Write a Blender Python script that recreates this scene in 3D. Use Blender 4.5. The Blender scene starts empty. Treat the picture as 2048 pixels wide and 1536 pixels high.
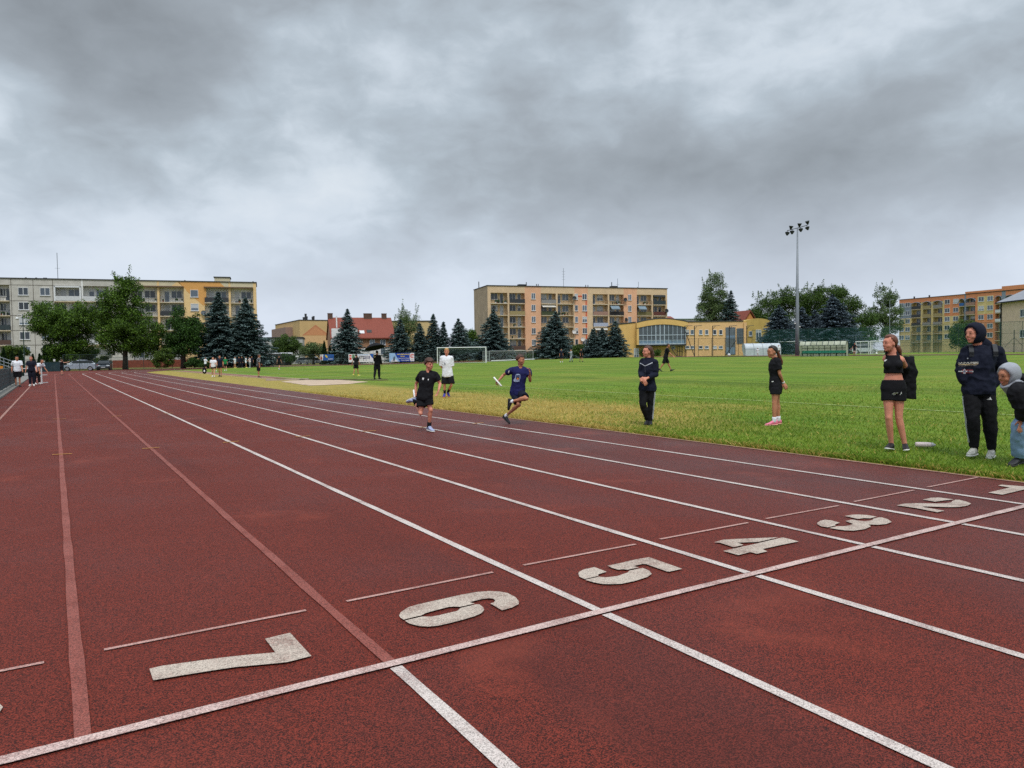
import bpy, bmesh, math, random
import numpy as np
from mathutils import Vector, Matrix, noise as mnoise
from mathutils.bvhtree import BVHTree
random.seed(7); RNG = np.random.default_rng(11)
SC = bpy.context.scene
COL = SC.collection
V = Vector
pi = math.pi
# ------------------------------------------------------------ camera
F_PX, YAW, PITCH, ROLL = 1472.25, 0.55618, -0.039344, -0.013605
CAM = V((-0.0462, -3.1086, 1.4015))
FW = V((math.sin(YAW)*math.cos(PITCH), math.cos(YAW)*math.cos(PITCH), math.sin(PITCH)))
_r = V((math.cos(YAW), -math.sin(YAW), 0)); _u = _r.cross(FW)
RT = _r*math.cos(ROLL) + _u*math.sin(ROLL)
UP = -_r*math.sin(ROLL) + _u*math.cos(ROLL)
cd = bpy.data.cameras.new('camera'); cam = bpy.data.objects.new('camera', cd); COL.objects.link(cam)
cam.matrix_world = Matrix(((RT.x, UP.x, -FW.x, CAM.x), (RT.y, UP.y, -FW.y, CAM.y), (RT.z, UP.z, -FW.z, CAM.z), (0, 0, 0, 1)))
cd.sensor_fit = 'HORIZONTAL'; cd.sensor_width = 36; cd.lens = F_PX/2048*36
cd.clip_start = 0.05; cd.clip_end = 5000
SC.camera = cam

def sst(t):
    t = max(0.0, min(1.0, t)); return t*t*(3-2*t)
def gz(x, y):
    """height of the lawn: the pitch is crowned and rises gently to the far side"""
    return .32*sst((x-15)/17)*sst((120-y)/30) + .42*sst((x-48)/36)
def ray(px, py):
    return FW + RT*((px-1024)/F_PX) - UP*((py-768)/F_PX)
def P(px, py, d):
    return CAM + ray(px, py)*d
def hor(px):
    return 723.9 - .01353*px
def PX(px, d, z=None):
    p = P(px, hor(px), d); p.z = gz(p.x, p.y) if z is None else z
    return p
def G(px, py):
    r = ray(px, py); z = 0.0
    for _ in range(12):
        t = (z-CAM.z)/r.z if r.z < -1e-5 else 300
        p = CAM + r*t; z = gz(p.x, p.y)
    return V((p.x, p.y, z))

def tz(x, y):
    """top of the rubber: flush with the lawn on the home straight, proud of it round the bend"""
    return gz(x, y)-.006+.036*sst((y-50)/25)*(1 if y > 50 else 0)+(.036 if x > 60 and y <= 75 else 0)
# ------------------------------------------------------------ objects
def tag(o, label=None, cat=None, group=None, kind=None):
    if label: o['label'] = label
    if cat: o['category'] = cat
    if group: o['group'] = group
    if kind: o['kind'] = kind
    return o
def thing(name, label, cat, loc=(0, 0, 0), rz=0, group=None):
    o = bpy.data.objects.new(name, None); COL.objects.link(o); o.location = loc; o.rotation_euler = (0, 0, rz)
    o.empty_display_size = .2
    return tag(o, label, cat, group)
def link(name, me, parent=None, loc=(0, 0, 0), rot=(0, 0, 0)):
    o = bpy.data.objects.new(name, me); COL.objects.link(o); o.parent = parent; o.location = loc; o.rotation_euler = rot
    return o
def copy_tree(o, parent=None):
    c = o.copy(); COL.objects.link(c); c.parent = parent
    for ch in list(o.children): copy_tree(ch, c)
    return c

class MB:
    def __init__(s): s.v = []; s.f = []; s.m = []
    def add(s, vs, fs, m=0):
        n = len(s.v); s.v += [tuple(v) for v in vs]
        for f in fs: s.f.append(tuple(i+n for i in f)); s.m.append(m)
    def box(s, x0, x1, y0, y1, z0, z1, m=0, rot=None, c=None):
        vs = [V((x, y, z)) for z in (z0, z1) for y in (y0, y1) for x in (x0, x1)]
        if rot is not None:
            c = c or V(((x0+x1)/2, (y0+y1)/2, (z0+z1)/2)); vs = [c + rot@(v-c) for v in vs]
        s.add(vs, [(0, 2, 3, 1), (4, 5, 7, 6), (0, 1, 5, 4), (2, 6, 7, 3), (0, 4, 6, 2), (1, 3, 7, 5)], m)
    def rings(s, rings, m=0, cap=True):
        n = len(rings[0]); vs = [p for r in rings for p in r]; fs = []
        for k in range(len(rings)-1):
            a, b = k*n, (k+1)*n
            for i in range(n):
                j = (i+1) % n; fs.append((a+i, a+j, b+j, b+i))
        if cap:
            fs.append(tuple(range(n-1, -1, -1))); b = (len(rings)-1)*n; fs.append(tuple(b+i for i in range(n)))
        s.add(vs, fs, m)
    def tube(s, pts, rad, n=8, m=0, flat=None):
        pts = [V(p) for p in pts]
        if not hasattr(rad, '__len__'): rad = [rad]*len(pts)
        rr = []; ref = None
        for i, p in enumerate(pts):
            t = (pts[min(i+1, len(pts)-1)] - pts[max(i-1, 0)])
            t = t.normalized() if t.length > 1e-9 else V((0, 0, 1))
            if ref is None:
                ref = V((1, 0, 0)) if abs(t.x) < .8 else V((0, 1, 0))
            a = (ref - t*ref.dot(t)).normalized(); b = t.cross(a); ref = a
            rr.append([p + (a*math.cos(2*pi*k/n) + b*math.sin(2*pi*k/n))*rad[i] for k in range(n)])
        s.rings(rr, m)
    def ell(s, c, ax, m=0, nu=14, nv=9):
        """ellipsoid with half axis vectors ax"""
        c = V(c); A, B, Cc = [V(a) for a in ax]; vs = [c - Cc]; fs = []
        for j in range(1, nv):
            ph = -pi/2 + pi*j/nv
            for i in range(nu):
                th = 2*pi*i/nu; vs.append(c + (A*math.cos(th) + B*math.sin(th))*math.cos(ph) + Cc*math.sin(ph))
        vs.append(c + Cc); L = len(vs)-1
        for i in range(nu):
            fs.append((0, 1+(i+1) % nu, 1+i)); b = 1+(nv-2)*nu; fs.append((L, b+i, b+(i+1) % nu))
        for j in range(nv-2):
            a = 1+j*nu; b = a+nu
            for i in range(nu):
                k = (i+1) % nu; fs.append((a+i, a+k, b+k, b+i))
        s.add(vs, fs, m)
    def prism(s, poly, y0, y1, m=0):
        """poly in (x,z), extruded along y"""
        n = len(poly); vs = [V((p[0], y0, p[1])) for p in poly] + [V((p[0], y1, p[1])) for p in poly]
        ar = sum(poly[i][0]*poly[(i+1) % n][1]-poly[(i+1) % n][0]*poly[i][1] for i in range(n))
        fr, bk = tuple(range(n)), tuple(range(2*n-1, n-1, -1))
        sd = [(i, n+i, n+(i+1) % n, (i+1) % n) for i in range(n)]
        if (ar < 0) != (y1 < y0): fr, bk, sd = fr[::-1], bk[::-1], [f[::-1] for f in sd]
        s.add(vs, [fr, bk]+sd, m)
    def sheet(s, poly, z=0, m=0):
        """flat polygon in (x,y) facing up"""
        n = len(poly); ar = sum(poly[i][0]*poly[(i+1) % n][1]-poly[(i+1) % n][0]*poly[i][1] for i in range(n))
        f = tuple(range(n)) if ar > 0 else tuple(range(n-1, -1, -1))
        s.add([V((p[0], p[1], p[2] if len(p) > 2 else z)) for p in poly], [f], m)
    def mesh(s, name, mats, smooth=False):
        me = bpy.data.meshes.new(name); me.from_pydata(s.v, [], s.f)
        mats = mats if isinstance(mats, (list, tuple)) else [mats]
        for m in mats: me.materials.append(m)
        if len(mats) > 1: me.polygons.foreach_set('material_index', s.m)
        if smooth: me.polygons.foreach_set('use_smooth', [True]*len(s.f))
        me.update(); return me
    def build(s, name, mats, parent=None, smooth=False, loc=(0, 0, 0), rot=(0, 0, 0)):
        return link(name, s.mesh(name, mats, smooth), parent, loc, rot)
def recalc(me):
    bm = bmesh.new(); bm.from_mesh(me); bmesh.ops.recalc_face_normals(bm, faces=bm.faces[:]); bm.to_mesh(me); bm.free()

# ------------------------------------------------------------ materials
def lin(c):
    c /= 255; return c/12.92 if c <= .04045 else ((c+.055)/1.055)**2.4
def C(r, g, b, k=1.0): return (lin(r)*k, lin(g)*k, lin(b)*k, 1)
class NT:
    """tiny node-tree helper"""
    def __init__(s, m):
        m.use_nodes = True; s.t = m.node_tree; s.n = s.t.nodes; s.l = s.t.links
    def __call__(s, typ, **kw):
        x = s.n.new(typ)
        for k, v in kw.items():
            if k.startswith('_'): x.inputs[int(k[1:])].default_value = v if not hasattr(v, 'is_linked') else 0
            else: setattr(x, k, v)
        return x
    def lk(s, a, b): s.l.new(a, b)
    def sock(s, v, inp):
        if hasattr(v, 'links') or hasattr(v, 'is_linked'): s.l.new(v, inp)
        else: inp.default_value = v
    def math(s, op, a, b=0.0, clamp=False):
        x = s.n.new('ShaderNodeMath'); x.operation = op; x.use_clamp = clamp; s.sock(a, x.inputs[0]); s.sock(b, x.inputs[1]); return x.outputs[0]
    def mix(s, f, a, b, blend='MIX'):
        x = s.n.new('ShaderNodeMix'); x.data_type = 'RGBA'; x.blend_type = blend
        s.sock(f, x.inputs[0]); s.sock(a, x.inputs[6]); s.sock(b, x.inputs[7]); return x.outputs[2]
    def noise(s, vec, scale, detail=2, rough=.5, dist=0):
        x = s.n.new('ShaderNodeTexNoise'); x.inputs['Scale'].default_value = scale; x.inputs['Detail'].default_value = detail
        x.inputs['Roughness'].default_value = rough; x.inputs['Distortion'].default_value = dist
        if vec is not None: s.l.new(vec, x.inputs['Vector'])
        return x.outputs['Fac']
    def ramp(s, f, a, b, lo=0.0, hi=1.0):
        x = s.n.new('ShaderNodeMapRange'); x.interpolation_type = 'SMOOTHSTEP'; s.sock(f, x.inputs[0])
        x.inputs[1].default_value = a; x.inputs[2].default_value = b; x.inputs[3].default_value = lo; x.inputs[4].default_value = hi
        return x.outputs[0]
    def obj(s): return s.n.new('ShaderNodeTexCoord').outputs['Object']
    def gen(s): return s.n.new('ShaderNodeTexCoord').outputs['Generated']
    def mapv(s, vec, scale=(1, 1, 1), loc=(0, 0, 0), rot=(0, 0, 0)):
        x = s.n.new('ShaderNodeMapping'); s.l.new(vec, x.inputs[0]); x.inputs['Scale'].default_value = scale
        x.inputs['Location'].default_value = loc; x.inputs['Rotation'].default_value = rot; return x.outputs[0]
    def sep(s, vec):
        x = s.n.new('ShaderNodeSeparateXYZ'); s.l.new(vec, x.inputs[0]); return x.outputs
    def bump(s, h, strength, dist):
        x = s.n.new('ShaderNodeBump'); x.inputs['Strength'].default_value = strength; x.inputs['Distance'].default_value = dist
        s.l.new(h, x.inputs['Height']); return x.outputs[0]
    @property
    def bsdf(s): return next(n for n in s.n if n.type == 'BSDF_PRINCIPLED')
    @property
    def out(s): return next(n for n in s.n if n.type == 'OUTPUT_MATERIAL')
def newmat(name):
    m = bpy.data.materials.new(name); return m, NT(m)
def M(name, col, rough=.65, var=.12, vs=3.0, bump=0, bs=40, metal=0, spec=.4, streak=0):
    """plain procedural material: colour with soft mottling, optional bump and vertical weather streaks"""
    m, n = newmat(name); b = n.bsdf; oc = n.obj()
    f = n.noise(oc, vs, 4, .6)
    k0 = 1-var; k1 = 1+var
    c = n.mix(n.ramp(f, .3, .7), tuple(col[i]*k0 for i in range(3))+(1,), tuple(min(1, col[i]*k1) for i in range(3))+(1,))
    if streak:
        sf = n.noise(n.mapv(oc, (2.2, 2.2, .12)), 1.6, 5, .65)
        c = n.mix(n.ramp(sf, .45, .75, 0, streak), c, tuple(col[i]*.45 for i in range(3))+(1,))
    n.lk(c, b.inputs['Base Color']); b.inputs['Roughness'].default_value = rough; b.inputs['Metallic'].default_value = metal
    b.inputs['Specular IOR Level'].default_value = spec
    if bump: n.lk(n.bump(n.noise(oc, bs, 3), bump, .01), b.inputs['Normal'])
    return m
def Mglass(name, col=(.02, .026, .032, 1), rough=.12, var=.5, curtain=False):
    m, n = newmat(name); b = n.bsdf; oi = n('ShaderNodeObjectInfo').outputs['Random']
    c = n.mix(oi, tuple(x*(1-var) for x in col[:3])+(1,), tuple(x*(1+3*var) for x in col[:3])+(1,))
    if curtain:
        z_ = n.sep(n.obj())[2]; f = n.math('FRACT', n.math('MULTIPLY', oi, 7.31)); g = n.math('GREATER_THAN', n.math('ADD', n.math('FRACT', n.math('MULTIPLY', oi, 3.7)), n.math('MULTIPLY', z_, .35)), 1.0)
        c = n.mix(n.math('MULTIPLY', n.math('MULTIPLY', n.math('GREATER_THAN', f, .45), g), .8), c, C(196, 198, 200))
    n.lk(c, b.inputs['Base Color']); b.inputs['Roughness'].default_value = rough; b.inputs['Specular IOR Level'].default_value = .6
    return m
def Mleaf(name, dark, light, trans=.25, rough=.55):
    m, n = newmat(name); b = n.bsdf
    r = n('ShaderNodeNewGeometry').outputs['Random Per Island']; oc = n.obj()
    f = n.math('ADD', n.math('MULTIPLY', r, .55), n.math('MULTIPLY', n.noise(oc, .55, 2), .55))
    c = n.mix(n.ramp(f, .25, .85), dark, light); n.lk(c, b.inputs['Base Color']); b.inputs['Roughness'].default_value = rough
    b.inputs['Specular IOR Level'].default_value = .25
    tr = n('ShaderNodeBsdfTranslucent'); n.lk(c, tr.inputs[0]); mx = n('ShaderNodeMixShader'); mx.inputs[0].default_value = trans
    n.lk(b.outputs[0], mx.inputs[1]); n.lk(tr.outputs[0], mx.inputs[2]); n.lk(mx.outputs[0], n.out.inputs[0])
    return m
def Mnet(name, col, cell=.06, wire=.2, rough=.6, back=0.0):
    """wire or string mesh: opaque strands, open holes"""
    m, n = newmat(name); b = n.bsdf; b.inputs['Base Color'].default_value = col; b.inputs['Roughness'].default_value = rough
    x, y, z = n.sep(n.obj())
    h = n.math('ADD', x, y)
    def strand(a): return n.math('LESS_THAN', n.math('FRACT', n.math('DIVIDE', a, cell)), wire)
    f = n.math('MAXIMUM', strand(n.math('ADD', h, z)), strand(n.math('SUBTRACT', h, z)))
    if back: f = n.math('MAXIMUM', f, back)
    tr = n('ShaderNodeBsdfTransparent'); mx = n('ShaderNodeMixShader')
    n.lk(f, mx.inputs[0]); n.lk(tr.outputs[0], mx.inputs[1]); n.lk(b.outputs[0], mx.inputs[2]); n.lk(mx.outputs[0], n.out.inputs[0])
    return m
# ------------------------------------------------------------ sky and light
SUN_EL, SUN_AZ = math.radians(60), math.radians(20)
w = bpy.data.worlds.new('World'); SC.world = w; n = NT(w)
for x in list(n.n): n.n.remove(x)
sky = n('ShaderNodeTexSky', sky_type='NISHITA', sun_disc=False, sun_elevation=SUN_EL, sun_rotation=SUN_AZ, air_density=1.0, dust_density=2.0)
bg1 = n('ShaderNodeBackground'); bg1.inputs[1].default_value = .09; n.lk(sky.outputs[0], bg1.inputs[0])
dirv = n.gen(); dx, dy, dz = n.sep(dirv)
zc = n.math('MAXIMUM', dz, 0.0); den = n.math('ADD', zc, .24)
cx = n('ShaderNodeCombineXYZ'); n.lk(n.math('DIVIDE', dx, den), cx.inputs[0]); n.lk(n.math('DIVIDE', dy, den), cx.inputs[1]); n.lk(n.math('MULTIPLY', zc, .6), cx.inputs[2])
cp = cx.outputs[0]
cp = n.mapv(dirv, (1, 1, 1.75), (0, 0, 0), (0, .22, .5))
big = n.noise(n.mapv(cp, (1, 1, 1), (3.4, .7, 0)), 2.3, 3, .45, .2)
mid = n.noise(n.mapv(cp, (1, 1, 1), (9.3, 4.2, 0)), 5.2, 6, .5, .15)
fine = n.noise(n.mapv(cp, (1, 1, 1), (1.3, 8.2, 0)), 19, 5, .55, .4)
den_c = n.math('ADD', n.math('ADD', n.math('MULTIPLY', big, .55), n.math('MULTIPLY', mid, .34)), n.math('MULTIPLY', fine, .13))
# a thin place in the overcast (bright), and the heavy deck overhead and to the right
def lobe(px, py, k):
    d = ray(px, py).normalized(); vm = n('ShaderNodeVectorMath', operation='DOT_PRODUCT'); n.lk(dirv, vm.inputs[0]); vm.inputs[1].default_value = d
    return n.math('POWER', n.math('MAXIMUM', vm.outputs['Value'], 0.0), k)
thin = n.math('ADD', n.math('MULTIPLY', lobe(760, 380, 70), .035), n.math('MULTIPLY', lobe(620, 420, 14), .02))
thick = n.math('ADD', n.math('MULTIPLY', lobe(1650, 200, 20), .05), n.math('MULTIPLY', lobe(800, -150, 14), .035))
thick = n.math('ADD', thick, n.math('MULTIPLY', lobe(100, 200, 40), .03))
dens = n.math('ADD', n.math('SUBTRACT', n.math('SUBTRACT', den_c, thin), .035), thick)
cr = n('ShaderNodeValToRGB'); n.lk(dens, cr.inputs[0]); e = cr.color_ramp.elements
e[0].position = .36; e[0].color = C(214, 222, 229); e[1].position = .70; e[1].color = C(134, 140, 145)
for pos, c in ((.42, C(202, 212, 221)), (.48, C(178, 189, 198)), (.56, C(158, 166, 173))):
    x = e.new(pos); x.color = c
hz = n.ramp(dz, .015, .25, .92, 0.0)
low = n.mix(n.math('MULTIPLY', n.math('SUBTRACT', dens, .45), 1.8, True), C(214, 223, 238), C(184, 193, 208))
skyc = n.mix(hz, cr.outputs[0], low)
below = n.ramp(dz, -.05, -.01, 1, 0); skyc = n.mix(below, skyc, C(110, 112, 108))
# an overcast sky is brightest high overhead
skyc = n.mix(.0, skyc, skyc)
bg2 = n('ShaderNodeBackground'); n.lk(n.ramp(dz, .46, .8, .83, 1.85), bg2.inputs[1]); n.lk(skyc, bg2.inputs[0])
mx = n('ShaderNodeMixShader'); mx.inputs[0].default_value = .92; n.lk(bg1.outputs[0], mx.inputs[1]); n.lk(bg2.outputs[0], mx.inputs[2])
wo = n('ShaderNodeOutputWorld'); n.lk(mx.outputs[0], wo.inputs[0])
w.cycles.sampling_method = 'MANUAL'; w.cycles.sample_map_resolution = 512
sd = bpy.data.lights.new('sun', 'SUN'); so = bpy.data.objects.new('sun', sd); COL.objects.link(so)
sd.energy = 1.5; sd.angle = math.radians(16); sd.color = (1, .97, .92)
sdir = V((math.sin(SUN_AZ+pi)*math.cos(SUN_EL), math.cos(SUN_AZ+pi)*math.cos(SUN_EL), math.sin(SUN_EL)))
so.rotation_euler = sdir.to_track_quat('Z', 'Y').to_euler()
sky.sun_rotation = SUN_AZ+pi
SC.view_settings.view_transform = 'Standard'; SC.view_settings.look = 'None'; SC.view_settings.gamma = 1; SC.view_settings.exposure = .42
SC.render.engine = 'CYCLES'; cy = SC.cycles
cy.max_bounces = 5; cy.diffuse_bounces = 3; cy.glossy_bounces = 2; cy.transmission_bounces = 2; cy.transparent_max_bounces = 12; cy.caustics_reflective = False; cy.caustics_refractive = False
cy.use_denoising = False

# ------------------------------------------------------------ ground
XI, LW = 8.54, 1.22                      # inner edge of lane 1, lane width
XO = XI-8*LW
XC, YC = XI+36.5, 84.39                  # centre of the far bend
# lawn material: mown stripes along the pitch, worn dry strip beside the track
m_lawn, n = newmat('lawn'); b = n.bsdf; oc = n.obj(); x, y, z = n.sep(oc)
st = n.noise(n.mapv(oc, (1, .018, 1)), 1.9, 4, .6)
st2 = n.noise(n.mapv(oc, (1, .03, 1)), .45, 2, .5)
nf = n.noise(oc, 38, 4, .7); nm = n.noise(oc, 1.3, 4, .6); nl = n.noise(oc, .22, 3, .5)
green = n.mix(n.ramp(st, .36, .64), C(66, 100, 20), C(112, 142, 40))
green = n.mix(n.ramp(st2, .4, .6, 0, .45), green, C(84, 136, 26))
green = n.mix(n.ramp(nl, .4, .65, 0, .4), green, C(128, 146, 46))
dry = n.mix(n.ramp(nm, .3, .7), C(190, 160, 88), C(152, 136, 70))
fx = n.math('MULTIPLY', n.ramp(x, 10.0, 14.6, 1, 0), n.ramp(x, 8.0, 8.5, 0, 1))
fy = n.math('MULTIPLY', n.ramp(y, 5.5, 11, 0, 1), n.ramp(y, 55, 100, 1, .45))
wob = n.math('ADD', n.math('MULTIPLY', nm, .55), n.math('MULTIPLY', nl, .7))
fd = n.math('MULTIPLY', fx, fy)
fd = n.ramp(n.math('ADD', fd, n.math('SUBTRACT', wob, .58)), .02, .52)
edge = n.math('MULTIPLY', n.ramp(n.math('ADD', x, n.math('MULTIPLY', nm, .25)), 8.62, 9.05, 1, 0), n.ramp(x, 8.0, 8.5, 0, 1))
px_, py_ = 14.6, 10.2
ex = n.math('POWER', n.math('DIVIDE', n.math('SUBTRACT', x, 14.4), 1.5), 2.0); ey = n.math('POWER', n.math('DIVIDE', n.math('SUBTRACT', y, 10.6), 2.6), 2.0)
pat = n.ramp(n.math('ADD', n.math('ADD', ex, ey), n.math('MULTIPLY', nm, .9)), .5, 1.5, .55, 0)
col = n.mix(n.math('MAXIMUM', n.math('MAXIMUM', fd, edge), pat), green, dry)
# outside the oval: rougher, darker grass and bare earth near the fence
rx = n.math('MULTIPLY', n.ramp(x, 8, 8.4, 1, 0), 1.0)
far = n.ramp(y, 119, 124, 0, 1)
rough = n.mix(n.ramp(nm, .4, .62), C(88, 92, 46), C(128, 106, 78))
col = n.mix(n.math('MAXIMUM', rx, far), col, rough)
col = n.mix(n.ramp(nf, .25, .75), n.mix(.62, col, (0, 0, 0, 1)), n.mix(.18, col, C(190, 200, 90)))
n.lk(col, b.inputs['Base Color']); b.inputs['Roughness'].default_value = .9; b.inputs['Specular IOR Level'].default_value = .15
n.lk(n.bump(nf, .6, .03), b.inputs['Normal'])
xs = sorted(set([-2200, -800, -300, -150, -80] + list(range(-50, 8, 3)) + [8.54, 8.552] + [8.6+1.6*i for i in range(60)] + [110, 125, 150, 220, 400, 900, 2200]))
ys = sorted(set([-1500, -400, -120, -60, -30] + [-12+2.4*i for i in range(64)] + [150, 170, 220, 400, 900, 2400]))
mb = MB(); mb.v = [(a, c, gz(a, c)-(.06*(1-sst((c-50)/25)) if a < 8.55 else 0)) for c in ys for a in xs]; nx = len(xs)
for j in range(len(ys)-1):
    for i in range(nx-1):
        k = j*nx+i; mb.f.append((k, k+1, k+nx+1, k+nx)); mb.m.append(0)
tag(mb.build('ground', m_lawn, None, True), 'green lawn of the pitch with a dry strip beside the track', 'ground', kind='structure')

# ------------------------------------------------------------ running track
def rubber(name, paint=None, wear=(.40, .62), faded=0.0):
    m, n = newmat(name); b = n.bsdf; oc = n.obj(); x, y, z = n.sep(oc)
    vo = n('ShaderNodeTexVoronoi'); vo.inputs['Scale'].default_value = 240; n.lk(oc, vo.inputs['Vector'])
    g1 = n.noise(oc, 150, 3, .7); cell = n.sep(vo.outputs['Color'])[0]
    sp = n.math('ADD', n.math('MULTIPLY', cell, .5), n.math('MULTIPLY', g1, .5))
    base = n.mix(n.ramp(sp, .3, .72), C(42, 15, 11), C(126, 48, 34))
    l1 = n.noise(oc, .55, 5, .6); l2 = n.noise(n.mapv(oc, (1, .12, 1)), .8, 4, .6); l3 = n.noise(n.mapv(oc, (.25, 1, 1)), 5, 3, .5)
    wornc = n.mix(n.ramp(sp, .3, .72), C(38, 19, 19), C(98, 54, 51))
    wx = n.math('ADD', n.ramp(x, 3.2, 8.0, 0, .62), n.math('MULTIPLY', n.math('SUBTRACT', n.math('ADD', n.math('MULTIPLY', l1, .5), n.math('MULTIPLY', l2, .5)), .5), 2.4))
    track = n.mix(n.math('MAXIMUM', n.math('MULTIPLY', wx, .8, True), 0.0), base, wornc)
    track = n.mix(n.ramp(l2, .50, .68, 0, .4), track, C(70, 27, 22))
    track = n.mix(n.ramp(n.noise(oc, .9, 4, .6, .4), .55, .75, 0, .35), track, C(140, 62, 44))
    track = n.mix(n.ramp(n.noise(n.mapv(oc, (1, 1, 1), (7, 3, 0)), 2.7, 5, .7), .60, .78, 0, .4), track, C(40, 22, 20))
    track = n.mix(n.ramp(l3, .62, .8, 0, .2), track, C(54, 28, 28))
    if paint:
        pn = n.mix(n.ramp(sp, .22, .58), tuple(c*.42 for c in paint[:3])+(1,), paint)
        wf = n.math('ADD', n.math('MULTIPLY', n.noise(oc, 75, 4, .75), .5), n.math('MULTIPLY', n.noise(oc, 2.6, 4, .7), .5))
        track = n.mix(n.ramp(wf, wear[0], wear[1], 1-faded, (1-faded)*.35), track, pn)
    n.lk(track, b.inputs['Base Color'])
    n.lk(n.math('SUBTRACT', n.ramp(x, 2.5, 8.2, .8, .56), n.math('MULTIPLY', n.ramp(l1, .4, .65), .12)), b.inputs['Roughness']); b.inputs['Specular IOR Level'].default_value = .18
    b.inputs['Sheen Weight'].default_value = .09; b.inputs['Sheen Roughness'].default_value = .45; b.inputs['Sheen Tint'].default_value = C(214, 150, 140)
    n.lk(n.bump(sp, .55, .006), b.inputs['Normal'])
    return m
m_track = rubber('track_rubber')
m_white = rubber('white_paint', C(212, 200, 193), (.46, .68))
m_faded = rubber('faded_paint', C(178, 112, 102), (.44, .66), .5)
m_tan = rubber('tan_paint', C(190, 150, 138), (.45, .65), .2)
m_num = rubber('number_paint', C(198, 184, 170), (.44, .66))
m_thin = rubber('thin_paint', C(208, 166, 156), (.44, .66), .15)
m_yel = rubber('yellow_paint', C(196, 140, 70), (.5, .7), .1)
def oval(off, y0=-34.0, seg=72):
    """points along the lane edge `off` metres outside the inner edge, up the home straight, round the far bend, down the far side"""
    R = 36.5+off; pts = [(XC-R, y) for y in np.linspace(y0, YC, 60)[:-1]]
    pts += [(XC-R*math.cos(a), YC+R*math.sin(a)) for a in np.linspace(0, pi, seg)]
    pts += [(XC+R, y) for y in np.linspace(YC, y0, 60)[1:]]
    return pts
def strip(o0, o1, z, name, m, label, **kw):
    A, B = oval(o0, **kw), oval(o1, **kw); mb = MB()
    zz = lambda p: gz(*p)+z
    mb.v = [(p[0], p[1], zz(p)) for p in A]+[(p[0], p[1], zz(p)) for p in B]; k = len(A)
    mb.f = [(i, i+1, k+i+1, k+i) for i in range(k-1)]; mb.m = [0]*len(mb.f)
    me = mb.mesh(name, m); bm = bmesh.new(); bm.from_mesh(me)
    for f in bm.faces:
        if f.normal.z < 0: f.normal_flip()
    bm.to_mesh(me); bm.free()
    return tag(link(name, me), label, 'track', kind='structure')
mb = MB(); rows = [oval(o) for o in list(np.linspace(0, 8*LW, 9))+[8*LW+.6]]; k = len(rows[0])
for r in rows: mb.v += [(p[0], p[1], tz(*p)) for p in r]
for j in range(9):
    for i in range(k-1): mb.f.append((j*k+i+1, j*k+i, (j+1)*k+i, (j+1)*k+i+1)); mb.m.append(0)
# rubber apron beyond the outer lane at the far left corner
me = mb.mesh('track', m_track)
bm = bmesh.new(); bm.from_mesh(me)
for f in bm.faces:
    if f.normal.z < 0: f.normal_flip()
bm.to_mesh(me); bm.free()
tag(link('track', me), 'dark red rubber running track with eight lanes', 'track', kind='structure')
mb = MB(); ap = [(XO, 70), (XO, 112), (8.5, 118), (22, 128), (30, 133), (12, 124), (4, 117), (-2.0, 113.5), (-2.4, 70)]
mb.sheet([(XO-.55, 62), (XO-.55, 84.4)]+[(XC-46.84*math.cos(a), YC+46.84*math.sin(a)) for a in np.linspace(.05, .75, 12)]+[(9.5, 121), (4, 116.5), (0, 114), (-2.6, 112), (-2.6, 62)], .026)
tag(mb.build('track_apron', m_track), 'red rubber apron outside the bend at the far left', 'track', kind='structure')
Z1, Z2 = .0, .004
# lane lines; k counts from the 7/8 line outwards-in
def vline(x, y0, y1, wd, m, name, label, z=Z1):
    mb = MB(); yy = list(np.arange(y0, min(y1, 14), .22))+[y for y in np.arange(max(y0, 14), y1, 3) if y > y0]+[y1] if y0 > -1 else list(np.arange(y0, y1, .25))+[y1]; ns = len(yy)
    ws = [wd*(1+.16*mnoise.noise(V((x*9.1, y*1.7, 0)))+random.uniform(-.05, .05)) for y in yy]; xo = [x+.006*mnoise.noise(V((x*5.3, y*.8, 4.2))) for y in yy]; zz = [tz(x, y)+.006 for y in yy]
    for i in range(ns-1):
        mb.sheet([(xo[i]-ws[i]/2, yy[i], zz[i]), (xo[i]+ws[i]/2, yy[i], zz[i]), (xo[i+1]+ws[i+1]/2, yy[i+1], zz[i+1]), (xo[i+1]-ws[i+1]/2, yy[i+1], zz[i+1])], z)
    return tag(mb.build(name, m), label, 'lane line', kind='structure')
def arc_line(x, wd, m, label):
    off = XI-x; A = [(XC-(36.5+off-wd/2)*math.cos(a), YC+(36.5+off-wd/2)*math.sin(a)) for a in np.linspace(0, pi, 90)]
    B = [(XC-(36.5+off+wd/2)*math.cos(a), YC+(36.5+off+wd/2)*math.sin(a)) for a in np.linspace(0, pi, 90)]
    mb = MB()
    for i in range(89):
        q = [A[i], A[i+1], B[i+1], B[i]]; mb.sheet([(p[0], p[1], tz(*p)+.006) for p in q])
    return tag(mb.build('lane_line', m), label, 'lane line', kind='structure')
names = {-1: 'outer', 0: 'seventh', 1: 'sixth', 2: 'fifth', 3: 'fourth', 4: 'third', 5: 'second', 6: 'first'}
for k in range(-1, 7):
    x = k*LW; m = {-1: m_tan, 0: m_faded, 1: m_faded}.get(k, m_white); wd = .058
    vline(x, .04, YC, wd if k > 1 else .056, m, 'lane_line', 'painted lane line beyond the finish line')
    if k >= 1: vline(x, -34, -.04, .06, m_white, 'lane_line', 'white lane line in front of the finish line')
    arc_line(x, .06, m_tan if k < 2 else m_white, 'lane line round the far bend')
vline(XI-.03, -34, YC, .05, m_tan, 'lane_line', 'pale line along the inner edge of the track')
arc_line(XI-.03, .05, m_tan, 'pale line along the inner edge of the bend')
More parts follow.
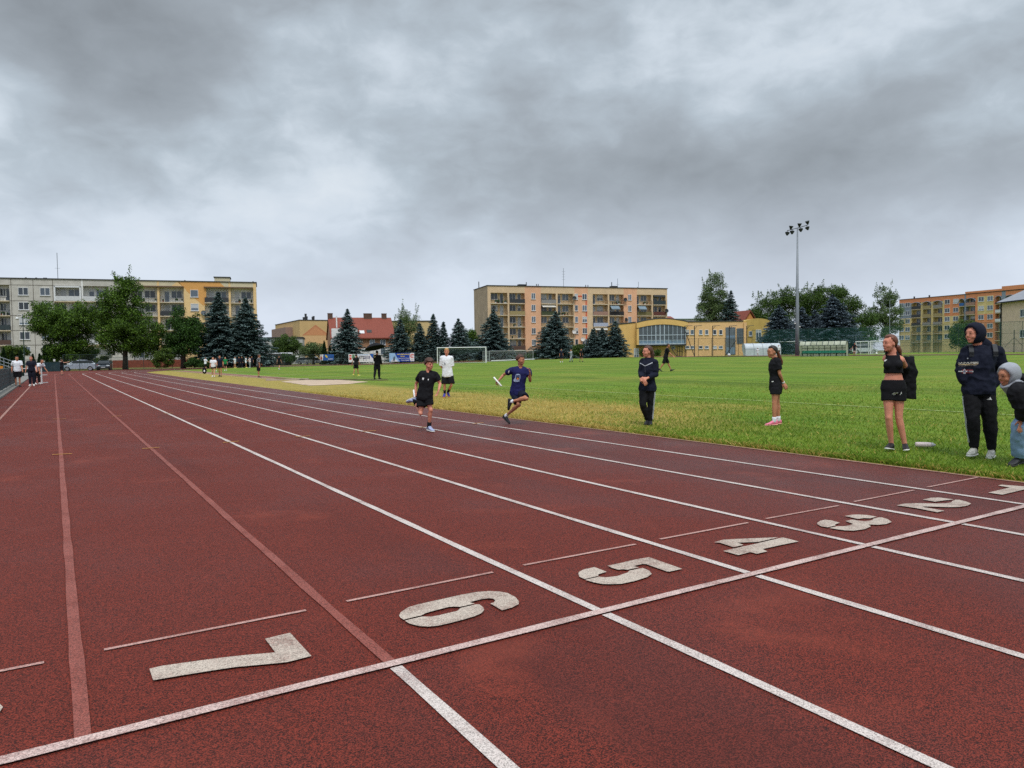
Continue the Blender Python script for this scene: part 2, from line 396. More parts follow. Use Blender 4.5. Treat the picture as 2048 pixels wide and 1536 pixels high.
mb = MB(); xx = np.linspace(XO+.03, XI-.06, 70); yw = [.03*(1+.14*mnoise.noise(V((q*2.1, 7.7, 0)))+random.uniform(-.05, .05)) for q in xx]; yo = [.006*mnoise.noise(V((q*.9, 1.1, 0))) for q in xx]
for i in range(69): mb.sheet([(xx[i], yo[i]-yw[i]), (xx[i+1], yo[i+1]-yw[i+1]), (xx[i+1], yo[i+1]+yw[i+1]), (xx[i], yo[i]+yw[i])], Z2)
tag(mb.build('finish_line', rubber('worn_paint', C(216, 190, 182), (.42, .64))), 'white finish line painted across all lanes', 'finish line', kind='structure')
def gpoly(pts, z):
    out = []
    for px, py in pts:
        r = ray(px, py); t = (z-CAM.z)/r.z; p = CAM+r*t; out.append((p.x, p.y))
    return out
def crop(o, s, pts): return [(o[0]+x/s, o[1]+y/s) for x, y in pts]
DIG = {
 'seven': [((280, 1240), 5.689, [(1422,212),(1707,143),(1950,408),(1690,475),(1600,487),(1350,510),(1080,535),(780,580),(500,625),(150,685),(107,553),(250,520),(550,478),(850,437),(1150,402),(1540,368)])],
 'six': [((780, 1170), 7.314, [(200,505),(150,475),(133,447),(155,400),(265,325),(400,285),(600,240),(850,185),(1050,140),(1250,103),(1450,87),(1600,95),(1720,115),(1840,180),(1888,240),(1880,280),(1790,325),(1640,370),(1465,268),(1515,258),(1540,225),(1510,200),(1450,193),(1350,203),(1165,250),(1240,270),(1030,318),(930,315),(860,320),(700,360),(520,410),(470,440)]),
         ((780, 1170), 7.314, [(215,520),(470,460),(600,462),(700,445),(850,410),(985,378),(1030,335),(1270,280),(1310,285),(1360,320),(1378,365),(1340,410),(1240,455),(1050,510),(900,550),(700,595),(560,607),(430,600),(290,565)])],
 'five': [((1140, 1100), 8.533, [(640,265),(800,235),(1100,165),(1350,120),(1915,320),(1690,370),(1640,360),(1300,240),(1240,238),(1075,275),(1180,295),(985,335),(900,328),(820,335),(720,305)]),
          ((1140, 1100), 8.533, [(145,410),(150,375),(235,330),(420,290),(625,370),(480,415),(485,440),(250,495),(160,455)]),
          ((1140, 1100), 8.533, [(260,508),(490,455),(620,465),(800,445),(980,385),(1015,350),(1240,305),(1350,350),(1395,405),(1320,460),(1100,530),(880,575),(700,582),(560,580),(400,550)])],
 'four': [((1420, 1060), 10.78, [(85,262),(290,208),(480,195),(900,178),(1320,162),(1480,155),(1050,255),(800,265),(590,272),(725,320),(510,370),(220,275)]),
          ((1420, 1060), 10.78, [(285,450),(480,405),(900,315),(1550,162),(1600,165),(1915,245),(1550,318),(1130,410),(1240,460),(1010,512),(870,475),(610,540)])],
 'three': [((1620, 1015), 11.378, [(785,190),(960,162),(1100,158),(1300,170),(1520,207),(1365,245),(1230,240),(1090,258)]),
           ((1620, 1015), 11.378, [(805,305),(960,272),(1060,290),(1230,310),(1350,300),(1430,280),(1425,260),(1560,225),(1640,225),(1760,260),(1860,325),(1740,375),(1540,392),(1330,385),(1385,428),(1250,490),(1000,525),(800,520),(620,495),(440,463),(620,425),(780,425),(900,405),(985,372)]),
           ((1620, 1015), 11.378, [(160,350),(240,300),(340,275),(480,290),(680,345),(570,385),(580,410),(400,450),(250,425),(165,380)])],
 'two': [((1780, 950), 7.642, [(500,375),(620,348),(750,343),(975,372),(820,388),(690,408),(560,385)]),
         ((1780, 950), 7.642, [(100,462),(220,437),(420,430),(700,435),(860,432),(940,418),(950,400),(1000,378),(1060,378),(1180,410),(1240,437),(1180,470),(1050,488),(900,490),(700,485),(500,480),(520,492),(835,545),(720,568),(400,505)])],
 'one': [((1780, 950), 7.642, [(1650,160),(1705,147),(2200,185),(1715,300),(1500,268),(1835,190)])],
 'eight': [((0, 1300), 6.51, [(-900,560),(-500,470),(-150,560),(0,700),(38,740),(0,800),(-60,820),(-180,700),(-420,610),(-800,680)]),
           ((0, 1300), 6.51, [(-900,980),(-820,760),(-430,690),(-210,760),(-80,840),(-200,910),(-500,1000)])]}
for nm, polys in DIG.items():
    mb = MB()
    for o, s, pts in polys: mb.sheet(gpoly(crop(o, s, pts), Z1+.004), Z1+.004)
    tag(mb.build('lane_number', m_num), 'white stencilled lane number '+nm, 'lane number', kind='structure')
for a, c in (((-260, 1393), (88, 1324)), ((208, 1299), (612, 1220)), ((693, 1202), (986, 1144)), ((1047, 1130), (1271, 1088)), ((1320, 1078), (1496, 1045)), ((1532, 1037), (1677, 1011)), ((1708, 1003), (1828, 980)), ((1855, 974), (1958, 954))):
    A, B = gpoly([a, c], Z1); mb = MB(); mb.sheet([(A[0], A[1]-.014), (B[0], B[1]-.014), (B[0], B[1]+.014), (A[0], A[1]+.014)], Z1)
    tag(mb.build('dash_line', m_thin), 'thin white dash line painted across one lane', 'dash line', kind='structure')
for a, c in (((104, 909), (144, 907)), ((284, 897), (319, 894.5)), ((446, 885), (478, 882)), ((591, 873.5), (620, 871.5)), ((106, 838), (132, 837.5)), ((224, 832.5), (244, 831.5)), ((328, 827), (346, 826)), ((725, 863), (752, 861)), ((838, 855), (860, 853)), ((945, 847.5), (967, 845))):
    A, B = gpoly([a, c], Z2); mb = MB(); wd = .03
    mb.sheet([(A[0], A[1]-wd), (B[0], B[1]-wd), (B[0], B[1]+wd), (A[0], A[1]+wd)], Z2)
    tag(mb.build('tick_mark', m_yel), 'short yellow tick mark across a lane line', 'tick mark', kind='structure')
# concrete strip and kerb outside lane eight
m_conc = M('concrete', C(120, 118, 112), .85, .2, 2, .4, 30)
mb = MB(); mb.box(XO-2.2, XO-.66, -34, 92, -.05, .05); mb.box(XO-.66, XO-.58, -34, 92, -.05, .07)
tag(mb.build('path', m_conc), 'grey concrete path outside the outer lane', 'path', kind='structure')
# long jump runway and pit
mb = MB()
for y in range(48, 96, 4): mb.sheet([(12.3, y), (13.55, y), (13.55, y+4), (12.3, y+4)], .02)
tag(mb.build('runway', M('runway_rubber', C(126, 84, 72), .8, .15, 2, .4, 60)), 'brown rubber long jump runway on the infield', 'runway', kind='structure')
m_kerb = M('pale_kerb', C(186, 168, 132), .85, .15)
for xk in (12.2, 13.65):
    mb = MB(); mb.box(xk-.05, xk+.05, 44, 96, -.05, .05)
    tag(mb.build('runway_edge', m_kerb), 'pale kerb along the long jump runway', 'kerb', kind='structure')
m_sand = M('sand', C(180, 158, 136), .95, .14, 1.2, .8, 18)
pit = [G(*q) for q in ((562, 763.5), (610, 760.5), (690, 761), (735, 764), (700, 768), (655, 770.5), (618, 771.5), (585, 767))]
c0 = sum((p for p in pit), V())/len(pit)
mb = MB(); ring0 = []; ring1 = []
for i in range(48):
    t = i/48*len(pit); a, c = pit[int(t)], pit[(int(t)+1) % len(pit)]; q = a.lerp(c, t-int(t))
    q = c0+(q-c0)*(1+.07*mnoise.noise(q*.9)); ring0.append(V((q.x, q.y, .012))); qq = c0+(q-c0)*.85; ring1.append(V((qq.x, qq.y, .05+.03*mnoise.noise(q*2))))
mb.rings([ring0, ring1], 0, False); mb.add(ring1, [tuple(range(48))])
me = mb.mesh('sand_pit', m_sand, True); recalc(me)
tag(link('sand_pit', me), 'pale sand of the long jump pit in the lawn', 'sand pit', kind='structure')
mb = MB(); q = G(575, 760.5); mb.box(-1.3, 1.3, -.12, .12, 0, .09)
tag(mb.build('takeoff_board', M('white_board', C(170, 150, 140), .7), None, loc=q, rot=(0, 0, -.35)), 'pale takeoff board lying before the sand pit', 'board')
# dark turned earth along the far side of the pit
mb = MB()
for i in range(40):
    t = i/39; q = G(600+170*t, 759.2+2.2*abs(t-.3)+random.uniform(-.3, .3)); r = random.uniform(.12, .3)
    mb.ell((q.x, q.y, q.z), ((r*1.6, 0, 0), (0, r, 0), (0, 0, .03+.03*random.random())), nu=7, nv=4)
tag(mb.build('earth_ridge', M('dark_earth', C(74, 66, 40), .95, .3, 4), None, True), 'dark turned earth beside the sand pit', 'earth', kind='stuff')
# touchline
mb = MB()
for y in range(-12, 92, 3): mb.sheet([(16.75, y, gz(16.75, y)+.012), (16.87, y, gz(16.87, y)+.012), (16.87, y+3, gz(16.87, y+3)+.012), (16.75, y+3, gz(16.75, y+3)+.012)])
tag(mb.build('touchline', M('chalk', C(150, 168, 96), .9, .3, 6)), 'faded white touchline on the grass', 'touchline', kind='structure')

# ------------------------------------------------------------ grass blades
def blades():
    N = 430000; rng = np.random.default_rng(5)
    # dense near the camera, thinning with distance; a rim of tufts along the edge
    d = rng.random(N); X = np.where(rng.random(N) < .10, XI+.02+np.abs(rng.normal(0, .10, N)), XI+.05+30*rng.random(N)**1.5)
    Y = -4+44*rng.random(N)**1.3
    dist = np.hypot(X-CAM.x, Y-CAM.y); keep = rng.random(N) < np.clip((34-dist)/22, 0, 1)
    X, Y, dist = X[keep], Y[keep], dist[keep]; N = len(X)
    Z = np.array([gz(a, c) for a, c in zip(X, Y)])
    rim = (X < XI+.3)
    h = (.022+.034*rng.random(N))*np.where(rim, 1.2, 1); wd = (.0013+.0015*rng.random(N))*np.clip(dist/9, 1, 2.4)
    az = rng.random(N)*2*pi; lean = rng.normal(0, .55, (N, 2))
    vx = np.cos(az)*wd; vy = np.sin(az)*wd
    co = np.zeros((N, 4, 3))
    co[:, 0] = np.stack([X-vx, Y-vy, Z-.01], 1); co[:, 1] = np.stack([X+vx, Y+vy, Z-.01], 1)
    co[:, 2] = np.stack([X+vx*.7+lean[:, 0]*h*.4, Y+vy*.7+lean[:, 1]*h*.4, Z+h*.6], 1); co[:, 3] = np.stack([X+lean[:, 0]*h, Y+lean[:, 1]*h, Z+h], 1)
    nz = np.array([mnoise.noise(V((a*.7, c*.7, 3.1))) for a, c in zip(X, Y)])
    dryp = np.clip((15-X)/3.2, 0, 1)*np.clip((Y-7)/5, 0, 1)+np.where(Y > 6, .9, .35)*rim*(.75+nz)+nz*.35
    mi = (rng.random(N) < np.clip(dryp, .06, .92)).astype(np.int32)
    me = bpy.data.meshes.new('grass'); me.vertices.add(N*4); me.vertices.foreach_set('co', co.reshape(-1))
    me.loops.add(N*4); me.loops.foreach_set('vertex_index', np.arange(N*4, dtype=np.int32)); me.polygons.add(N)
    me.polygons.foreach_set('loop_start', np.arange(0, N*4, 4, dtype=np.int32))
    me.materials.append(Mleaf('grass_blade', C(76, 108, 22), C(138, 162, 54), .35)); me.materials.append(Mleaf('dry_blade', C(164, 140, 66), C(222, 198, 116), .3))
    me.polygons.foreach_set('material_index', mi); me.update(calc_edges=True); me.validate()
    return tag(link('grass', me), 'short grass blades at the edge of the infield', 'grass', kind='stuff')
blades()
# ------------------------------------------------------------ buildings
m_pane = Mglass('window_glass', (.05, .065, .085, 1), .1, .6, True); m_frame = M('white_frame', C(214, 216, 218), .4, .03)
m_tealglass = Mglass('bay_glass', (.05, .062, .07, 1), .08, .4)
m_steel = M('grey_steel', C(120, 126, 132), .45, .1, metal=.3)
m_dark = M('dark_iron', C(34, 38, 40), .5, .1)
m_roofdark = M('dark_roof', C(58, 60, 62), .8, .1)
m_bluegrey = M('bluegrey_panel', C(112, 134, 156), .5, .08)
_win = {}
def winmesh(w, h, mull):
    k = (round(w, 1), round(h, 1), mull)
    if k not in _win:
        w, h = k[0], k[1]; f = .07; mb = MB()
        mb.box(-w/2, w/2, -.06, .02, h-f, h); mb.box(-w/2, w/2, -.06, .02, 0, f)
        mb.box(-w/2, -w/2+f, -.06, .02, f, h-f); mb.box(w/2-f, w/2, -.06, .02, f, h-f)
        for q in range(mull): x = -w/2+w*(q+1)/(mull+1); mb.box(x-.045, x+.045, -.055, .02, f, h-f)
        mb.box(-w/2-.08, w/2+.08, -.14, .02, -.06, -.002)
        pb = MB(); pb.box(-w/2+f, w/2-f, -.02, .01, f, h-f)
        _win[k] = (mb.mesh('window', m_frame), pb.mesh('pane', m_pane))
    return _win[k]
def window(par, x, z, w, h, y, mull=1, name='window', glass=None):
    a, b = winmesh(w, h, mull); o = link(name, a, par, (x, y-.02, z)); p = link('pane', b, o)
    return o
class Facade:
    def __init__(s, name, label, cat, px0, d0, px1, d1, z0=0.0, group=None):
        s.A, s.B = PX(px0, d0), PX(px1, d1); u = s.B-s.A; s.len = V((u.x, u.y, 0)).length; s.u = V((u.x, u.y, 0)).normalized(); s.z0 = z0
        s.nrm = V((s.u.y, -s.u.x, 0)); s.A.z = z0
        s.th = thing(name, label, cat, s.A, math.atan2(s.u.y, s.u.x), group)
    def l(s, px, py, off=0.0):
        """local (x,z) of photo point on the facade plane pushed back by `off`"""
        r = ray(px, py); t = ((s.A-s.nrm*off)-CAM).dot(s.nrm)/r.dot(s.nrm); p = CAM+r*t-s.A
        return p.dot(s.u), p.z
    def x(s, px): return s.l(px, hor(px))[0]
    def z(s, px, py): return s.l(px, py)[1]
def block(fc, depth, top, attic, segs, mats, floors, slabh=.18, rec=1.3, back=0, base=None, over=0):
    """a slab block: recessed back volume, full wall strips and loggia bays. segs: (x0,x1,'w'|'l',matidx)"""
    mb = MB(); X0, X1 = segs[0][0], segs[-1][1]
    mb.box(X0, X1, rec, depth, -1, top-.02, back)
    for x0, x1, k, mi in segs:
        if k == 'w': mb.box(x0, x1, 0, rec, -1, top, mi)
        else: mb.box(x0, x1, 0, rec, attic, top, mi)
    wall = mb.build('wall', mats, fc.th)
    rb = MB(); rb.box(X0-.15, X1+.15, -.15, depth+.15, top+.003, top+.16); rb.build('roof', m_roofdark, fc.th)
    if base: pb = MB(); pb.box(X0, X1, -.03, -.003, -1, base[0]); pb.build('plinth', base[1], fc.th)
    return wall
def balcony(fc, x0, x1, z, rail, y=0, rec=1.3, out=.25, h=1.0, slabm=None):
    mb = MB(); mb.box(x0+.01, x1-.01, y-out, y+rec-.01, z-.17, z); o = mb.build('balcony', slabm or m_slab, fc.th)
    r = MB()
    yy = y-out+.03
    for i in range(max(2, int((x1-x0)/1.2))+1):
        x = x0+.06+(x1-x0-.12)*i/max(2, int((x1-x0)/1.2)); r.box(x-.02, x+.02, yy-.02, yy+.02, z, z+h-.04)
    r.box(x0+.04, x1-.04, yy-.025, yy+.025, z+h-.04, z+h)
    if rail is not None: r.box(x0+.05, x1-.05, yy-.05, yy-.028, z+.08, z+h-.08, 1)
    else:
        for i in range(int((x1-x0)/.3)):
            x = x0+.15+i*.3; r.box(x-.007, x+.007, yy-.01, yy+.01, z+.06, z+h-.05)
    r.build('railing', [m_dark, rail or m_dark], o)
    return o
def clutter(par, x0, x1, z, y, seed):
    """pots of plants kept on a balcony"""
    rn = random.Random(seed)
    for _ in range(rn.randint(3, 6)):
        x = rn.uniform(x0+.3, x1-.3); s = rn.uniform(.12, .26); k = rn.randint(0, 2); mb = MB(); mb.tube([(x, y, z), (x, y, z+.3)], [s*.7, s], 8); o = mb.build('flower_pot', [m_clay, m_dark, m_frame][k], par)
        mb = MB(); mb.ell((x, y, z+.40+.2*s), ((s*1.1, 0, 0), (0, s, 0), (0, 0, s*rn.uniform(1.0, 1.9))), 0, 7, 5); mb.build('plant', m_plant, o)
m_clay = M('clay', C(120, 66, 48), .8); m_plant = M('pot_plant', C(44, 66, 34), .8, .4, 9)
m_slab = M('slab_edge', C(190, 176, 150), .8, .12)
def dish(fc, x, z, y, r=.4, m=None):
    mb = MB(); rr = []
    for k in range(5): q = r*k/4; rr.append([(q*math.cos(a)+.001, -.14+.12*(k/4)**2*-1-.0, q*math.sin(a)) for a in np.linspace(0, 2*pi, 15)[:-1]])
    mb.rings(rr, 0, False); mb.rings([[(p[0], p[1]+.03, p[2]) for p in r_] for r_ in rr], 0, False)
    mb.tube([(0, 0, -.1), (0, .3, -.1)], .03, 6); mb.tube([(0, -.1, -r*.8), (0, -.5, -.1)], .015, 5)
    return mb.build('satellite_dish', m or m_dark, fc.th, loc=(x, y-.25, z), rot=(-.25, 0, random.uniform(-.5, .5)))
def awning(par, x0, x1, z, y, m, drop=.5, out=1.0):
    mb = MB(); n = 8; sag = .06
    for i in range(n):
        a, b = x0+(x1-x0)*i/n, x0+(x1-x0)*(i+1)/n
        mb.add([(a, y, z), (b, y, z), (b, y-out, z-drop), (a, y-out, z-drop)], [(0, 3, 2, 1)])
    mb.box(x0, x1, y-out-.02, y-out, z-drop-.18, z-drop)
    mb.build('awning', m, par)
def antenna(par, x, y, z, h, bars=4):
    mb = MB(); mb.tube([(x, y, z), (x, y, z+h)], .05, 6)
    for i in range(bars): q = z+h*(.45+.52*i/max(1, bars)); mb.tube([(x-.45, y, q), (x+.45, y, q)], .02, 4)
    mb.build('antenna', m_steel, par)
def stack(par, x, y, z, w, d, h, m):
    mb = MB(); mb.box(x-w/2, x+w/2, y-d/2, y+d/2, z, z+h); mb.box(x-w/2-.05, x+w/2+.05, y-d/2-.05, y+d/2+.05, z+h+.003, z+h+.12); mb.build('chimney', m, par)

# ---- central five-storey block
m_beige = M('beige_render', C(208, 182, 148), .85, .07, .7, streak=.12); m_salmon = M('salmon_render', C(216, 168, 134), .85, .06, .7, streak=.08)
m_gable = M('bare_gable', C(172, 154, 130), .9, .14, .5, .3, 12, streak=.4); m_recess = M('recess_render', C(222, 196, 160), .85, .06)
m_red = M('red_band', C(196, 72, 42), .8, .05); m_plinth = M('dark_plinth', C(74, 66, 58), .9, .2)
def panel(n_, *c): return M(n_, C(*c), .6, .12, 4)
pc = dict(char=panel('charcoal_panel', 52, 54, 58), grey=panel('grey_panel', 132, 130, 128), olive=panel('olive_panel', 150, 134, 92), green=panel('green_panel', 68, 76, 50), mauve=panel('mauve_panel', 150, 118, 104), black=panel('black_panel', 40, 38, 40), teal=panel('teal_panel', 46, 58, 62), maroon=panel('maroon_panel', 92, 52, 44), blue=panel('pale_blue_panel', 160, 168, 186), brown=panel('brown_panel', 84, 62, 54), moss=panel('moss_panel', 112, 104, 66), white=panel('white_panel', 196, 198, 200), strong=panel('strong_blue_panel', 40, 90, 150))
fc = Facade('apartment_block', 'beige and salmon five-storey apartment block with dark balconies behind the goals', 'apartment block', 977, 168, 1335, 182.5, .5)
X = fc.x; top = fc.z(977, 571.5); att = fc.z(1000, 585.5)
fl = [fc.z(1036, y) for y in (606.8, 630.2, 653.6, 677, 700)]
sg = [(977, 983, 'w', 0), (983, 1016.5, 'l', 0), (1016.5, 1020, 'w', 0), (1020, 1051, 'l', 0), (1051, 1083, 'w', 1), (1083, 1113, 'l', 0), (1113, 1116.5, 'w', 0), (1116.5, 1147.5, 'l', 0), (1147.5, 1150, 'w', 0), (1150, 1177, 'w', 1), (1177, 1186.5, 'w', 0), (1186.5, 1216.5, 'l', 0), (1216.5, 1219.5, 'w', 0), (1219.5, 1248, 'l', 0), (1248, 1274.5, 'w', 1), (1274.5, 1303.5, 'l', 0), (1303.5, 1306.5, 'w', 0), (1306.5, 1331.5, 'l', 0), (1331.5, 1335, 'w', 0)]
block(fc, 11.5, top, att, [(X(a), X(b), k, m) for a, b, k, m in sg], [m_beige, m_salmon, m_recess, m_gable], fl, back=2, base=(fl[-1]-.35, m_plinth))
gb = MB(); gb.box(X(977)-.06, X(977)-.004, .02, 11.5, -1, top-.03); gb.build('gable_wall', m_gable, fc.th)
logs = [(s[0], s[1]) for s in sg if s[2] == 'l']
rails = [['', 'char', 'grey', '', '', 'pots', 'pots', 'teal'], ['', 'olive', 'green', '', 'mauve', 'black', 'moss', 'maroon'], ['', '', '', '', 'blue', '', '', ''], ['', '', '', '', 'brown', '', '', ''], ['green', 'brown', '', '', 'brown', '', '', '']]
for r, z in enumerate(fl):
    for c, (a, b_) in enumerate(logs):
        if r >= 3 and c >= 6: continue
        x0, x1 = X(a), X(b_); k = rails[r][c]
        bo = balcony(fc, x0, x1, z, pc.get(k))
        w_ = x1-x0; sw = c in (3, 4) and False
        window(fc.th, x0+w_*(.3 if c not in (3, 4, 6) else .62), z+.95, 1.6, 1.35, 1.3, 1)
        window(fc.th, x0+w_*(.74 if c not in (3, 4, 6) else .2), z+.08, .8, 2.2, 1.3, 0, 'balcony_door')
        if k == 'pots' or (r, c) in ((0, 0), (3, 1), (2, 1), (1, 3)): clutter(bo, x0, x1, z, .25, r*9+c)
    for px, wd in ((1068, 1.0), (1153.5, .75), (1170, 1.25), (1260, .95)):
        if r < 4 or px < 1200: window(fc.th, X(px), z+1.02, wd, 1.35, 0, 1 if wd > .9 else 0)
aw = M('white_awning', C(214, 210, 202), .8); awb = M('bluegrey_awning', C(116, 134, 146), .8)
awning(fc.th, X(1084), X(1111), fl[1]+2.25, 0, aw, .25, .9); awning(fc.th, X(1189), X(1215), fl[3]+2.3, 0, aw, .25, .9)
awning(fc.th, X(1221), X(1238), fl[1]+2.4, 0, awb, .8, .9); awning(fc.th, X(1276), X(1291), fl[1]+2.4, 0, awb, .8, .9); awning(fc.th, X(1308), X(1330), fl[0]+2.4, 0, m_dark, .4, .4)
rb = MB(); z_ = fl[0]+1.85; rb.box(X(1155), X(1167), -.02, -.004, z_-.18, z_+.12); rb.box(X(1172.2), X(1174.2), -.02, -.004, fl[4]+1.3, fl[0]+1); rb.build('red_stripe', m_red, fc.th)
wd = M('white_dish', C(196, 192, 188), .5)
for px, py, m in ((1149, 597, m_dark), (1148.5, 664, wd), (1165, 679, wd), (1250, 600, m_dark), (1251, 640, m_dark), (1332, 622, m_dark), (988, 617, m_dark)): dish(fc, X(px), fc.z(px, py), 0, .5, m)
for px, h in ((1048, 1.2), (1240, 1.1)): stack(fc.th, X(px+9 if px < 1100 else px+3), 4, top, 1.6 if px > 1100 else 1.9, 1.2, .7, m_dark)
for px, h in ((967, 1.2), (1063, 1.3), (1083.5, .9), (1087, .9), (1183, .9), (1187.5, .9), (1235.5, 1.7), (1287.5, .6)): mb = MB(); mb.tube([(X(px), 3, top-.3), (X(px), 3, top+h)], .1, 6); mb.build('vent_pipe', m_roofdark, fc.th)
antenna(fc.th, X(1141.5), 4, top, 4.9); antenna(fc.th, X(1247.5), 3, top, 2.6, 1); antenna(fc.th, X(1289.5), 3, top, 1.9, 0)
for px in (1028, 1042, 1068, 1011): window(fc.th, X(px), .35, .7, .45, -.03, 0, 'basement_window')

# ---- left block
m_brn0 = M('brown_edge', C(104, 84, 66), .8)
m_panelc = M('concrete_panels', C(184, 181, 174), .9, .1, 1.0, .3, 25, streak=.16); m_yel2 = M('yellow_render', C(222, 190, 138), .85, .05, .6)
m_orange = M('orange_render', C(210, 156, 90), .85, .05, .6); m_cream = M('cream_render', C(198, 188, 160), .85, .05, .6); m_wht = M('white_render', C(226, 226, 224), .85, .06)
m_joint = M('panel_joint', C(78, 72, 64), .9)
fb = Facade('apartment_block', 'long grey and orange apartment block with white loggias behind the broad trees', 'apartment block', 0, 132, 516, 146, 0)
X = fb.x; top = fb.z(250, 561); att = fb.z(345, 574.5); xl = X(0)-14
fl = [fb.z(345, y) for y in (604.3, 632, 660, 688, 716)]
sg = [(None, -30, 'w', 0), (-30, -3, 'l', 0), (-3, 0, 'w', 3), (0, 24.5, 'l', 0), (24.5, 113, 'w', 0), (113, 168, 'l', 0), (168, 171, 'w', 3), (171, 222, 'l', 0), (222, 268, 'w', 0), (268, 318.5, 'l', 2), (318.5, 323, 'w', 1), (323, 371.5, 'l', 2), (371.5, 412.5, 'w', 1), (412.5, 461, 'l', 2), (461, 465, 'w', 1), (465, 510, 'l', 2), (510, 516, 'w', 1)]
seg = [(xl if a is None else X(a), X(b_), k, m) for a, b_, k, m in sg]
block(fb, 9, top, att, seg, [m_panelc, m_yel2, m_cream, m_wht], fl, back=3)
op = MB()
for poly in ([(355, 564), (400, 564.2), (412, 564.3), (439, 564.4), (449.5, 574.2), (412.4, 574), (412.4, 612), (366, 574)],): 
    op.prism([fb.l(*q) for q in poly], -.012, -.004)
op.prism([fb.l(*q) for q in ((372, 576), (407.5, 576), (407.5, 612), (372, 581))], -.016, -.0125)
op.build('painted_triangle', m_orange, fb.th)
op = MB(); op.prism([fb.l(*q) for q in ((340, 574.3), (353, 564), (359, 564), (366, 574.3))], -.012, -.004); op.build('painted_triangle', m_yel2, fb.th)
jb = MB()
for px in (28, 72, 111): jb.box(X(px)-.04, X(px)+.04, -.012, -.003, -1, top-.1)
for z in fl + [att]: jb.box(X(24.6), X(112.9), -.014, -.004, z-.05, z+.03)
jb.build('panel_joint', m_joint, fb.th)
logs = [(s[0], s[1]) for s in sg if s[2] == 'l']
rails = [['white', '', 'white', 'white', '', '', 'char', ''], ['', '', '', '', '', 'char', '', ''], ['white', 'teal', '', '', '', '', '', ''], ['white', 'brown', 'white', 'white', '', '', '', ''], ['', '', '', '', '', '', '', '']]
for r, z in enumerate(fl):
    for c, (a, b_) in enumerate(logs):
        x0, x1 = X(a), X(b_); k = rails[r][c]; w_ = x1-x0
        if r < 4:
            bo = balcony(fb, x0, x1, z, pc.get(k))
            if (r, c) in ((0, 4), (1, 4), (0, 5), (0, 7), (0, 6), (1, 5), (2, 1), (1, 1)): clutter(bo, x0, x1, z, .2, r*7+c+50)
        window(fb.th, x0+w_*(.68 if w_ > 3 else .3), z+.85, 1.9 if w_ > 3 else 1.0, 1.45, 1.3, 1)
        window(fb.th, x0+w_*(.28 if w_ > 3 else .72), z+.06, .9, 2.25, 1.3, 0, 'balcony_door')
    for px, m in ((52, 1), (95.5, 1), (392.5, 0)): window(fb.th, X(px), z+1.0, 1.6 if px < 300 else 1.35, 1.35, 0, m)
fr = MB()
for r in (0,):
    z = fl[r]; x0, x1 = X(113.5), X(167.5); fr.box(x0, x0+.25, -.3, 0, z, z+2.75); fr.box(x1-.25, x1, -.3, 0, z, z+2.75); fr.box(x0, x1, -.3, 0, z+2.5, z+2.76)
fr.build('loggia_frame', m_frame, fb.th)
for a, b_ in ((281, 372), (412, 510)): lb = MB(); lb.box(X(a), X(b_), -.45, 0.0, att-.02, att+.2); lb.build('loggia_canopy', m_brn0, fb.th)
hb = MB(); x0, x1 = X(432.5), X(463.5); zt = fb.z(448, 553.5); hb.box(x0, x1, 1.5, 5, top, zt); hb.box(x0-.15, x1+.15, 1.35, 5.15, zt+.003, zt+.15, 1); hb.build('roof_house', [m_cream, m_roofdark], fb.th)
antenna(fb.th, X(113.5), 3, top, 5.2, 1)
for px in (50, 71, 91, 87, 372, 510): mb = MB(); mb.tube([(X(px), 2.5, top), (X(px), 2.5, top+.5)], .15, 6); mb.build('vent_pipe', m_roofdark, fb.th); dish(fb, X(410), fb.z(410, 626), 0, .42, m_steel)
bp = MB(); bp.box(X(225), X(520), -.05, -.02, -1, fl[4]-.3); bp.build('plinth', M('brick_plinth', C(120, 62, 46), .9, .2), fb.th)

# ---- right orange block
m_or2 = M('orange_block', C(212, 138, 98), .85, .06, .6); m_yl2 = M('ochre_block', C(208, 186, 132), .85, .06, .6); m_blu = M('bluegrey_block', C(132, 142, 156), .85, .06)
fr_ = Facade('apartment_block', 'orange and ochre apartment block stepping up at the far right', 'apartment block', 1798, 243, 2048, 206, .5)
X = fr_.x; top = fr_.z(1894, 592); att = fr_.z(1894, 600.5); xr = X(2048)+22
sg = [(1798, 1823, 'w', 1), (1823, 1841, 'l', 0), (1841, 1845, 'w', 1), (1845, 1861.5, 'l', 0), (1861.5, 1866, 'w', 1), (1866, 1884, 'l', 0), (1884, 1918, 'w', 1), (1918, 1928, 'l', 0), (1928, 1931, 'w', 2), (1931, 1949.5, 'l', 0), (1949.5, 1990, 'w', 0), (1990, 2002, 'l', 0), (2002, 2010, 'w', 2), (2010, 2030, 'l', 0), (2030, None, 'w', 0)]
seg = [(X(a), xr if b_ is None else X(b_), k, m) for a, b_, k, m in sg]
fl = [fr_.z(1894, y) for y in (614.4, 631.6, 648.8, 666, 683.2)]
block(fr_, 11, top, att, seg, [m_or2, m_yl2, m_blu, m_wht], fl, back=1)
ob = MB(); ob.box(X(1888), X(1917.5), -.012, -.003, fl[1]-.1, top-.05); ob.build('painted_panel', m_or2, fr_.th)
ob = MB(); ob.box(X(1954), X(1986), -.012, -.003, fl[1]-.1, fl[0]+2.5); ob.build('painted_panel', m_yl2, fr_.th)
ob = MB(); ob.box(X(1798), X(1822.5), -.012, -.003, fl[1]-.1, fl[0]+2.5); ob.build('painted_panel', m_blu, fr_.th)
ob = MB(); ob.box(X(1798), X(1927), -.02, -.008, att, top-.02); ob.build('attic_band', m_or2, fr_.th)
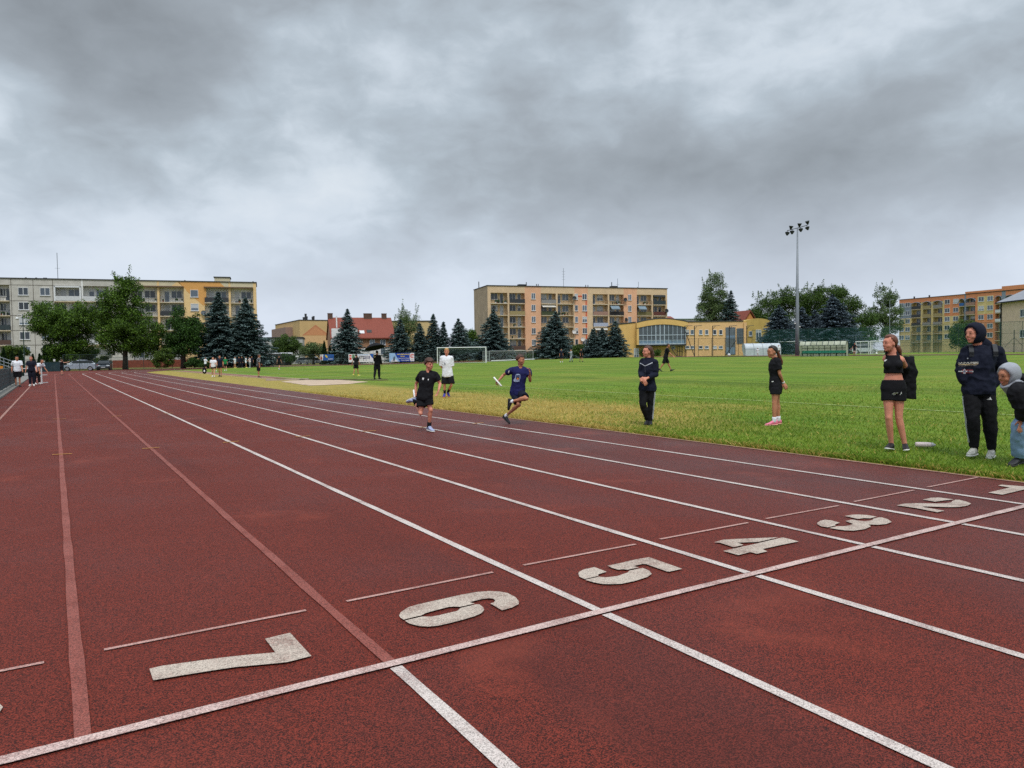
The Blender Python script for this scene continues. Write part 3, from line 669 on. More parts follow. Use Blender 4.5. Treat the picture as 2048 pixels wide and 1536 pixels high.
up = MB(); up.box(X(1930), X(2003), -.2, 11, top+.2, top+.75); up.box(X(2003), xr, -.2, 11, top+.2, top+1.4); up.build('stepped_roof', m_or2, fr_.th)
logs = [(s[0], s[1]) for s in sg if s[2] == 'l']
rails = [['char', 'olive', 'grey', 'strong', 'mauve', '', ''], ['char', 'olive', 'olive', '', 'mauve', 'white', ''], ['char', 'grey', 'grey', '', 'brown', 'white', ''], ['', '', '', '', '', '', ''], ['', '', '', '', '', '', '']]
for r, z in enumerate(fl):
    for c, (a, b_) in enumerate(logs):
        x0, x1 = X(a), X(b_); balcony(fr_, x0, x1, z, pc.get(rails[r][c])); w_ = x1-x0
        window(fr_.th, (x0+x1)/2, z+.7, 1.7 if w_ > 2 else 1.1, 1.6, 1.3, 1)
    for px in (1803, 1815, 1894, 1911, 1961.5, 1979.5): window(fr_.th, X(px), z+.95, 1.7, 1.45, -.012 if r < 2 else 0, 1)
for a, b_ in logs:
    ab = MB(); x0, x1 = X(a)-.2, X(b_)+.2; xc, hw = (x0+x1)/2, (x1-x0)/2
    ab.tube([(xc-hw*math.cos(t), -.15, att-.9+1.0*math.sin(t)) for t in np.linspace(0, pi, 11)], .1, 5); ab.build('arched_canopy', m_blu, fr_.th)
stack(fr_.th, X(2032), 5, top+1.4, .9, .9, 2.4, m_roofdark)
for px in (1819, 1849, 1957): mb = MB(); mb.tube([(X(px), 2, top), (X(px), 2, top+.9)], .25, 6); mb.build('vent_pipe', m_roofdark, fr_.th)

# ---- brown house at the right edge
m_brn = M('brown_render', C(214, 188, 168), .9, .08, 1.2, .2, 20, streak=.1)
fh = Facade('house', 'pinkish brown house with a pale hipped metal roof at the right edge', 'house', 2000, 130, 2090, 118, .6)
X = fh.x; W = X(2075); ev = fh.z(2004, 604.5)
mb = MB(); mb.box(0, W, 0, 12, -1, ev); mb.build('wall', m_brn, fh.th)
mb = MB(); o = .5; R = [(-o, -o, ev+.004), (W+o, -o, ev+.004), (W+o, 12+o, ev+.004), (-o, 12+o, ev+.004), (6, 6, ev+4.2), (W-2, 6, ev+4.2)]
mb.add(R, [(0, 1, 5, 4), (1, 2, 5), (2, 3, 4, 5), (3, 0, 4), (0, 3, 2, 1)]); mb.build('roof', M('metal_roof', C(150, 152, 160), .45, .08, 2, metal=.2), fh.th)
mb = MB(); mb.box(-o-.05, W+o, -o-.18, -o-.01, ev-.22, ev+.0); mb.box(.25, .42, -.16, -.02, 0, ev-.25); mb.build('gutter', m_dark, fh.th)
for px in (2046, 2072):
    for y in (634, 675): window(fh.th, X(px), fh.z(px, y), 1.6, 1.3, 0, 1)

# ---- red-roofed house
m_tile = M('red_tiles', C(126, 64, 50), .8, .14, 4, .6, 25); m_hw = M('house_wall', C(164, 124, 96), .9, .1, streak=.15)
fh = Facade('house', 'old house with a broad red tiled roof behind the banners', 'house', 664, 152, 787, 156, 0)
X = fh.x; W = X(787); ev = fh.z(740, 675); rg = fh.z(720, 634.5)
mb = MB(); mb.box(0, W, 0, 11, -1, ev, 0); mb.box(0, X(716), -.5, -.01, -1, fh.z(690, 657), 1); mb.box(X(716), W, -.05, -.01, -1, fh.z(740, 697), 1)
for x_ in (0.001, W-.3): mb.add([(x_, .02, ev), (x_, 10.98, ev), (x_, 5.5, rg-.15), (x_+.299, .02, ev), (x_+.299, 10.98, ev), (x_+.299, 5.5, rg-.15)], [(0, 2, 1), (3, 4, 5), (0, 3, 5, 2), (1, 2, 5, 4)], 0)
mb.build('wall', [m_hw, m_wht], fh.th)
mb = MB(); mb.prism([(-.6, ev-.25), (5.5, rg), (11.6, ev-.25), (11.6, ev-.05), (5.5, rg+.22), (-.6, ev-.05)], 0, 1)
mb.v = [(-.25 if v[1] == 0 else W+.5, v[0], v[2]) for v in mb.v]; ro = mb.build('roof', m_tile, fh.th); recalc(ro.data)
for px in (666.5, 744, 777.5): stack(ro, X(px), 5.5, rg-.3, 1.0 if px != 744 else 1.7, .9, 1.3, M('old_brick', C(92, 72, 62), .9, .2))
for px, py in ((726, 665.5), (741, 664)):
    x_, z_ = X(px), fh.z(px, py); y_ = -.6+(z_-ev+.25)/(rg-ev+.25)*6.1; 
    mb = MB(); mb.box(-.5, .5, -.06, .3, 0, .8, rot=Matrix.Rotation(-.7, 3, 'X')); mb.build('skylight', m_frame if px < 730 else m_dark, ro, loc=(x_, y_-.2, z_-.3))
for px, py in ((745, 690), (766, 690), (668, 690), (703, 690)): window(fh.th, X(px), fh.z(px, py), 1.15, 1.05, -.05 if px > 716 else -.5, 1)
window(fh.th, X(766), fh.z(766, 709), 1.0, 1.5, -.05, 0)
mb = MB(); mb.tube([(X(677), -.1+2.6, ev+2), (X(677), 2.5, ev+4.6)], .14, 8); mb.build('flue', m_wht, fh.th)

# ---- beige gable-end block with a painted pediment
fp = Facade('apartment_block', 'windowless beige end wall with a painted orange pediment beside the red roof', 'apartment block', 601, 190, 664, 194, 0)
X = fp.x; W = X(664); tp = fp.z(630, 641)
mb = MB(); mb.box(0, W, 0, 30, -1, tp); mb.build('wall', M('sand_render', C(196, 166, 116), .85, .06, .5), fp.th)
mb = MB(); mb.box(-.1, W+.1, -.1, 30.1, tp+.003, tp+.2); mb.build('roof', m_roofdark, fp.th)
mb = MB(); mb.prism([fp.l(*q) for q in ((604, 671), (631, 649.5), (660, 671), (656, 671), (631, 653), (608, 671))], -.014, -.004, 0); mb.prism([fp.l(*q) for q in ((608, 671), (631, 653), (656, 671))], -.010, -.003, 1); mb.prism([fp.l(*q) for q in ((604, 672), (661, 672), (661, 706), (604, 706))], -.010, -.003, 2)
mb.build('painted_pediment', [M('rust_paint', C(186, 124, 88), .85), M('peach_paint', C(196, 138, 96), .85), M('apricot_paint', C(206, 168, 122), .85)], fp.th)
for px, h in ((615, 1.0), (619, 1.9), (621, 1.2), (633, 1.1), (635, 1.3)): mb = MB(); mb.tube([(X(px), 3, tp), (X(px), 3, tp+h)], [.22, .3], 7); mb.build('vent_pipe', m_roofdark, fp.th)
mb = MB(); mb.box(-1.9, -.01, 8, 26, -1, fp.z(600, 652)); mb.build('side_wing', M('mauve_wall', C(142, 118, 108), .9), fp.th)

def plainblock(name, label, cat, px0, px1, d, ytop, mat, depth=10, z0=0, wins=(), roofm=None):
    f = Facade(name, label, cat, px0, d, px1, d+2, z0); W = f.len; t = f.z((px0+px1)/2, ytop)
    mb = MB(); mb.box(0, W, 0, depth, -1, t); mb.build('wall', mat, f.th)
    mb = MB(); mb.box(-.2, W+.2, -.2, depth+.2, t+.003, t+.28); mb.build('roof', roofm or m_roofdark, f.th)
    for px, py, w_, h_ in wins: window(f.th, f.x(px), f.z(px, py), w_, h_, 0, 1)
    return f
plainblock('workshop', 'low grey flat-roofed building beside the two blue spruces', 'building', 531, 606, 170, 676.5, M('pale_grey_render', C(172, 174, 172), .9, .08), 14, wins=((549, 697, 1.5, 1.6), (600, 697, 1.2, 1.2)))
g_ = plainblock('garage', 'dark garage with a bright roof edge behind the left fence', 'garage', 530, 583, 141, 708, M('dark_render', C(88, 84, 80), .9, .15), 8, roofm=M('bright_felt', C(206, 210, 216), .6), wins=((545, 719.5, .9, .45),))
plainblock('apartment_block', 'distant beige block rising behind the blue spruces by the goal', 'apartment block', 784, 872, 230, 643, M('far_beige', C(196, 172, 126), .9, .05), 14)
plainblock('hall_roof_house', 'distant low building with a dull green roof behind the yellow hall', 'building', 1352, 1412, 232, 639, M('far_grey', C(150, 152, 146), .9), 20, roofm=M('dull_green', C(104, 124, 104), .8))
def gable_house(label, px0, px1, d, yev, yrg, wallm, roofm, depth=9, side=False):
    f = Facade('house', label, 'house', px0, d, px1, d+1, .4); W = f.len; ev, rg = f.z(px0, yev), f.z(px0, yrg)
    mb = MB(); mb.box(0, W, 0, depth, -1, ev)
    if side: mb.prism([(0, ev), (W, ev), (W/2, rg)], .01, depth-.01)
    mb.build('wall', wallm, f.th); mb = MB()
    if side:
        mb.prism([(-.5, ev-.3), (W/2, rg+.05), (W+.5, ev-.3), (W+.5, ev), (W/2, rg+.35), (-.5, ev)], -.3, depth+.3)
    else:
        mb.prism([(-.5, ev-.2), (depth/2, rg), (depth+.5, ev-.2), (depth+.5, ev), (depth/2, rg+.25), (-.5, ev)], 0, 1); mb.v = [(-.3 if v[1] == 0 else W+.3, v[0], v[2]) for v in mb.v]
    r = mb.build('roof', roofm, f.th); recalc(r.data); return f
gable_house('distant house with a red roof beside the central block', 1333, 1354, 225, 642, 632.5, m_wht, m_tile)
gable_house('small orange gabled house behind the yellow hall', 1491, 1509, 185, 640, 623, M('orange_gable', C(206, 138, 80), .9), m_tile, side=True)

# ---- yellow sports hall
m_hall = M('hall_yellow', C(216, 176, 108), .85, .05, .8, streak=.14); m_hall2 = M('hall_peach', C(222, 180, 128), .85, .05, .8, streak=.08); m_hall3 = M('hall_mustard', C(188, 160, 88), .85, .08, .8, streak=.35)
fy_ = Facade('sports_hall', 'yellow sports hall with an arched glass bay and tall windows', 'sports hall', 1234, 149, 1532, 149, .55)
X, Z = fy_.x, fy_.z
mb = MB()
mb.prism([(X(1234), -1), (X(1272), -1), (X(1272), Z(1272, 645.5)), (X(1234), Z(1234, 649.5))], 0, 14, 0)
arc = [(X(1272)+(X(1373)-X(1272))*t, Z(1322, 645.5)-.0+ (Z(1322, 638.3)-Z(1322, 645.5))*math.sin(pi*min(1, t*1.0))**.9) for t in np.linspace(0, 1, 17)]
low = [(X(1272)+(X(1373)-X(1272))*t, Z(1322, 657.5)+(Z(1322, 649.3)-Z(1322, 657.5))*math.sin(pi*(.06+.88*t))) for t in np.linspace(0, 1, 17)]
mb.prism(arc + low[::-1], -1.2, 13, 0)
mb.box(X(1272)+.01, X(1373)-.01, .3, 13.5, -1, Z(1322, 652), 0)
mb.box(X(1272), X(1276), -1.2, .3, Z(1274, 690), Z(1274, 657.8), 0)
mb.box(X(1373)+.01, X(1487), .02, 14, -1, Z(1430, 643.5), 1)
cv = [(X(1487)+.01+(X(1540)-X(1487))*t, Z(1510, 645)+(Z(1510, 636.5)-Z(1510, 645))*math.sin(pi*(.08+.75*t))) for t in np.linspace(0, 1, 13)]
mb.prism([(X(1487)+.01, -1), (X(1540), -1)] + cv[::-1], .3, 16, 2)
mb.box(X(1487)+.012, X(1493), -.2, .295, -1, Z(1490, 645), 1)
o = mb.build('wall', [m_hall, m_hall2, m_hall3], fy_.th); recalc(o.data)
rb = MB(); rb.tube([(p[0], -1.15, p[1]+.08) for p in arc], .12, 5); rb.box(X(1373), X(1487), -.1, 14, Z(1430, 643.5)+.003, Z(1430, 643.5)+.18); rb.prism([(X(1233), Z(1234, 649.5)+.01), (X(1272), Z(1272, 645.5)+.01), (X(1272), Z(1272, 645.5)+.22), (X(1233), Z(1234, 649.5)+.22)], -.1, 14.1); rb.build('roof_edge', m_roofdark, fy_.th)
bz0, bz1 = Z(1322, 688), Z(1322, 670.5); gx0, gx1 = X(1276), X(1369)
gb = MB(); gt = [(gx0+(gx1-gx0)*t, Z(1322, 657.3)+(Z(1322, 649.6)-Z(1322, 657.3))*math.sin(pi*(.07+.86*t))) for t in np.linspace(0, 1, 15)]
gb.prism([(gx0, bz0), (gx1, bz0)] + gt[::-1], -1.0, -.92, 0); gy = gb.build('bay_window', m_tealglass, fy_.th)
mb = MB()
nb = 11
for i in range(nb+1):
    t = i/nb; x_ = gx0+(gx1-gx0)*t; zt = Z(1322, 657.3)+(Z(1322, 649.6)-Z(1322, 657.3))*math.sin(pi*(.07+.86*t)); wd_ = .16 if i in (4, 5, 6) else .08
    mb.box(x_-wd_/2, x_+wd_/2, -1.1, -1.003, bz0+.1, zt-.02)
mb.box(gx0, gx1, -1.09, -1.004, bz1-.06, bz1+.06); mb.box(gx0, gx1, -1.12, -1.002, bz0-.1, bz0+.1); mb.box(gx0, gx1, -1.085, -1.005, Z(1322, 680.7)-.04, Z(1322, 680.7)+.04)
mb.build('mullion', M('pale_mullion', C(176, 188, 200), .4), gy)
mb = MB(); mb.box(gx0+.05, gx1-.05, -1.04, -1.0015, bz0+.12, Z(1322, 680.7)-.04); mb.build('spandrel', m_bluegrey, gy)
mb = MB(); mb.box(gx0-.1, gx1+.1, -1.15, .3, bz0-.35, bz0-.101); mb.build('bay_floor', m_dark, fy_.th)
for px in (1375, 1384.5, 1401.5, 1413.5, 1429.5, 1441.5): window(fy_.th, X(px), Z(px, 669.3), .72, 1.0, .02, 0); window(fy_.th, X(px), Z(px, 697.5), .8, .62, .02, 0)
for px, y0, y1, w_ in ((1461, 655, 709, 1.9), (1480, 657, 687, 1.25)):
    mb = MB(); a, c = X(px)-w_/2, X(px)+w_/2; mb.box(a, c, -.03, .02, Z(px, y1), Z(px, y0)); g = mb.build('stair_window', m_tealglass, fy_.th)
    mb = MB()
    for t in (0, .33, .66, 1): mb.box(a+(c-a)*t-.05, a+(c-a)*t+.05, -.08, -.032, Z(px, y1), Z(px, y0))
    for t in (0, .28, .45, .62, 1): q = Z(px, y1)+(Z(px, y0)-Z(px, y1))*t; mb.box(a+.05, c-.05, -.07, -.031, q-.05, q+.05)
    mb.build('mullion', m_steel, g)
    if px < 1470: mb = MB(); mb.box(a+.1, c-.1, -.06, -.0315, Z(px, 677.5), Z(px, 671)); mb.box(a+.1, c-.1, -.06, -.0315, Z(px, 708), Z(px, 694)); mb.build('spandrel', m_bluegrey, g)
window(fy_.th, X(1502), Z(1502, 672), .7, 1.0, .3, 0); window(fy_.th, X(1518), Z(1518, 682), 1.1, 2.3, .3, 1)
def door(par, x, z, w_, h_, y, fm, gm, cross=True):
    mb = MB(); f = .1
    mb.box(x-w_/2, x+w_/2, y-.06, y-.002, z, z+.12); mb.box(x-w_/2, x+w_/2, y-.06, y-.002, z+h_-f, z+h_)
    for t in ((-w_/2, -w_/2+f), (-f/2, f/2), (w_/2-f, w_/2)): mb.box(x+t[0], x+t[1], y-.06, y-.002, z+.12, z+h_-f)
    if cross: mb.box(x-w_/2+f, x+w_/2-f, y-.055, y-.003, z+h_*.48, z+h_*.54)
    o = mb.build('door', fm, par); g = MB(); g.box(x-w_/2+f, x+w_/2-f, y-.03, y-.001, z+.12, z+h_-f); g.build('pane', gm, o)
door(fy_.th, X(1272.8), Z(1273, 716)+.0, 1.05, 1.95, 0, m_frame, m_pane); door(fy_.th, X(1360), Z(1360, 713), 1.1, 2.1, .3, m_dark, m_hall)
window(fy_.th, X(1347), Z(1347, 698), .8, .62, .3, 0)
# ------------------------------------------------------------ trees
def leafmesh(name, pos, size, mats, trunk=None, flat=.0, aspect=.62, rng=None, dirs=None, mi=None):
    """many small leaf-clump faces, each a bent diamond"""
    rng = rng or RNG; N = len(pos)
    a = rng.normal(size=(N, 3)); a[:, 2] *= (1-flat); a /= np.linalg.norm(a, axis=1, keepdims=True)+1e-9
    if dirs is not None: a = dirs/np.linalg.norm(dirs, axis=1, keepdims=True)
    r = rng.normal(size=(N, 3))
    if flat: r[:, 2] *= (1-flat)
    b = np.cross(a, r); b = np.cross(b, a) if flat else b
    if flat:
        b = np.cross(a, np.array([0, 0, 1.0])+.35*rng.normal(size=(N, 3)))
    b /= np.linalg.norm(b, axis=1, keepdims=True)+1e-9
    s = size*(0.6+.8*rng.random(N)); s = s[:, None]; c = np.cross(a, b)
    co = np.stack([pos-a*s*.5, pos-b*s*.5*aspect-c*s*.12, pos+a*s*.5, pos+b*s*.5*aspect-c*s*.12], 1)
    me = bpy.data.meshes.new(name); me.vertices.add(N*4); me.vertices.foreach_set('co', co.reshape(-1).astype(np.float32))
    me.loops.add(N*4); me.loops.foreach_set('vertex_index', np.arange(N*4, dtype=np.int32)); me.polygons.add(N)
    me.polygons.foreach_set('loop_start', np.arange(0, N*4, 4, dtype=np.int32))
    for m in (mats if isinstance(mats, list) else [mats]): me.materials.append(m)
    if mi is not None: me.polygons.foreach_set('material_index', mi.astype(np.int32))
    me.update(calc_edges=True); return me
m_bark = M('bark', C(84, 74, 64), .95, .25, 3, .8, 12); m_bark2 = M('dark_bark', C(58, 50, 44), .95, .25, 3, .8, 12)
L_lin = Mleaf('linden_leaf', C(26, 50, 12), C(96, 128, 40), .2); L_dark = Mleaf('dark_leaf', C(20, 44, 16), C(70, 104, 40), .2)
L_pop = Mleaf('poplar_leaf', C(48, 72, 40), C(120, 140, 88), .25); L_oak = Mleaf('oak_leaf', C(34, 58, 24), C(94, 120, 54), .25)
L_spr = Mleaf('spruce_needle', C(34, 52, 50), C(114, 136, 134), .12, .6); L_sprd = Mleaf('blue_spruce_needle', C(36, 48, 56), C(108, 124, 136), .12, .6)
L_bush = Mleaf('bush_leaf', C(34, 56, 18), C(98, 122, 44), .2); L_thuja = Mleaf('thuja_leaf', C(18, 36, 18), C(48, 72, 36), .1)
def blobs(env, n, r0, r1, rng):
    """clump centres spread through the crown envelope (list of ellipsoids cx,cy,cz,rx,ry,rz)"""
    vol = np.array([e[3]*e[4]*e[5] for e in env])**.8; out = []
    for k in rng.choice(len(env), n, p=vol/vol.sum()):
        e = env[k]; d = rng.normal(size=3); d /= np.linalg.norm(d); q = (.35+.65*rng.random())**.5 if rng.random() < .75 else rng.random()
        out.append((e[0]+d[0]*e[3]*q, e[1]+d[1]*e[4]*q, e[2]+d[2]*e[5]*q, rng.uniform(r0, r1)))
    return np.array(out)
def broadleaf(label, px, d, ytop, ybase, env, leaf, seed, nblob=90, nleaf=9000, size=.34, r=(.7, 1.4), trunkr=.28, group='broadleaf trees round the stadium', name='broadleaf_tree', trunk=True, wisps=0, split=.42):
    """env ellipses given in photo pixels: (px, py, halfwidth, halfheight)"""
    base = PX(px, d); k = d/F_PX; rng = np.random.default_rng(seed)
    t = thing(name, label, 'tree' if trunk else 'bush', base, 0, group)
    nblob = int(nblob*1.25); nleaf = int(nleaf*2.6); size *= .70; E_ = []
    for ex, ey, hw, hh in env:
        q = P(ex, ey, d)-base; E_.append((q.x, q.y, q.z, hw*k, min(hw*k, 4.5)*.95, hh*k))
    B = blobs(E_, nblob, r[0], r[1], rng)
    w_ = B[:, 3]**2; idx = rng.choice(len(B), nleaf, p=w_/w_.sum()); dd = rng.normal(size=(nleaf, 3)); dd /= np.linalg.norm(dd, axis=1, keepdims=True)
    rad = B[idx, 3]*(.45+.6*rng.random(nleaf)); pos = B[idx, :3]+dd*rad[:, None]*np.array([1, 1, .75])
    if wisps:
        e = max(E_, key=lambda q: q[2]+q[5]); n2 = wisps*40; ww = rng.random((wisps, 2))*2*pi
        for i in range(wisps):
            e = E_[rng.integers(len(E_))]; an = rng.random()*pi; st = np.array([e[0]+math.cos(an)*e[3]*.9, e[1]+rng.normal()*.6, e[2]+math.sin(an)*e[5]*.92]); dr = np.array([math.cos(an)*.5, rng.normal()*.3, .4+abs(math.sin(an))]); L = rng.uniform(.8, 1.9)
            s_ = rng.random((40, 1))*L; pos = np.vstack([pos, st+dr*s_+rng.normal(size=(40, 3))*.16*(1.3-s_/L)])
    pos = pos[pos[:, 2] > .25]
    o = link('crown', leafmesh('crown', pos, size, leaf, rng=rng), t)
    if trunk:
        mb = MB(); top = max(e[2]+e[5] for e in E_); zf = top*split
        mb.tube([(0, 0, -.2), (.05, 0, zf*.3), (.1, .05, zf), (.15, .1, zf*1.5)], [trunkr*1.25, trunkr, trunkr*.75, trunkr*.45], 9)
        for i in rng.choice(len(B), min(12, len(B)), replace=False):
            q = V(B[i, :3]); s_ = V((.08, .03, zf*rng.uniform(.55, 1.3))); mb.tube([s_, s_.lerp(q, .5)+V((0, 0, .3)), q], [trunkr*.42, trunkr*.25, .04], 6)
        mb.build('trunk', m_bark2, t, True)
    return t
def spruce_mesh(h, R, seed, leaf, dens=1.0, skirt=.03, droop=.28, shape=1.0):
    rng = np.random.default_rng(seed); pos = []; dirs = []; sz = []
    z = skirt*h
    nl = int(15*dens*h/9)+9
    for i in range(nl):
        f = i/(nl-1); zc = skirt*h+(h*.985-skirt*h)*f**.92
        prof = (1-f)**shape*R*(1 if f > .07 else .82)+.12
        nb = max(5, int((9+12*(1-f))*dens))
        off = rng.random()*6.28; lop = rng.random()*6.28 if i == 0 else lop
        for j in range(nb):
            az = off+2*pi*j/nb+rng.normal()*.16; L = prof*rng.uniform(.62, 1.2)*(1+.13*math.cos(az-lop)+.16*mnoise.noise(V((math.cos(az)*1.3+seed, math.sin(az)*1.3, zc*.35)))); zz = zc+rng.normal()*h*.012
            n = max(3, int(L/.155)); t = (np.arange(n)+.6)/n
            for side in (-1, 0, 1, 2):
                m = n if side < 2 else max(1, n//2); tt = t[-m:]
                rr = tt*L; drop = -droop*L*(tt**1.4)*(1-.4*f)+.16*L*np.maximum(0, tt-.72)*(1.4)
                lat = (0 if side in (0, 2) else side)*(.20+.17*L*(1-tt)*.8)*rng.uniform(.7, 1.2, m)
                p = np.stack([rr*math.cos(az)-lat*math.sin(az), rr*math.sin(az)+lat*math.cos(az), zz+drop+rng.normal(size=m)*.05-(.14 if side == 2 else 0)], 1)
                pos.append(p); dv = np.tile([math.cos(az)-.7*(side if side in (-1, 1) else 0)*math.sin(az), math.sin(az)+.7*(side if side in (-1, 1) else 0)*math.cos(az), -.18], (m, 1))+rng.normal(size=(m, 3))*.18
                dirs.append(dv); sz.append(np.full(m, 1.0))
    pos = np.vstack(pos); dirs = np.vstack(dirs)
    # leading shoot
    n = 26; pt = np.stack([rng.normal(size=n)*.05, rng.normal(size=n)*.05, h*(.95+.065*rng.random(n))], 1); pos = np.vstack([pos, pt]); dirs = np.vstack([dirs, np.stack([rng.normal(size=n)*.5, rng.normal(size=n)*.5, np.ones(n)], 1)])
    ok = pos[:, 2] > .12
    return leafmesh('crown', pos[ok], .37, leaf, flat=.6, aspect=.5, rng=rng, dirs=dirs[ok])
def spruce(label, px, d, ytop, hw, seed, leaf=None, shape=1.0, skirt=.04, group='blue spruces round the stadium', dens=1.0, ybase=None):
    base = PX(px, d); h = P(px, ytop, d).z-base.z; R = hw*d/F_PX*1.45
    t = thing('spruce_tree', label, 'tree', base, 0, group)
    link('crown', spruce_mesh(h, R, seed, leaf or L_spr, dens, skirt, shape=shape), t)
    mb = MB(); mb.tube([(0, 0, -.2), (0, 0, h*.5), (0, 0, h*.93)], [.2+.012*h, .12+.005*h, .03], 8); mb.build('trunk', m_bark2, t, True)
    return t
GB = 'broadleaf trees by the left block'
broadleaf('broad yellow-green linden in front of the grey concrete panels', 128, 113, 590, 735, [(110, 632, 46, 36), (150, 640, 45, 34), (140, 680, 46, 40), (100, 650, 34, 30), (170, 628, 30, 22), (128, 705, 34, 24)], L_lin, 1, 170, 15000, .33, (.7, 1.3), .3, GB)
broadleaf('tallest linden with a narrow crown top beside the grey concrete panels', 250, 112, 546, 738, [(252, 580, 28, 32), (245, 620, 46, 40), (270, 660, 58, 50), (225, 670, 40, 40), (292, 680, 38, 36), (240, 640, 48, 40)], L_lin, 2, 200, 18000, .33, (.6, 1.25), .36, GB, wisps=10)
broadleaf('dark round linden between the tallest linden and the spruces', 366, 113, 612, 738, [(372, 645, 32, 30), (365, 680, 38, 36), (388, 672, 24, 34), (345, 690, 24, 26)], L_dark, 3, 110, 10000, .33, (.6, 1.2), .36, GB)
broadleaf('clipped round green bush at the edge of the far bend', 328, 106, 697, 741, [(328, 718, 19, 20)], L_bush, 4, 70, 4500, .2, (.25, .5), 0, 'bushes by the far left bend', 'round_bush', False)
broadleaf('dark bush under the two big spruces', 396, 112, 714, 742, [(392, 728, 20, 13), (412, 730, 16, 11)], L_dark, 5, 40, 2600, .24, (.3, .55), 0, 'bushes by the far left bend', 'bush', False)
broadleaf('low green bush beside the dark parked car', 205, 114, 712, 737, [(205, 724, 17, 11)], L_bush, 6, 30, 1800, .24, (.3, .5), 0, 'bushes by the far left bend', 'bush', False)
broadleaf('bright green bush behind the street lamp', 30, 112, 690, 724, [(30, 702, 22, 13), (18, 706, 14, 12)], L_bush, 7, 45, 2800, .26, (.35, .6), 0, 'bushes by the far left bend', 'bush', False)
broadleaf('leafy bush under the yellow-green linden', 105, 114, 688, 734, [(102, 706, 17, 17), (98, 718, 14, 14)], L_dark, 8, 45, 3000, .26, (.35, .6), 0, 'bushes by the far left bend', 'bush', False)
broadleaf('dark bush below the linden trunk by the silver car', 148, 118, 690, 735, [(150, 712, 36, 16), (180, 708, 18, 14)], L_dark, 9, 50, 3600, .26, (.35, .7), 0, 'bushes by the far left bend', 'bush', False)
def thuja(px, d, ytop, hw, label, group='thujas by the left block'):
    base = PX(px, d); h = P(px, ytop, d).z-base.z; R = hw*d/F_PX; rng = np.random.default_rng(int(px*7)); n = 1400
    f = rng.random(n)**1.25; a = rng.random(n)*2*pi; r = R*np.minimum(1, (1-f)*1.7)**.8*(.75+.3*rng.random(n))
    pos = np.stack([np.cos(a)*r, np.sin(a)*r, .1+f*h*.97], 1); dirs = np.stack([np.cos(a)*.4, np.sin(a)*.4, np.ones(n)], 1)+rng.normal(size=(n, 3))*.25
    t = thing('thuja', label, 'tree', base, 0, group); link('crown', leafmesh('crown', pos, .34, L_thuja, rng=rng, dirs=dirs, aspect=.45), t)
    mb = MB(); mb.tube([(0, 0, -.1), (0, 0, h*.5)], [.08, .04], 6); mb.build('trunk', m_bark2, t)
for px, yt, hw, lb in ((8, 697, 6, 'dark cone-shaped thuja nearest the left edge of the photo'), (24.5, 703, 5.5, 'narrow thuja above the head of the white shirted boy'), (42, 701, 6, 'thuja close left of the street lamp pole'), (66, 710, 4, 'short thuja behind the navy shirted boy'), (79.5, 709, 4.5, 'pointed thuja by the concrete wall base'), (94, 716, 4, 'small thuja left of the yellow-green linden')): thuja(px, 108, yt, hw, lb)
for px, yt, hw, lb in ((649, 682, 5.5, 'tallest thuja before the apricot end wall'), (660, 692, 4, 'small thuja left of the spruce by the red roof'), (668, 690, 4, 'thuja half hidden by the spruce by the red roof')): thuja(px, 145, yt, hw, lb, 'thujas by the apricot end wall')
G1 = 'blue spruces behind the far bend'
spruce('tall blue spruce before the orange stairwell, left of its pair', 440, 117, 586, 40, 21, shape=.85, group=G1, dens=1.25)
spruce('tall blue spruce at the corner of the orange block, right of its pair', 494, 119, 597, 44, 22, shape=.85, group=G1, dens=1.25)
spruce('lone blue spruce in front of the red-roofed house', 697, 147, 620, 33, 23, shape=.9, group=G1, dens=1.1)
spruce('blue spruce under the birch beside the red-roofed house', 802, 151, 640, 25, 24, shape=.8, group=G1)
spruce('slim blue spruce right of the birch', 840, 152, 648, 20, 25, shape=.8, group=G1)
spruce('pointed blue spruce above the blue and white banner', 868, 153, 630, 18, 26, shape=.75, group=G1)
spruce('small blue spruce between two wider ones by the goal', 888, 153, 645, 14, 27, shape=.8, group=G1)
spruce('wide blue spruce behind the goal net', 918, 153, 639, 27, 28, shape=.75, group=G1)
spruce('blue spruce before the bare gable wall', 988, 148, 621, 34, 29, shape=.8, group=G1, dens=1.15)
spruce('blue spruce in front of the middle of the salmon block', 1112, 150, 624, 37, 30, shape=.8, group=G1, dens=1.15)
spruce('small blue spruce left in the trio beside the yellow hall', 1186, 140, 660, 19, 31, shape=.85, group=G1)
spruce('middle blue spruce of the trio beside the yellow hall', 1205, 141, 658, 20, 32, shape=.85, group=G1)
spruce('tallest blue spruce of the trio against the yellow hall', 1231, 140, 643, 24, 33, shape=.85, group=G1)
broadleaf('round green bush between the salmon block and the spruce trio', 1160, 143, 688, 714, [(1160, 700, 18, 11)], L_oak, 34, 40, 2200, .28, (.4, .7), 0, 'bushes behind the far bend', 'bush', False)
broadleaf('clipped dark hedge beside the white hall door', 1299, 147, 699, 715, [(1287, 707, 6, 7), (1297, 707, 7, 7), (1308, 707, 7, 7), (1316, 707, 5, 7)], L_oak, 35, 40, 2400, .26, (.35, .6), 0, 'bushes behind the far bend', 'hedge', False)
broadleaf('feathery birch rising behind the spruces', 812, 165, 622, 715, [(806, 650, 20, 26), (822, 660, 22, 24), (808, 632, 10, 12), (832, 638, 7, 16), (790, 668, 12, 24), (815, 690, 30, 22)], L_pop, 36, 80, 5200, .3, (.6, 1.3), .2, 'broadleaf trees behind the far bend', 'birch_tree', wisps=22)
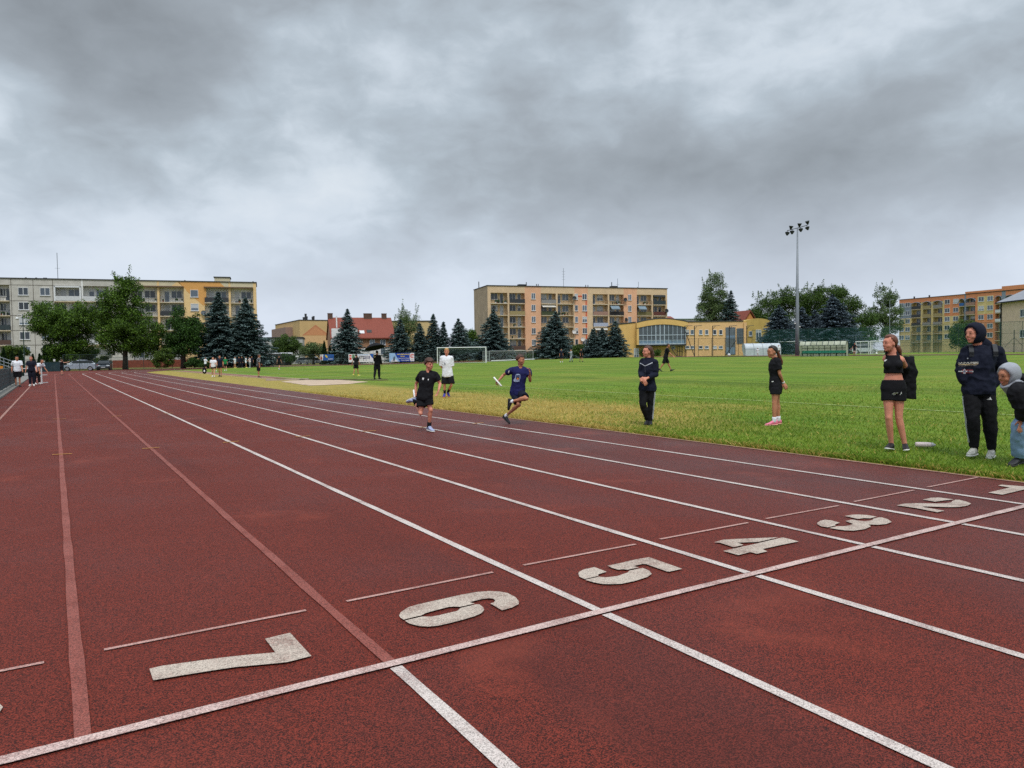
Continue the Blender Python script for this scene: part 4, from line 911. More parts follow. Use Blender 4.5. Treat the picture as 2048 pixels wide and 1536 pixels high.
broadleaf('green broadleaf tree between the spruces and the bare gable', 942, 165, 655, 715, [(942, 676, 13, 20), (948, 700, 14, 16)], L_lin, 37, 40, 3000, .36, (.7, 1.3), .2, 'broadleaf trees behind the far bend')
broadleaf('round green tree in front of the low grey building', 575, 155, 670, 722, [(575, 690, 25, 19), (562, 698, 16, 12), (590, 700, 16, 12)], L_oak, 38, 70, 5000, .34, (.6, 1.2), .2, 'broadleaf trees behind the far bend')
broadleaf('drooping willow-like tree before the apricot end wall', 626, 150, 681, 722, [(626, 698, 22, 15), (614, 704, 12, 12), (642, 704, 12, 12)], L_pop, 39, 50, 3600, .28, (.5, 1.0), .18, 'broadleaf trees behind the far bend')
broadleaf('dark shrub beside the dark garage', 578, 142, 707, 727, [(574, 717, 22, 8)], L_dark, 40, 30, 2000, .26, (.4, .7), 0, 'bushes behind the far bend', 'bush', False)
broadleaf('dark shrub under the blue spruce by the bare gable', 975, 149, 706, 724, [(972, 716, 16, 8), (1015, 716, 20, 7), (1060, 715, 22, 7)], L_dark, 41, 40, 2600, .28, (.4, .7), 0, 'bushes behind the far bend', 'bush', False)
G2 = 'broadleaf trees right of the yellow hall'
broadleaf('tall poplar rising behind the yellow hall', 1428, 178, 547, 712, [(1428, 574, 18, 25), (1428, 600, 30, 28), (1420, 630, 28, 26), (1440, 622, 26, 24), (1425, 660, 34, 26), (1404, 634, 18, 28), (1452, 610, 16, 22), (1412, 592, 16, 22), (1440, 582, 14, 20)], L_pop, 50, 170, 10000, .4, (.8, 1.5), .4, G2, wisps=14)
spruce('grey-green spruce leaning on the tall poplar', 1462, 174, 583, 24, 51, shape=.7, group='blue spruces right of the yellow hall')
broadleaf('small dark tree behind the orange gabled house', 1508, 195, 618, 712, [(1505, 634, 18, 14), (1520, 640, 14, 16)], L_oak, 52, 40, 3000, .42, (.8, 1.4), .2, G2)
broadleaf('wide airy locust tree left of the floodlight mast', 1556, 172, 572, 712, [(1560, 606, 40, 28), (1535, 622, 30, 22), (1580, 596, 26, 22), (1555, 650, 44, 30), (1520, 606, 14, 14), (1598, 604, 22, 24), (1600, 640, 30, 30)], L_oak, 53, 150, 9500, .4, (.8, 1.5), .4, G2, wisps=26)
broadleaf('broad dark oak right of the floodlight mast', 1650, 172, 567, 712, [(1640, 600, 42, 28), (1680, 612, 40, 30), (1612, 604, 26, 24), (1660, 640, 56, 36), (1705, 650, 26, 34), (1655, 582, 34, 14), (1692, 600, 24, 18), (1714, 632, 20, 26), (1625, 625, 30, 26)], L_oak, 54, 220, 15000, .4, (.8, 1.5), .45, G2, wisps=22)
broadleaf('airy poplar standing apart before the orange block', 1772, 170, 571, 712, [(1772, 596, 18, 22), (1775, 622, 30, 28), (1790, 612, 18, 20), (1765, 655, 34, 26), (1752, 632, 18, 26), (1792, 640, 16, 24), (1760, 602, 14, 20), (1784, 592, 12, 16)], L_pop, 55, 120, 7000, .36, (.6, 1.2), .35, G2, wisps=24)
broadleaf('low green tree between the oak and the airy poplar', 1730, 165, 622, 712, [(1732, 650, 26, 24), (1720, 676, 28, 20)], L_oak, 56, 60, 4600, .38, (.7, 1.3), .25, G2)
broadleaf('small round tree before the ochre block', 1926, 140, 636, 706, [(1926, 660, 24, 22), (1918, 680, 20, 14), (1938, 674, 18, 16)], L_oak, 57, 60, 5000, .32, (.6, 1.1), .2, G2)
G3 = 'blue spruces right of the yellow hall'
spruce('wide blue spruce hiding the end of the yellow hall', 1558, 140, 612, 37, 60, L_sprd, .72, group=G3, dens=1.15)
spruce('dark spruce behind the floodlight mast', 1604, 143, 616, 30, 61, L_sprd, .75, group=G3)
spruce('biggest dusky blue spruce above the green-seated shelter', 1665, 142, 591, 46, 62, L_sprd, .72, group=G3, dens=1.2)
spruce('blue spruce between the mast and the biggest spruce', 1630, 146, 622, 28, 63, L_sprd, .75, group=G3)
broadleaf('greyish bush beside the biggest dusky spruce', 1700, 150, 672, 708, [(1703, 690, 18, 14), (1690, 694, 14, 12)], L_dark, 64, 40, 2600, .3, (.5, .8), 0, 'bushes behind the far bend', 'bush', False)
# ------------------------------------------------------------ fences
m_post = M('green_post', C(38, 58, 54), .5, .1); m_postb = M('black_post', C(36, 38, 40), .5, .1)
m_chain = Mnet('chain_link', C(52, 66, 62), .07, .06); m_net = Mnet('green_netting', C(44, 104, 96), .05, .085); m_black = Mnet('dark_netting', C(40, 46, 46), .06, .1)
m_tealp = Mnet('teal_shade_cloth', C(18, 52, 60), .03, .5, back=.9)
m_galv = M('galvanised', C(122, 128, 136), .5, .08, metal=.1); m_whitep = M('white_post', C(206, 208, 208), .4, .05)
def fence(label, pts, h, step, pm=m_post, nm=m_chain, group=None, rails=(0.98,), pr=.035, name='fence', z=None, clothz=(0.02, 1.0), arms=0):
    """pts: list of (px, d). posts, top rail and one net per fence"""
    W = [PX(px, d) for px, d in pts]; base = W[0].copy(); t = thing(name, label, 'fence', base, 0, group)
    L = [0]
    for a, b_ in zip(W, W[1:]): L.append(L[-1]+(b_-a).length)
    N = max(1, round(L[-1]/step)); Q = []
    for i in range(N+1):
        s_ = L[-1]*i/N; k = max(j for j in range(len(L)) if L[j] <= s_+1e-6); k = min(k, len(W)-2)
        q = W[k].lerp(W[k+1], (s_-L[k])/(L[k+1]-L[k])); q.z = gz(q.x, q.y) if z is None else z; Q.append(q-base)
    pm_ = MB(); pm_.tube([(0, 0, -.1), (0, 0, h)], pr, 7); pme = pm_.mesh('post', pm)
    for q in Q: link('post', pme, t, q)
    mb = MB()
    for a, b_ in zip(Q, Q[1:]):
        for r in rails: mb.tube([a+V((0, 0, h*r)), b_+V((0, 0, h*r))], pr*.6, 5)
    mb.build('rail', pm, t)
    nb = MB()
    for a, b_ in zip(Q, Q[1:]): nb.add([a+V((0, 0, h*clothz[0])), b_+V((0, 0, h*clothz[0])), b_+V((0, 0, h*clothz[1])), a+V((0, 0, h*clothz[1]))], [(0, 1, 2, 3)])
    nb.build('wire_mesh', nm, t); return t, Q
fence('tall dark wire fence in front of the parked cars', [(126, 100.5), (222, 104)], 2.3, 1.9, rails=(.99, .5))
fence('low wire fence round the far bend on the left', [(222, 106), (330, 112), (420, 121), (505, 131), (590, 138)], 1.9, 2.3)
fence('wire fence behind the far bend carrying the banners', [(590, 138), (690, 141), (780, 143), (860, 145), (960, 148), (1090, 152), (1180, 155)], 2.05, 2.4)
fence('dark mesh fence by the thujas at the far left', [(60, 96), (127, 100)], 1.3, 1.6, nm=m_tealp, rails=(.98,))
GF = 'tall ball-stop fences on the right'
fence('tall wire fence before the yellow hall', [(1344, 133), (1420, 132), (1504, 131)], 3.2, 2.3, pm=m_postb, nm=m_chain, group=GF, rails=(.985,))
fence('tall green net fence behind the pale shelter, right of the mast', [(1504, 134), (1600, 130), (1700, 126), (1800, 122)], 4.6, 4.6, nm=m_net, group=GF, rails=(.99, .62, .28))
fence('tall green net fence in front of the orange block', [(1800, 122), (1900, 117), (2000, 112), (2090, 108)], 4.7, 2.75, nm=m_net, group=GF, rails=(.99, .62, .28))
fence('farther green court fence before the ochre block', [(1735, 150), (1850, 146), (1960, 142)], 4.2, 3.6, nm=m_net, group=GF, rails=(.99, .5), clothz=(0, .8))
# leaning ball-stop poles with short arms before the hall
for i, (px, lean, lb) in enumerate(((1370, 0, 'black ball-stop pole with a forked top at the glass bay'), (1389, 0, 'black ball-stop pole second from the glass bay'), (1425.5, 0, 'black ball-stop pole in front of the middle of the yellow hall'), (1459, 0, 'black ball-stop pole before the tall stair window'), (1493.5, 0, 'black ball-stop pole at the mustard end of the hall'))):
    b_ = PX(px, 129); h = P(px, 652, 129).z-b_.z; t = thing('ball_stop_pole', lb, 'pole', b_, YAW*-1, 'ball-stop poles before the yellow hall')
    mb = MB(); mb.tube([(0, 0, -.1), (0, 0, h)], .075, 8); mb.build('post', m_postb, t)
    mb = MB(); mb.tube([(0, 0, h), (1.3, 0, h+.08)], .045, 6); mb.tube([(0, 0, h-.6), (.5, 0, h+.02)], .035, 6); mb.build('arm', m_postb, t)
for px0, py0, px1, py1, lb in ((1371, 663, 1389, 710, 'slanting black brace leaning from the pole at the glass bay'), (1339, 690, 1354, 711, 'slanting black brace below the glass bay'), (1450, 710, 1472, 681, 'slanting black brace before the stair window')):
    a, c = P(px0, py0, 128.6), P(px1, py1, 128.6); mb = MB(); o = a if a.z < c.z else c; o = V((o.x, o.y, gz(o.x, o.y)-.02)); lowp, hi = (a, c) if a.z < c.z else (c, a)
    mb.tube([V((0, 0, 0))+(V((lowp.x, lowp.y, o.z))-o), hi-o], .06, 7); tag(mb.build('brace_pole', m_postb, None, loc=o), lb, 'pole', 'slanting brace poles')
# guyed mast poles by the brown house
b_ = PX(2028, 112); t = thing('ball_stop_pole', 'braced tripod mast before the brown house', 'pole', b_)
mb = MB(); mb.tube([(0, 0, -.1), (0, 0, P(2028, 660, 112).z-b_.z)], .06, 7); mb.build('post', m_postb, t)
mb = MB(); hz_ = P(2028, 675, 112).z-b_.z
for sx in (-1, 1): mb.tube([(0, 0, hz_), (sx*1.4*RT.x, sx*1.4*RT.y, .9)], .03, 5)
mb.build('brace', m_postb, t)

# ------------------------------------------------------------ teal fence beside the track, barrier, railings
W0, W1 = G(-12, 796), G(27.5, 766.5); x_ = (W0.x+W1.x)/2
t = thing('fence', 'waist-high dark teal mesh fence beside the outer lane', 'fence', (x_, 17, 0))
L = W1.y-17; n_ = 10; pmb = MB(); pmb.tube([(0, 0, -.06), (0, 0, 1.06)], .035, 7); pme = pmb.mesh('post', m_post)
for i in range(n_+1): link('post', pme, t, (0, L*i/n_, 0))
mb = MB(); mb.tube([(0, 0, 1.05), (0, L, 1.05)], .035, 6); mb.build('rail', m_post, t)
mb = MB(); mb.box(.038, .052, .02, L-.02, .1, 1.02)
m_tp, n = newmat('teal_mesh_panel'); b = n.bsdf; oc = n.obj(); yy = n.sep(oc)
gx = n.math('LESS_THAN', n.math('FRACT', n.math('DIVIDE', yy[1], .2)), .16); gz_ = n.math('LESS_THAN', n.math('FRACT', n.math('DIVIDE', yy[2], .2)), .16)
n.lk(n.mix(n.math('MAXIMUM', gx, gz_), C(14, 40, 46), C(28, 70, 76)), b.inputs['Base Color']); b.inputs['Roughness'].default_value = .6
mb.build('mesh_panel', m_tp, t)
# white framed barrier
b0, b1 = PX(29, 47.5), PX(82, 47.5); t = thing('barrier', 'white framed barrier with a dark green board by the group of boys', 'barrier', b0, math.atan2(b1.y-b0.y, b1.x-b0.x)); Wd = (b1-b0).length
fm = MB()
for x in (0, Wd): fm.box(x-.03, x+.03, -.03, .03, 0, 1.0); fm.box(x-.03, x+.03, .03, .6, 0, .05); fm.box(x-.03, x+.03, .03, .55, .5, .55)
fm.box(.03, Wd-.03, -.025, .025, .93, .99); fm.box(.03, Wd-.03, -.025, .025, .42, .47); fm.build('frame', m_whitep, t)
fm = MB(); fm.box(.05, Wd-.05, -.01, .01, .475, .925); fm.build('board', M('dark_green_board', C(26, 46, 40), .6), t)
fm = MB(); fm.box(.62, .84, -.018, -.012, .5, .68); fm.build('notice', m_whitep, t)
# grandstand railing and orange seats at the left edge
b0 = PX(-10, 60); t = thing('handrail', 'grey sloping handrail of the stand at the left edge', 'handrail', V((b0.x, b0.y, 0)))
mb = MB()
a0, a1 = P(-10, 711, 60)-t.location, P(40, 727.5, 60)-t.location
for k in (0, .28, .56): mb.tube([a0-V((0, 0, k)), a1-V((0, 0, k))], .028, 6)
for s_ in (0, .35, .7, 1.0): q = a0.lerp(a1, s_); mb.tube([V((q.x, q.y, -.05)), q], .03, 6)
mb.build('rail', m_galv, t)
so_ = M('orange_plastic', C(226, 150, 46), .4)
for i, px in enumerate((-1, 5.5)):
    b0 = PX(px, 44.5); t = thing('stand_seat', ('orange plastic seat behind the teal fence, nearer the photo edge', 'orange plastic seat behind the teal fence, nearer the white shirted boy')[i], 'seat', V((b0.x, b0.y, 0)), 1.0, 'orange stand seats')
    mb = MB(); mb.rings([[(.2*math.cos(a)*s_, .2*math.sin(a)*s_, z_) for a in np.linspace(0, 2*pi, 13)[:-1]] for s_, z_ in ((.75, .82), (1, .84), (1.05, .9), (.85, .87))], 0); mb.box(-.2, .2, .14, .2, .86, 1.16); mb.build('seat', so_, t)
    mb = MB(); mb.tube([(0, 0, -.02), (0, 0, .82)], .04, 7); mb.box(-.15, .15, -.15, .15, -.01, .03); mb.build('leg', m_dark, t)
# small white signs on the far left mesh fence
for px, py, lb in ((82.5, 731.5, 'small white notice on the mesh fence left of the silver car'), (109.5, 720.5, 'small white sign above the mesh fence left of the silver car'), (594.5, 712.7, 'small white plate on the fence beside the parked white car')):
    q = P(px, py, 97 if px < 200 else 137); zb = gz(q.x, q.y); t = thing('sign', lb, 'sign', V((q.x, q.y, zb)), -YAW, 'small white fence signs'); s_ = .13 if px < 200 else .28
    mb = MB(); mb.box(-s_, s_, -.1, -.08, q.z-zb-.14, q.z-zb+.14); mb.build('plate', m_whitep, t); mb = MB(); mb.tube([(0, -.07, -.05), (0, -.07, q.z-zb+.1)], .02, 5); mb.build('post', m_post, t)

# ------------------------------------------------------------ goals
m_gnet = Mnet('goal_net', C(150, 154, 156), .12, .07); m_gnetd = Mnet('dark_goal_net', C(34, 58, 54), .06, .30)
def goal(label, p0, p1, h, back, r=.06, net=m_gnet, group='football goals', bstay=True, wind=None, m_whitep=m_whitep):
    """p0,p1 world feet of the front posts; the net runs `back` metres behind"""
    u = (p1-p0); W_ = V((u.x, u.y, 0)).length; t = thing('football_goal', label, 'goal', p0, math.atan2(u.y, u.x), group)
    for x in (0, W_):
        mb = MB(); mb.tube([(x, 0, -.05), (x, 0, h-r)], r, 10); mb.build('post', m_whitep, t)
    mb = MB(); mb.tube([(-r, 0, h-r), (W_+r, 0, h-r)], r, 10); mb.build('crossbar', m_whitep, t)
    mb = MB()
    for x in (0, W_): mb.tube([(x, 0, h-.06), (x, back, h-.3 if not bstay else h-.02)], r*.5, 6); mb.tube([(x, back, 0), (x, back, h-.02)], r*.6, 6)
    mb.tube([(0, back, h-.35), (W_, back, h-.35)], r*.35, 6); mb.tube([(0, back, .04), (W_, back, .04)], r*.5, 6); mb.build('rear_frame', m_whitep, t)
    nb = MB(); ns = 14
    for i in range(ns):
        a, c = W_*i/ns, W_*(i+1)/ns
        za = .05 if not wind else wind(a/W_); zc = .05 if not wind else wind(c/W_)
        nb.add([(a, back-.05, za), (c, back-.05, zc), (c, back-.05, h-.05), (a, back-.05, h-.05)], [(0, 1, 2, 3)])
        nb.add([(a, .03, h-.1), (c, .03, h-.1), (c, back-.05, h-.05), (a, back-.05, h-.05)], [(0, 1, 2, 3)])
    for x in (0, W_): nb.add([(x, .06, .05 if not wind else 1.2), (x, back-.06, .05 if not wind else 1.2), (x, back-.06, h-.07), (x, .06, h-.1)], [(0, 1, 2, 3)])
    nb.build('net', net, t); return t
g0, g1 = PX(875, 104), PX(971.5, 104); gl = goal('large white football goal with a hitched-up dark net', g0, g1, P(924, 694, 104).z-g0.z, 3.2, .075, m_gnetd, wind=lambda s_: 1.75-1.0*math.sin(pi*s_)*0-.55*(1-abs(2*s_-.9))*.9)
g0, g1 = PX(979, 119), PX(1066, 124); goal('smaller grey practice goal with a sagging net beyond the large goal', g0, g1, P(1020, 701.3, 121).z-g0.z, 2.0, .05, m_gnet, m_whitep=M('grey_post', C(150, 154, 156), .5))
mb = MB(); mb.tube([g0+V((.1, -.35, .16)), g1+V((0, -.35, .16))], .08, 8); tag(mb.build('ground_bar', m_whitep), 'white bar lying on the grass before the practice goal', 'bar')
for px0, px1, d0, d1, yt, lb in ((1557, 1603, 137, 135, 682.5, 'white goal frame behind the floodlight mast'), (1712, 1737, 121, 119.5, 682.3, 'white goal frame beside the parked white car'), (1741, 1799, 118, 116, 681.3, 'white goal frame behind the girl in the crop top')):
    a, c = PX(px0, d0), PX(px1, d1); goal(lb, a, c, P((px0+px1)/2, yt, (d0+d1)/2).z-a.z, 1.6, .07, m_gnet)

# ------------------------------------------------------------ shelters
m_poly = newmat('pale_polycarbonate')[0]; n = NT(m_poly); b = n.bsdf; f = n.noise(n.mapv(n.obj(), (1, 1, .4)), 1.4, 5, .6)
n.lk(n.mix(n.ramp(f, .35, .7), C(218, 220, 202), C(176, 178, 156)), b.inputs['Base Color']); b.inputs['Roughness'].default_value = .35
trn = n('ShaderNodeBsdfTranslucent'); trn.inputs[0].default_value = C(206, 208, 190); mx = n('ShaderNodeMixShader'); mx.inputs[0].default_value = .45; n.lk(b.outputs[0], mx.inputs[1]); n.lk(trn.outputs[0], mx.inputs[2]); n.lk(mx.outputs[0], n.out.inputs[0])
m_polyg = M('cloudy_polycarbonate', C(178, 186, 192), .3, .1, 1.5, streak=.1)
def shelter(label, p0, p1, h, dep, openside, polym, ribs, seats):
    u = p1-p0; W_ = V((u.x, u.y, 0)).length; t = thing('team_shelter', label, 'shelter', p0, math.atan2(u.y, u.x), 'team shelters on the far side')
    sgn = 1 if openside else -1                       # open side faces -y
    prof = [(dep, 0), (dep, h*.45)]+[(dep*.5-(-dep*.5)*math.cos(a) if False else dep*(.5+.5*math.cos(a)), h*.45+(h*.55)*math.sin(a)) for a in np.linspace(.12, pi*.83, 12)]
    if not openside: prof = [(dep-q[0], q[1]) for q in prof]
    mb = MB()
    for a, c in zip(prof, prof[1:]): mb.add([(0, a[0], a[1]), (W_, a[0], a[1]), (W_, c[0], c[1]), (0, c[0], c[1])], [(0, 1, 2, 3)])
    mb.build('canopy', polym, t, True)
    mb = MB()
    for x in (0, W_): pl = [(x, q[0], q[1]) for q in prof]+[(x, prof[-1][0]+(.12 if openside else -.12), h*.5), (x, dep*.45, 0)]; mb.add(pl, [tuple(range(len(pl)))])
    mb.build('end_panel', polym, t)
    for i in range(ribs+1):
        x = W_*i/ribs; mb = MB(); mb.tube([(x, q[0]*1.0, q[1]+.02) for q in prof], .035, 6); mb.build('rib', m_post if openside else m_galv, t)
    mb = MB(); mb.tube([(0, dep-.02 if openside else .02, h*.55), (W_, dep-.02 if openside else .02, h*.55)], .03, 5); mb.tube([(0, prof[-1][0], prof[-1][1]), (W_, prof[-1][0], prof[-1][1])], .035, 5); mb.build('rail', m_post if openside else m_galv, t)
    if seats:
        for i in range(seats):
            x = .35+(W_-.7)*i/(seats-1); mb = MB(); mb.box(x-.21, x+.21, dep*.42, dep*.42+.4, .42, .47); mb.box(x-.2, x+.2, dep*.42+.38, dep*.42+.43, .475, .72); mb.build('seat', m_seat, t)
        mb = MB(); mb.box(.1, W_-.1, dep*.5, dep*.5+.1, .34, .415)
        for i in range(6): x = .2+(W_-.4)*i/5; mb.tube([(x, dep*.3, 0), (x+.1, dep*.55, .36)], .03, 5); mb.tube([(x, dep*.8, 0), (x, dep*.55, .36)], .03, 5)
        mb.build('bench_frame', m_post, t)
    return t
m_seat = M('green_seat', C(54, 160, 136), .4, .08)
p0, p1 = PX(1598, 90.5), PX(1691.5, 87.5); shelter('cream arched team shelter with a row of green seats', p0, p1, P(1645, 682.5, 89).z-p0.z, 1.5, True, m_poly, 8, 13)
p0, p1 = PX(1490.5, 119), PX(1562, 119); shelter('cloudy white closed shelter left of the floodlight mast', p0, p1, P(1525, 686.5, 119).z-p0.z, 1.9, False, m_polyg, 4, 0)

# ------------------------------------------------------------ floodlight mast and lamps
b_ = PX(1594.5, 106); H_ = P(1593, 458, 106).z-b_.z
t = thing('floodlight_mast', 'tall steel floodlight mast with seven lamps on a slanted bar', 'floodlight', b_, -YAW)
mb = MB(); mb.tube([(0, 0, -.1), (0, 0, H_*.28), (0, 0, H_)], [.30, .25, .085], 12); mb.build('mast', m_galv, t, True)
mb = MB(); mb.tube([(-1.35, .35, H_-.28), (0, 0, H_+.02), (1.3, -.35, H_+.36)], .055, 6); mb.build('crossbar', m_dark, t)
for x, up, yaw_, lb in ((-1.0, 1, .2, 0), (.25, 1, 0, 0), (1.5, 1, -.7, 0), (-1.4, -1, .5, 0), (-.75, -1, .3, 0), (.45, -1, .1, 0), (1.3, -1, -.4, 0)):
    zb = H_+.02+x*.27; mb = MB(); q = V((x, -.02, zb))
    if up > 0: rr = [(.10, .08), (.2, .22), (.34, .5), (.36, .58)]
    else: rr = [(.1, -.72), (.2, -.6), (.36, -.36), (.37, -.28)]
    ax = V((math.sin(yaw_)*.5*up, -.25, up)).normalized()
    a = ax.orthogonal().normalized(); b2 = ax.cross(a)
    mb.rings([[q+ax*(abs(z_) if up > 0 else (1.0-abs(z_)*1.0 if False else abs(z_)))+(a*math.cos(k)+b2*math.sin(k))*r_*.85 for k in np.linspace(0, 2*pi, 13)[:-1]] for r_, z_ in rr]); mb.tube([q, q+ax*.3], .03, 5)
    o = mb.build('lamp_head', m_dark, t); recalc(o.data)
for px, py, sx in ((1588.5, 647, -1), (1598, 653.5, 1)):
    z_ = P(px, py, 106).z-b_.z; mb = MB(); mb.tube([(0, 0, z_), (sx*.4, 0, z_-.02)], .03, 5); mb.box(sx*.28-.16, sx*.28+.16, -.09, .09, z_-.06, z_+.1); mb.build('camera_box', m_whitep, t)
b_ = PX(49, 104); H_ = P(48, 628.5, 104).z-b_.z
t = thing('street_lamp', 'dark green street lamp with white curled arm before the concrete block', 'street lamp', b_, -YAW)
mb = MB(); mb.tube([(0, 0, -.1), (0, 0, 1.2), (0, 0, H_)], [.1, .075, .05], 9); mb.build('pole', m_post, t)
mb = MB(); mb.tube([(0, 0, H_-.5)]+[(-.4+.4*math.cos(a), 0, H_-.45+.4*math.sin(a)) for a in np.linspace(.2, pi, 9)], .035, 6); mb.build('arm', m_whitep, t)
mb = MB(); mb.ell((-.8, 0, H_-.62), ((.22, 0, 0), (0, .22, 0), (0, 0, .2))); mb.build('lamp_shade', m_whitep, t, True)
mb = MB()
for s_ in (-1, 1): mb.tube([(0, 0, H_-1.55), (s_*.45, 0, H_-2.05)], .03, 5)
mb.build('bracket', m_post, t)
b_ = PX(1779, 128); t = thing('street_lamp', 'slim grey street lamp in front of the airy poplar', 'street lamp', b_, -YAW); H_ = P(1779, 601, 128).z-b_.z
mb = MB(); mb.tube([(0, 0, -.1), (0, 0, H_)], [.08, .05], 7); mb.build('pole', m_galv, t)
mb = MB(); mb.tube([(0, 0, H_), (.45, 0, H_+.1)], .04, 5); mb.box(.1, .7, -.1, .1, H_+.06, H_+.16); mb.build('lamp_head', m_galv, t)

# ------------------------------------------------------------ cars
m_tyre = M('tyre', C(30, 30, 32), .85); m_rim = M('rim', C(168, 170, 174), .35, metal=.6); m_cg = Mglass('car_glass', (.015, .018, .022, 1), .06, .3)
m_head = M('headlight', C(206, 212, 216), .15); m_tail = M('taillight', C(150, 28, 24), .3); m_plastic = M('black_plastic', C(34, 36, 38), .6)
def paint(name, col):
    m, n = newmat(name); b = n.bsdf; b.inputs['Base Color'].default_value = col; b.inputs['Metallic'].default_value = .25; b.inputs['Roughness'].default_value = .3; b.inputs['Coat Weight'].default_value = .6
    return m
def car(label, pos, rz, pm, L=4.3, W_=1.78, H=1.5, suv=0, group='parked cars behind the fences', box=None):
    """x forward. lower shell, greenhouse, glazing, wheels, lights, bumpers"""
    t = thing('parked_car', label, 'car', pos, rz, group); h = L/2; c = .22+.04*suv; be = .93+.06*suv
    low = [(-h+.06, c+.12), (-h, .55), (-h+.05, be-.06), (-h+.5, be+.02), (h*.38, be), (h*.86, be-.17), (h-.03, be-.34), (h, .48), (h-.1, c+.06), (h*.9, c)]
    arch = lambda x0: [(x0+.36*math.cos(a), .3+.36*math.sin(a)) for a in np.linspace(0, pi, 9)]
    wx = (h*.66, -h*.62)
    poly = low+arch(wx[0])+arch(wx[1])+[(-h+.2, c)]
    mb = MB(); Y = W_/2
    def lay(y, k): return [V((p[0]*k, y, max(p[1], c) if p[1] > c else p[1])) for p in poly]
    mb.rings([lay(-Y, .985), lay(-Y+.07, 1), lay(Y-.07, 1), lay(Y, .985)])
    tp = [(-h+.16, be-.02), (-h+.62, H-.24), (-h+1.45, H-.01), (-h*.05, H), (h*.34, H-.19), (h*.60, be-.02)] if suv and not box else [(-h+.28, be-.02), (-h+.62, H-.1), (-h+1.0, H), (h*.12, H), (h*.42, H-.13*0-.12), (h*.62*1.0, be-.02)] if not box else [(-h+.05, be-.02), (-h+.1, H-.06), (-h+.2, H), (h*.5, H), (h*.7, H-.3), (h*.84, be-.04)]
    mb.rings([[V((p[0], s_*Y*(.93 if p[1] < be+.1 else .76), p[1])) for p in tp] for s_ in (-1, -.6, .6, 1)])
    o = mb.build('body', pm, t); recalc(o.data)
    gb = MB(); cx = sum(p[0] for p in tp)/len(tp); cz = (H+be)/2+.02
    for s_ in (-1, 1):
        q = [(cx+(p[0]-cx)*.88, (be+.06 if p[1] < be+.1 else H-.1)) for p in tp[:2]+tp[-2:]]
        f = lambda z_: s_*(Y*(.93+(.76-.93)*(z_-be)/(H-be))+.012)
        gb.add([(p[0], f(p[1]), p[1]) for p in q], [(0, 1, 2, 3) if s_ < 0 else (3, 2, 1, 0)])
    a, c2 = tp[-1], tp[-2]; gb.add([(a[0]-.04+.03, -Y*.8, a[1]+.08), (a[0]-.04+.03, Y*.8, a[1]+.08), (c2[0]+.03, Y*.66, c2[1]-.0), (c2[0]+.03, -Y*.66, c2[1]-.0)], [(0, 1, 2, 3)])
    a, c2 = tp[0], tp[1]; gb.add([(a[0]+.05-.03, -Y*.8, a[1]+.1), (a[0]+.05-.03, Y*.8, a[1]+.1), (c2[0]-.03, Y*.66, c2[1]-.02), (c2[0]-.03, -Y*.66, c2[1]-.02)], [(3, 2, 1, 0)])
    gb.build('window', m_cg, t)
    wb = MB(); wb.rings([[V((.315*r_*math.cos(k), y, .315*r_*math.sin(k))) for k in np.linspace(0, 2*pi, 19)[:-1]] for r_, y in ((.7, -.1), (.95, -.11), (1, -.07), (1, .07), (.95, .11), (.7, .1))]); wm = wb.mesh('wheel', m_tyre)
    rb = MB(); rb.rings([[V((.22*math.cos(k), y, .22*math.sin(k))) for k in np.linspace(0, 2*pi, 13)[:-1]] for y in (-.115, .115)]); rm = rb.mesh('rim', m_rim)
    for x in wx:
        for s_ in (-1, 1): o = link('wheel', wm, t, (x, s_*(Y-.12), .315)); link('rim', rm, o)
    for s_ in (-1, 1):
        mb = MB(); mb.ell((h-.1, s_*(Y-.28), .66), ((.14, 0, 0), (0, .24, 0), (0, 0, .09))); mb.build('headlight', m_head, t)
        mb = MB(); mb.ell((-h+.06, s_*(Y-.22), .78), ((.1, 0, 0), (0, .2, 0), (0, 0, .12))); mb.build('taillight', m_tail, t)
        mb = MB(); mb.ell((h*.36, s_*(Y+.08), be+.1), ((.07, 0, 0), (0, .1, 0), (0, 0, .07))); mb.build('wing_mirror', pm, t)
    mb = MB(); mb.box(h-.02, h+.03, -Y*.75, Y*.75, c+.05, .42); mb.box(-h-.03, -h+.03, -Y*.75, Y*.75, c+.08, .45); mb.build('bumper', m_plastic, t)
    mb = MB(); mb.box(h+.031, h+.04, -.26, .26, .40, .50); mb.build('number_plate', m_whitep, t)
    return t
px2w = lambda px, d: PX(px, d)
hd = lambda a: -YAW+a           # heading in camera terms: 0 = towards photo right, pi = towards photo left
cc = px2w(159, 103); car('silver crossover parked side-on behind the wire fence at the far left', V((cc.x, cc.y, .0)), hd(pi+.42), paint('silver_paint', C(168, 180, 194)), 4.35, 1.8, 1.56, 1)
cc = px2w(208.5, 107); car('dark grey hatchback facing the track beside the silver crossover', V((cc.x, cc.y, .0)), hd(-pi/2+.42), paint('dark_paint', C(44, 54, 64)), 4.1, 1.75, 1.45)
cc = px2w(180, 124); car('dark car half hidden behind the silver crossover', V((cc.x, cc.y, .0)), hd(pi+.2), paint('black_paint', C(36, 40, 46)), 4.3, 1.75, 1.6, 1)
cc = px2w(627, 152); car('white hatchback with rounded nose parked left of the small blue banner', V((cc.x, cc.y, 0)), hd(-.75), paint('white_paint_car', C(188, 196, 198)), 4.0, 1.72, 1.62, 1)
cc = px2w(677, 153); car('white car parked right of the small blue banner', V((cc.x, cc.y, 0)), hd(-.6), paint('white_paint_car', C(186, 194, 198)), 4.0, 1.72, 1.5)
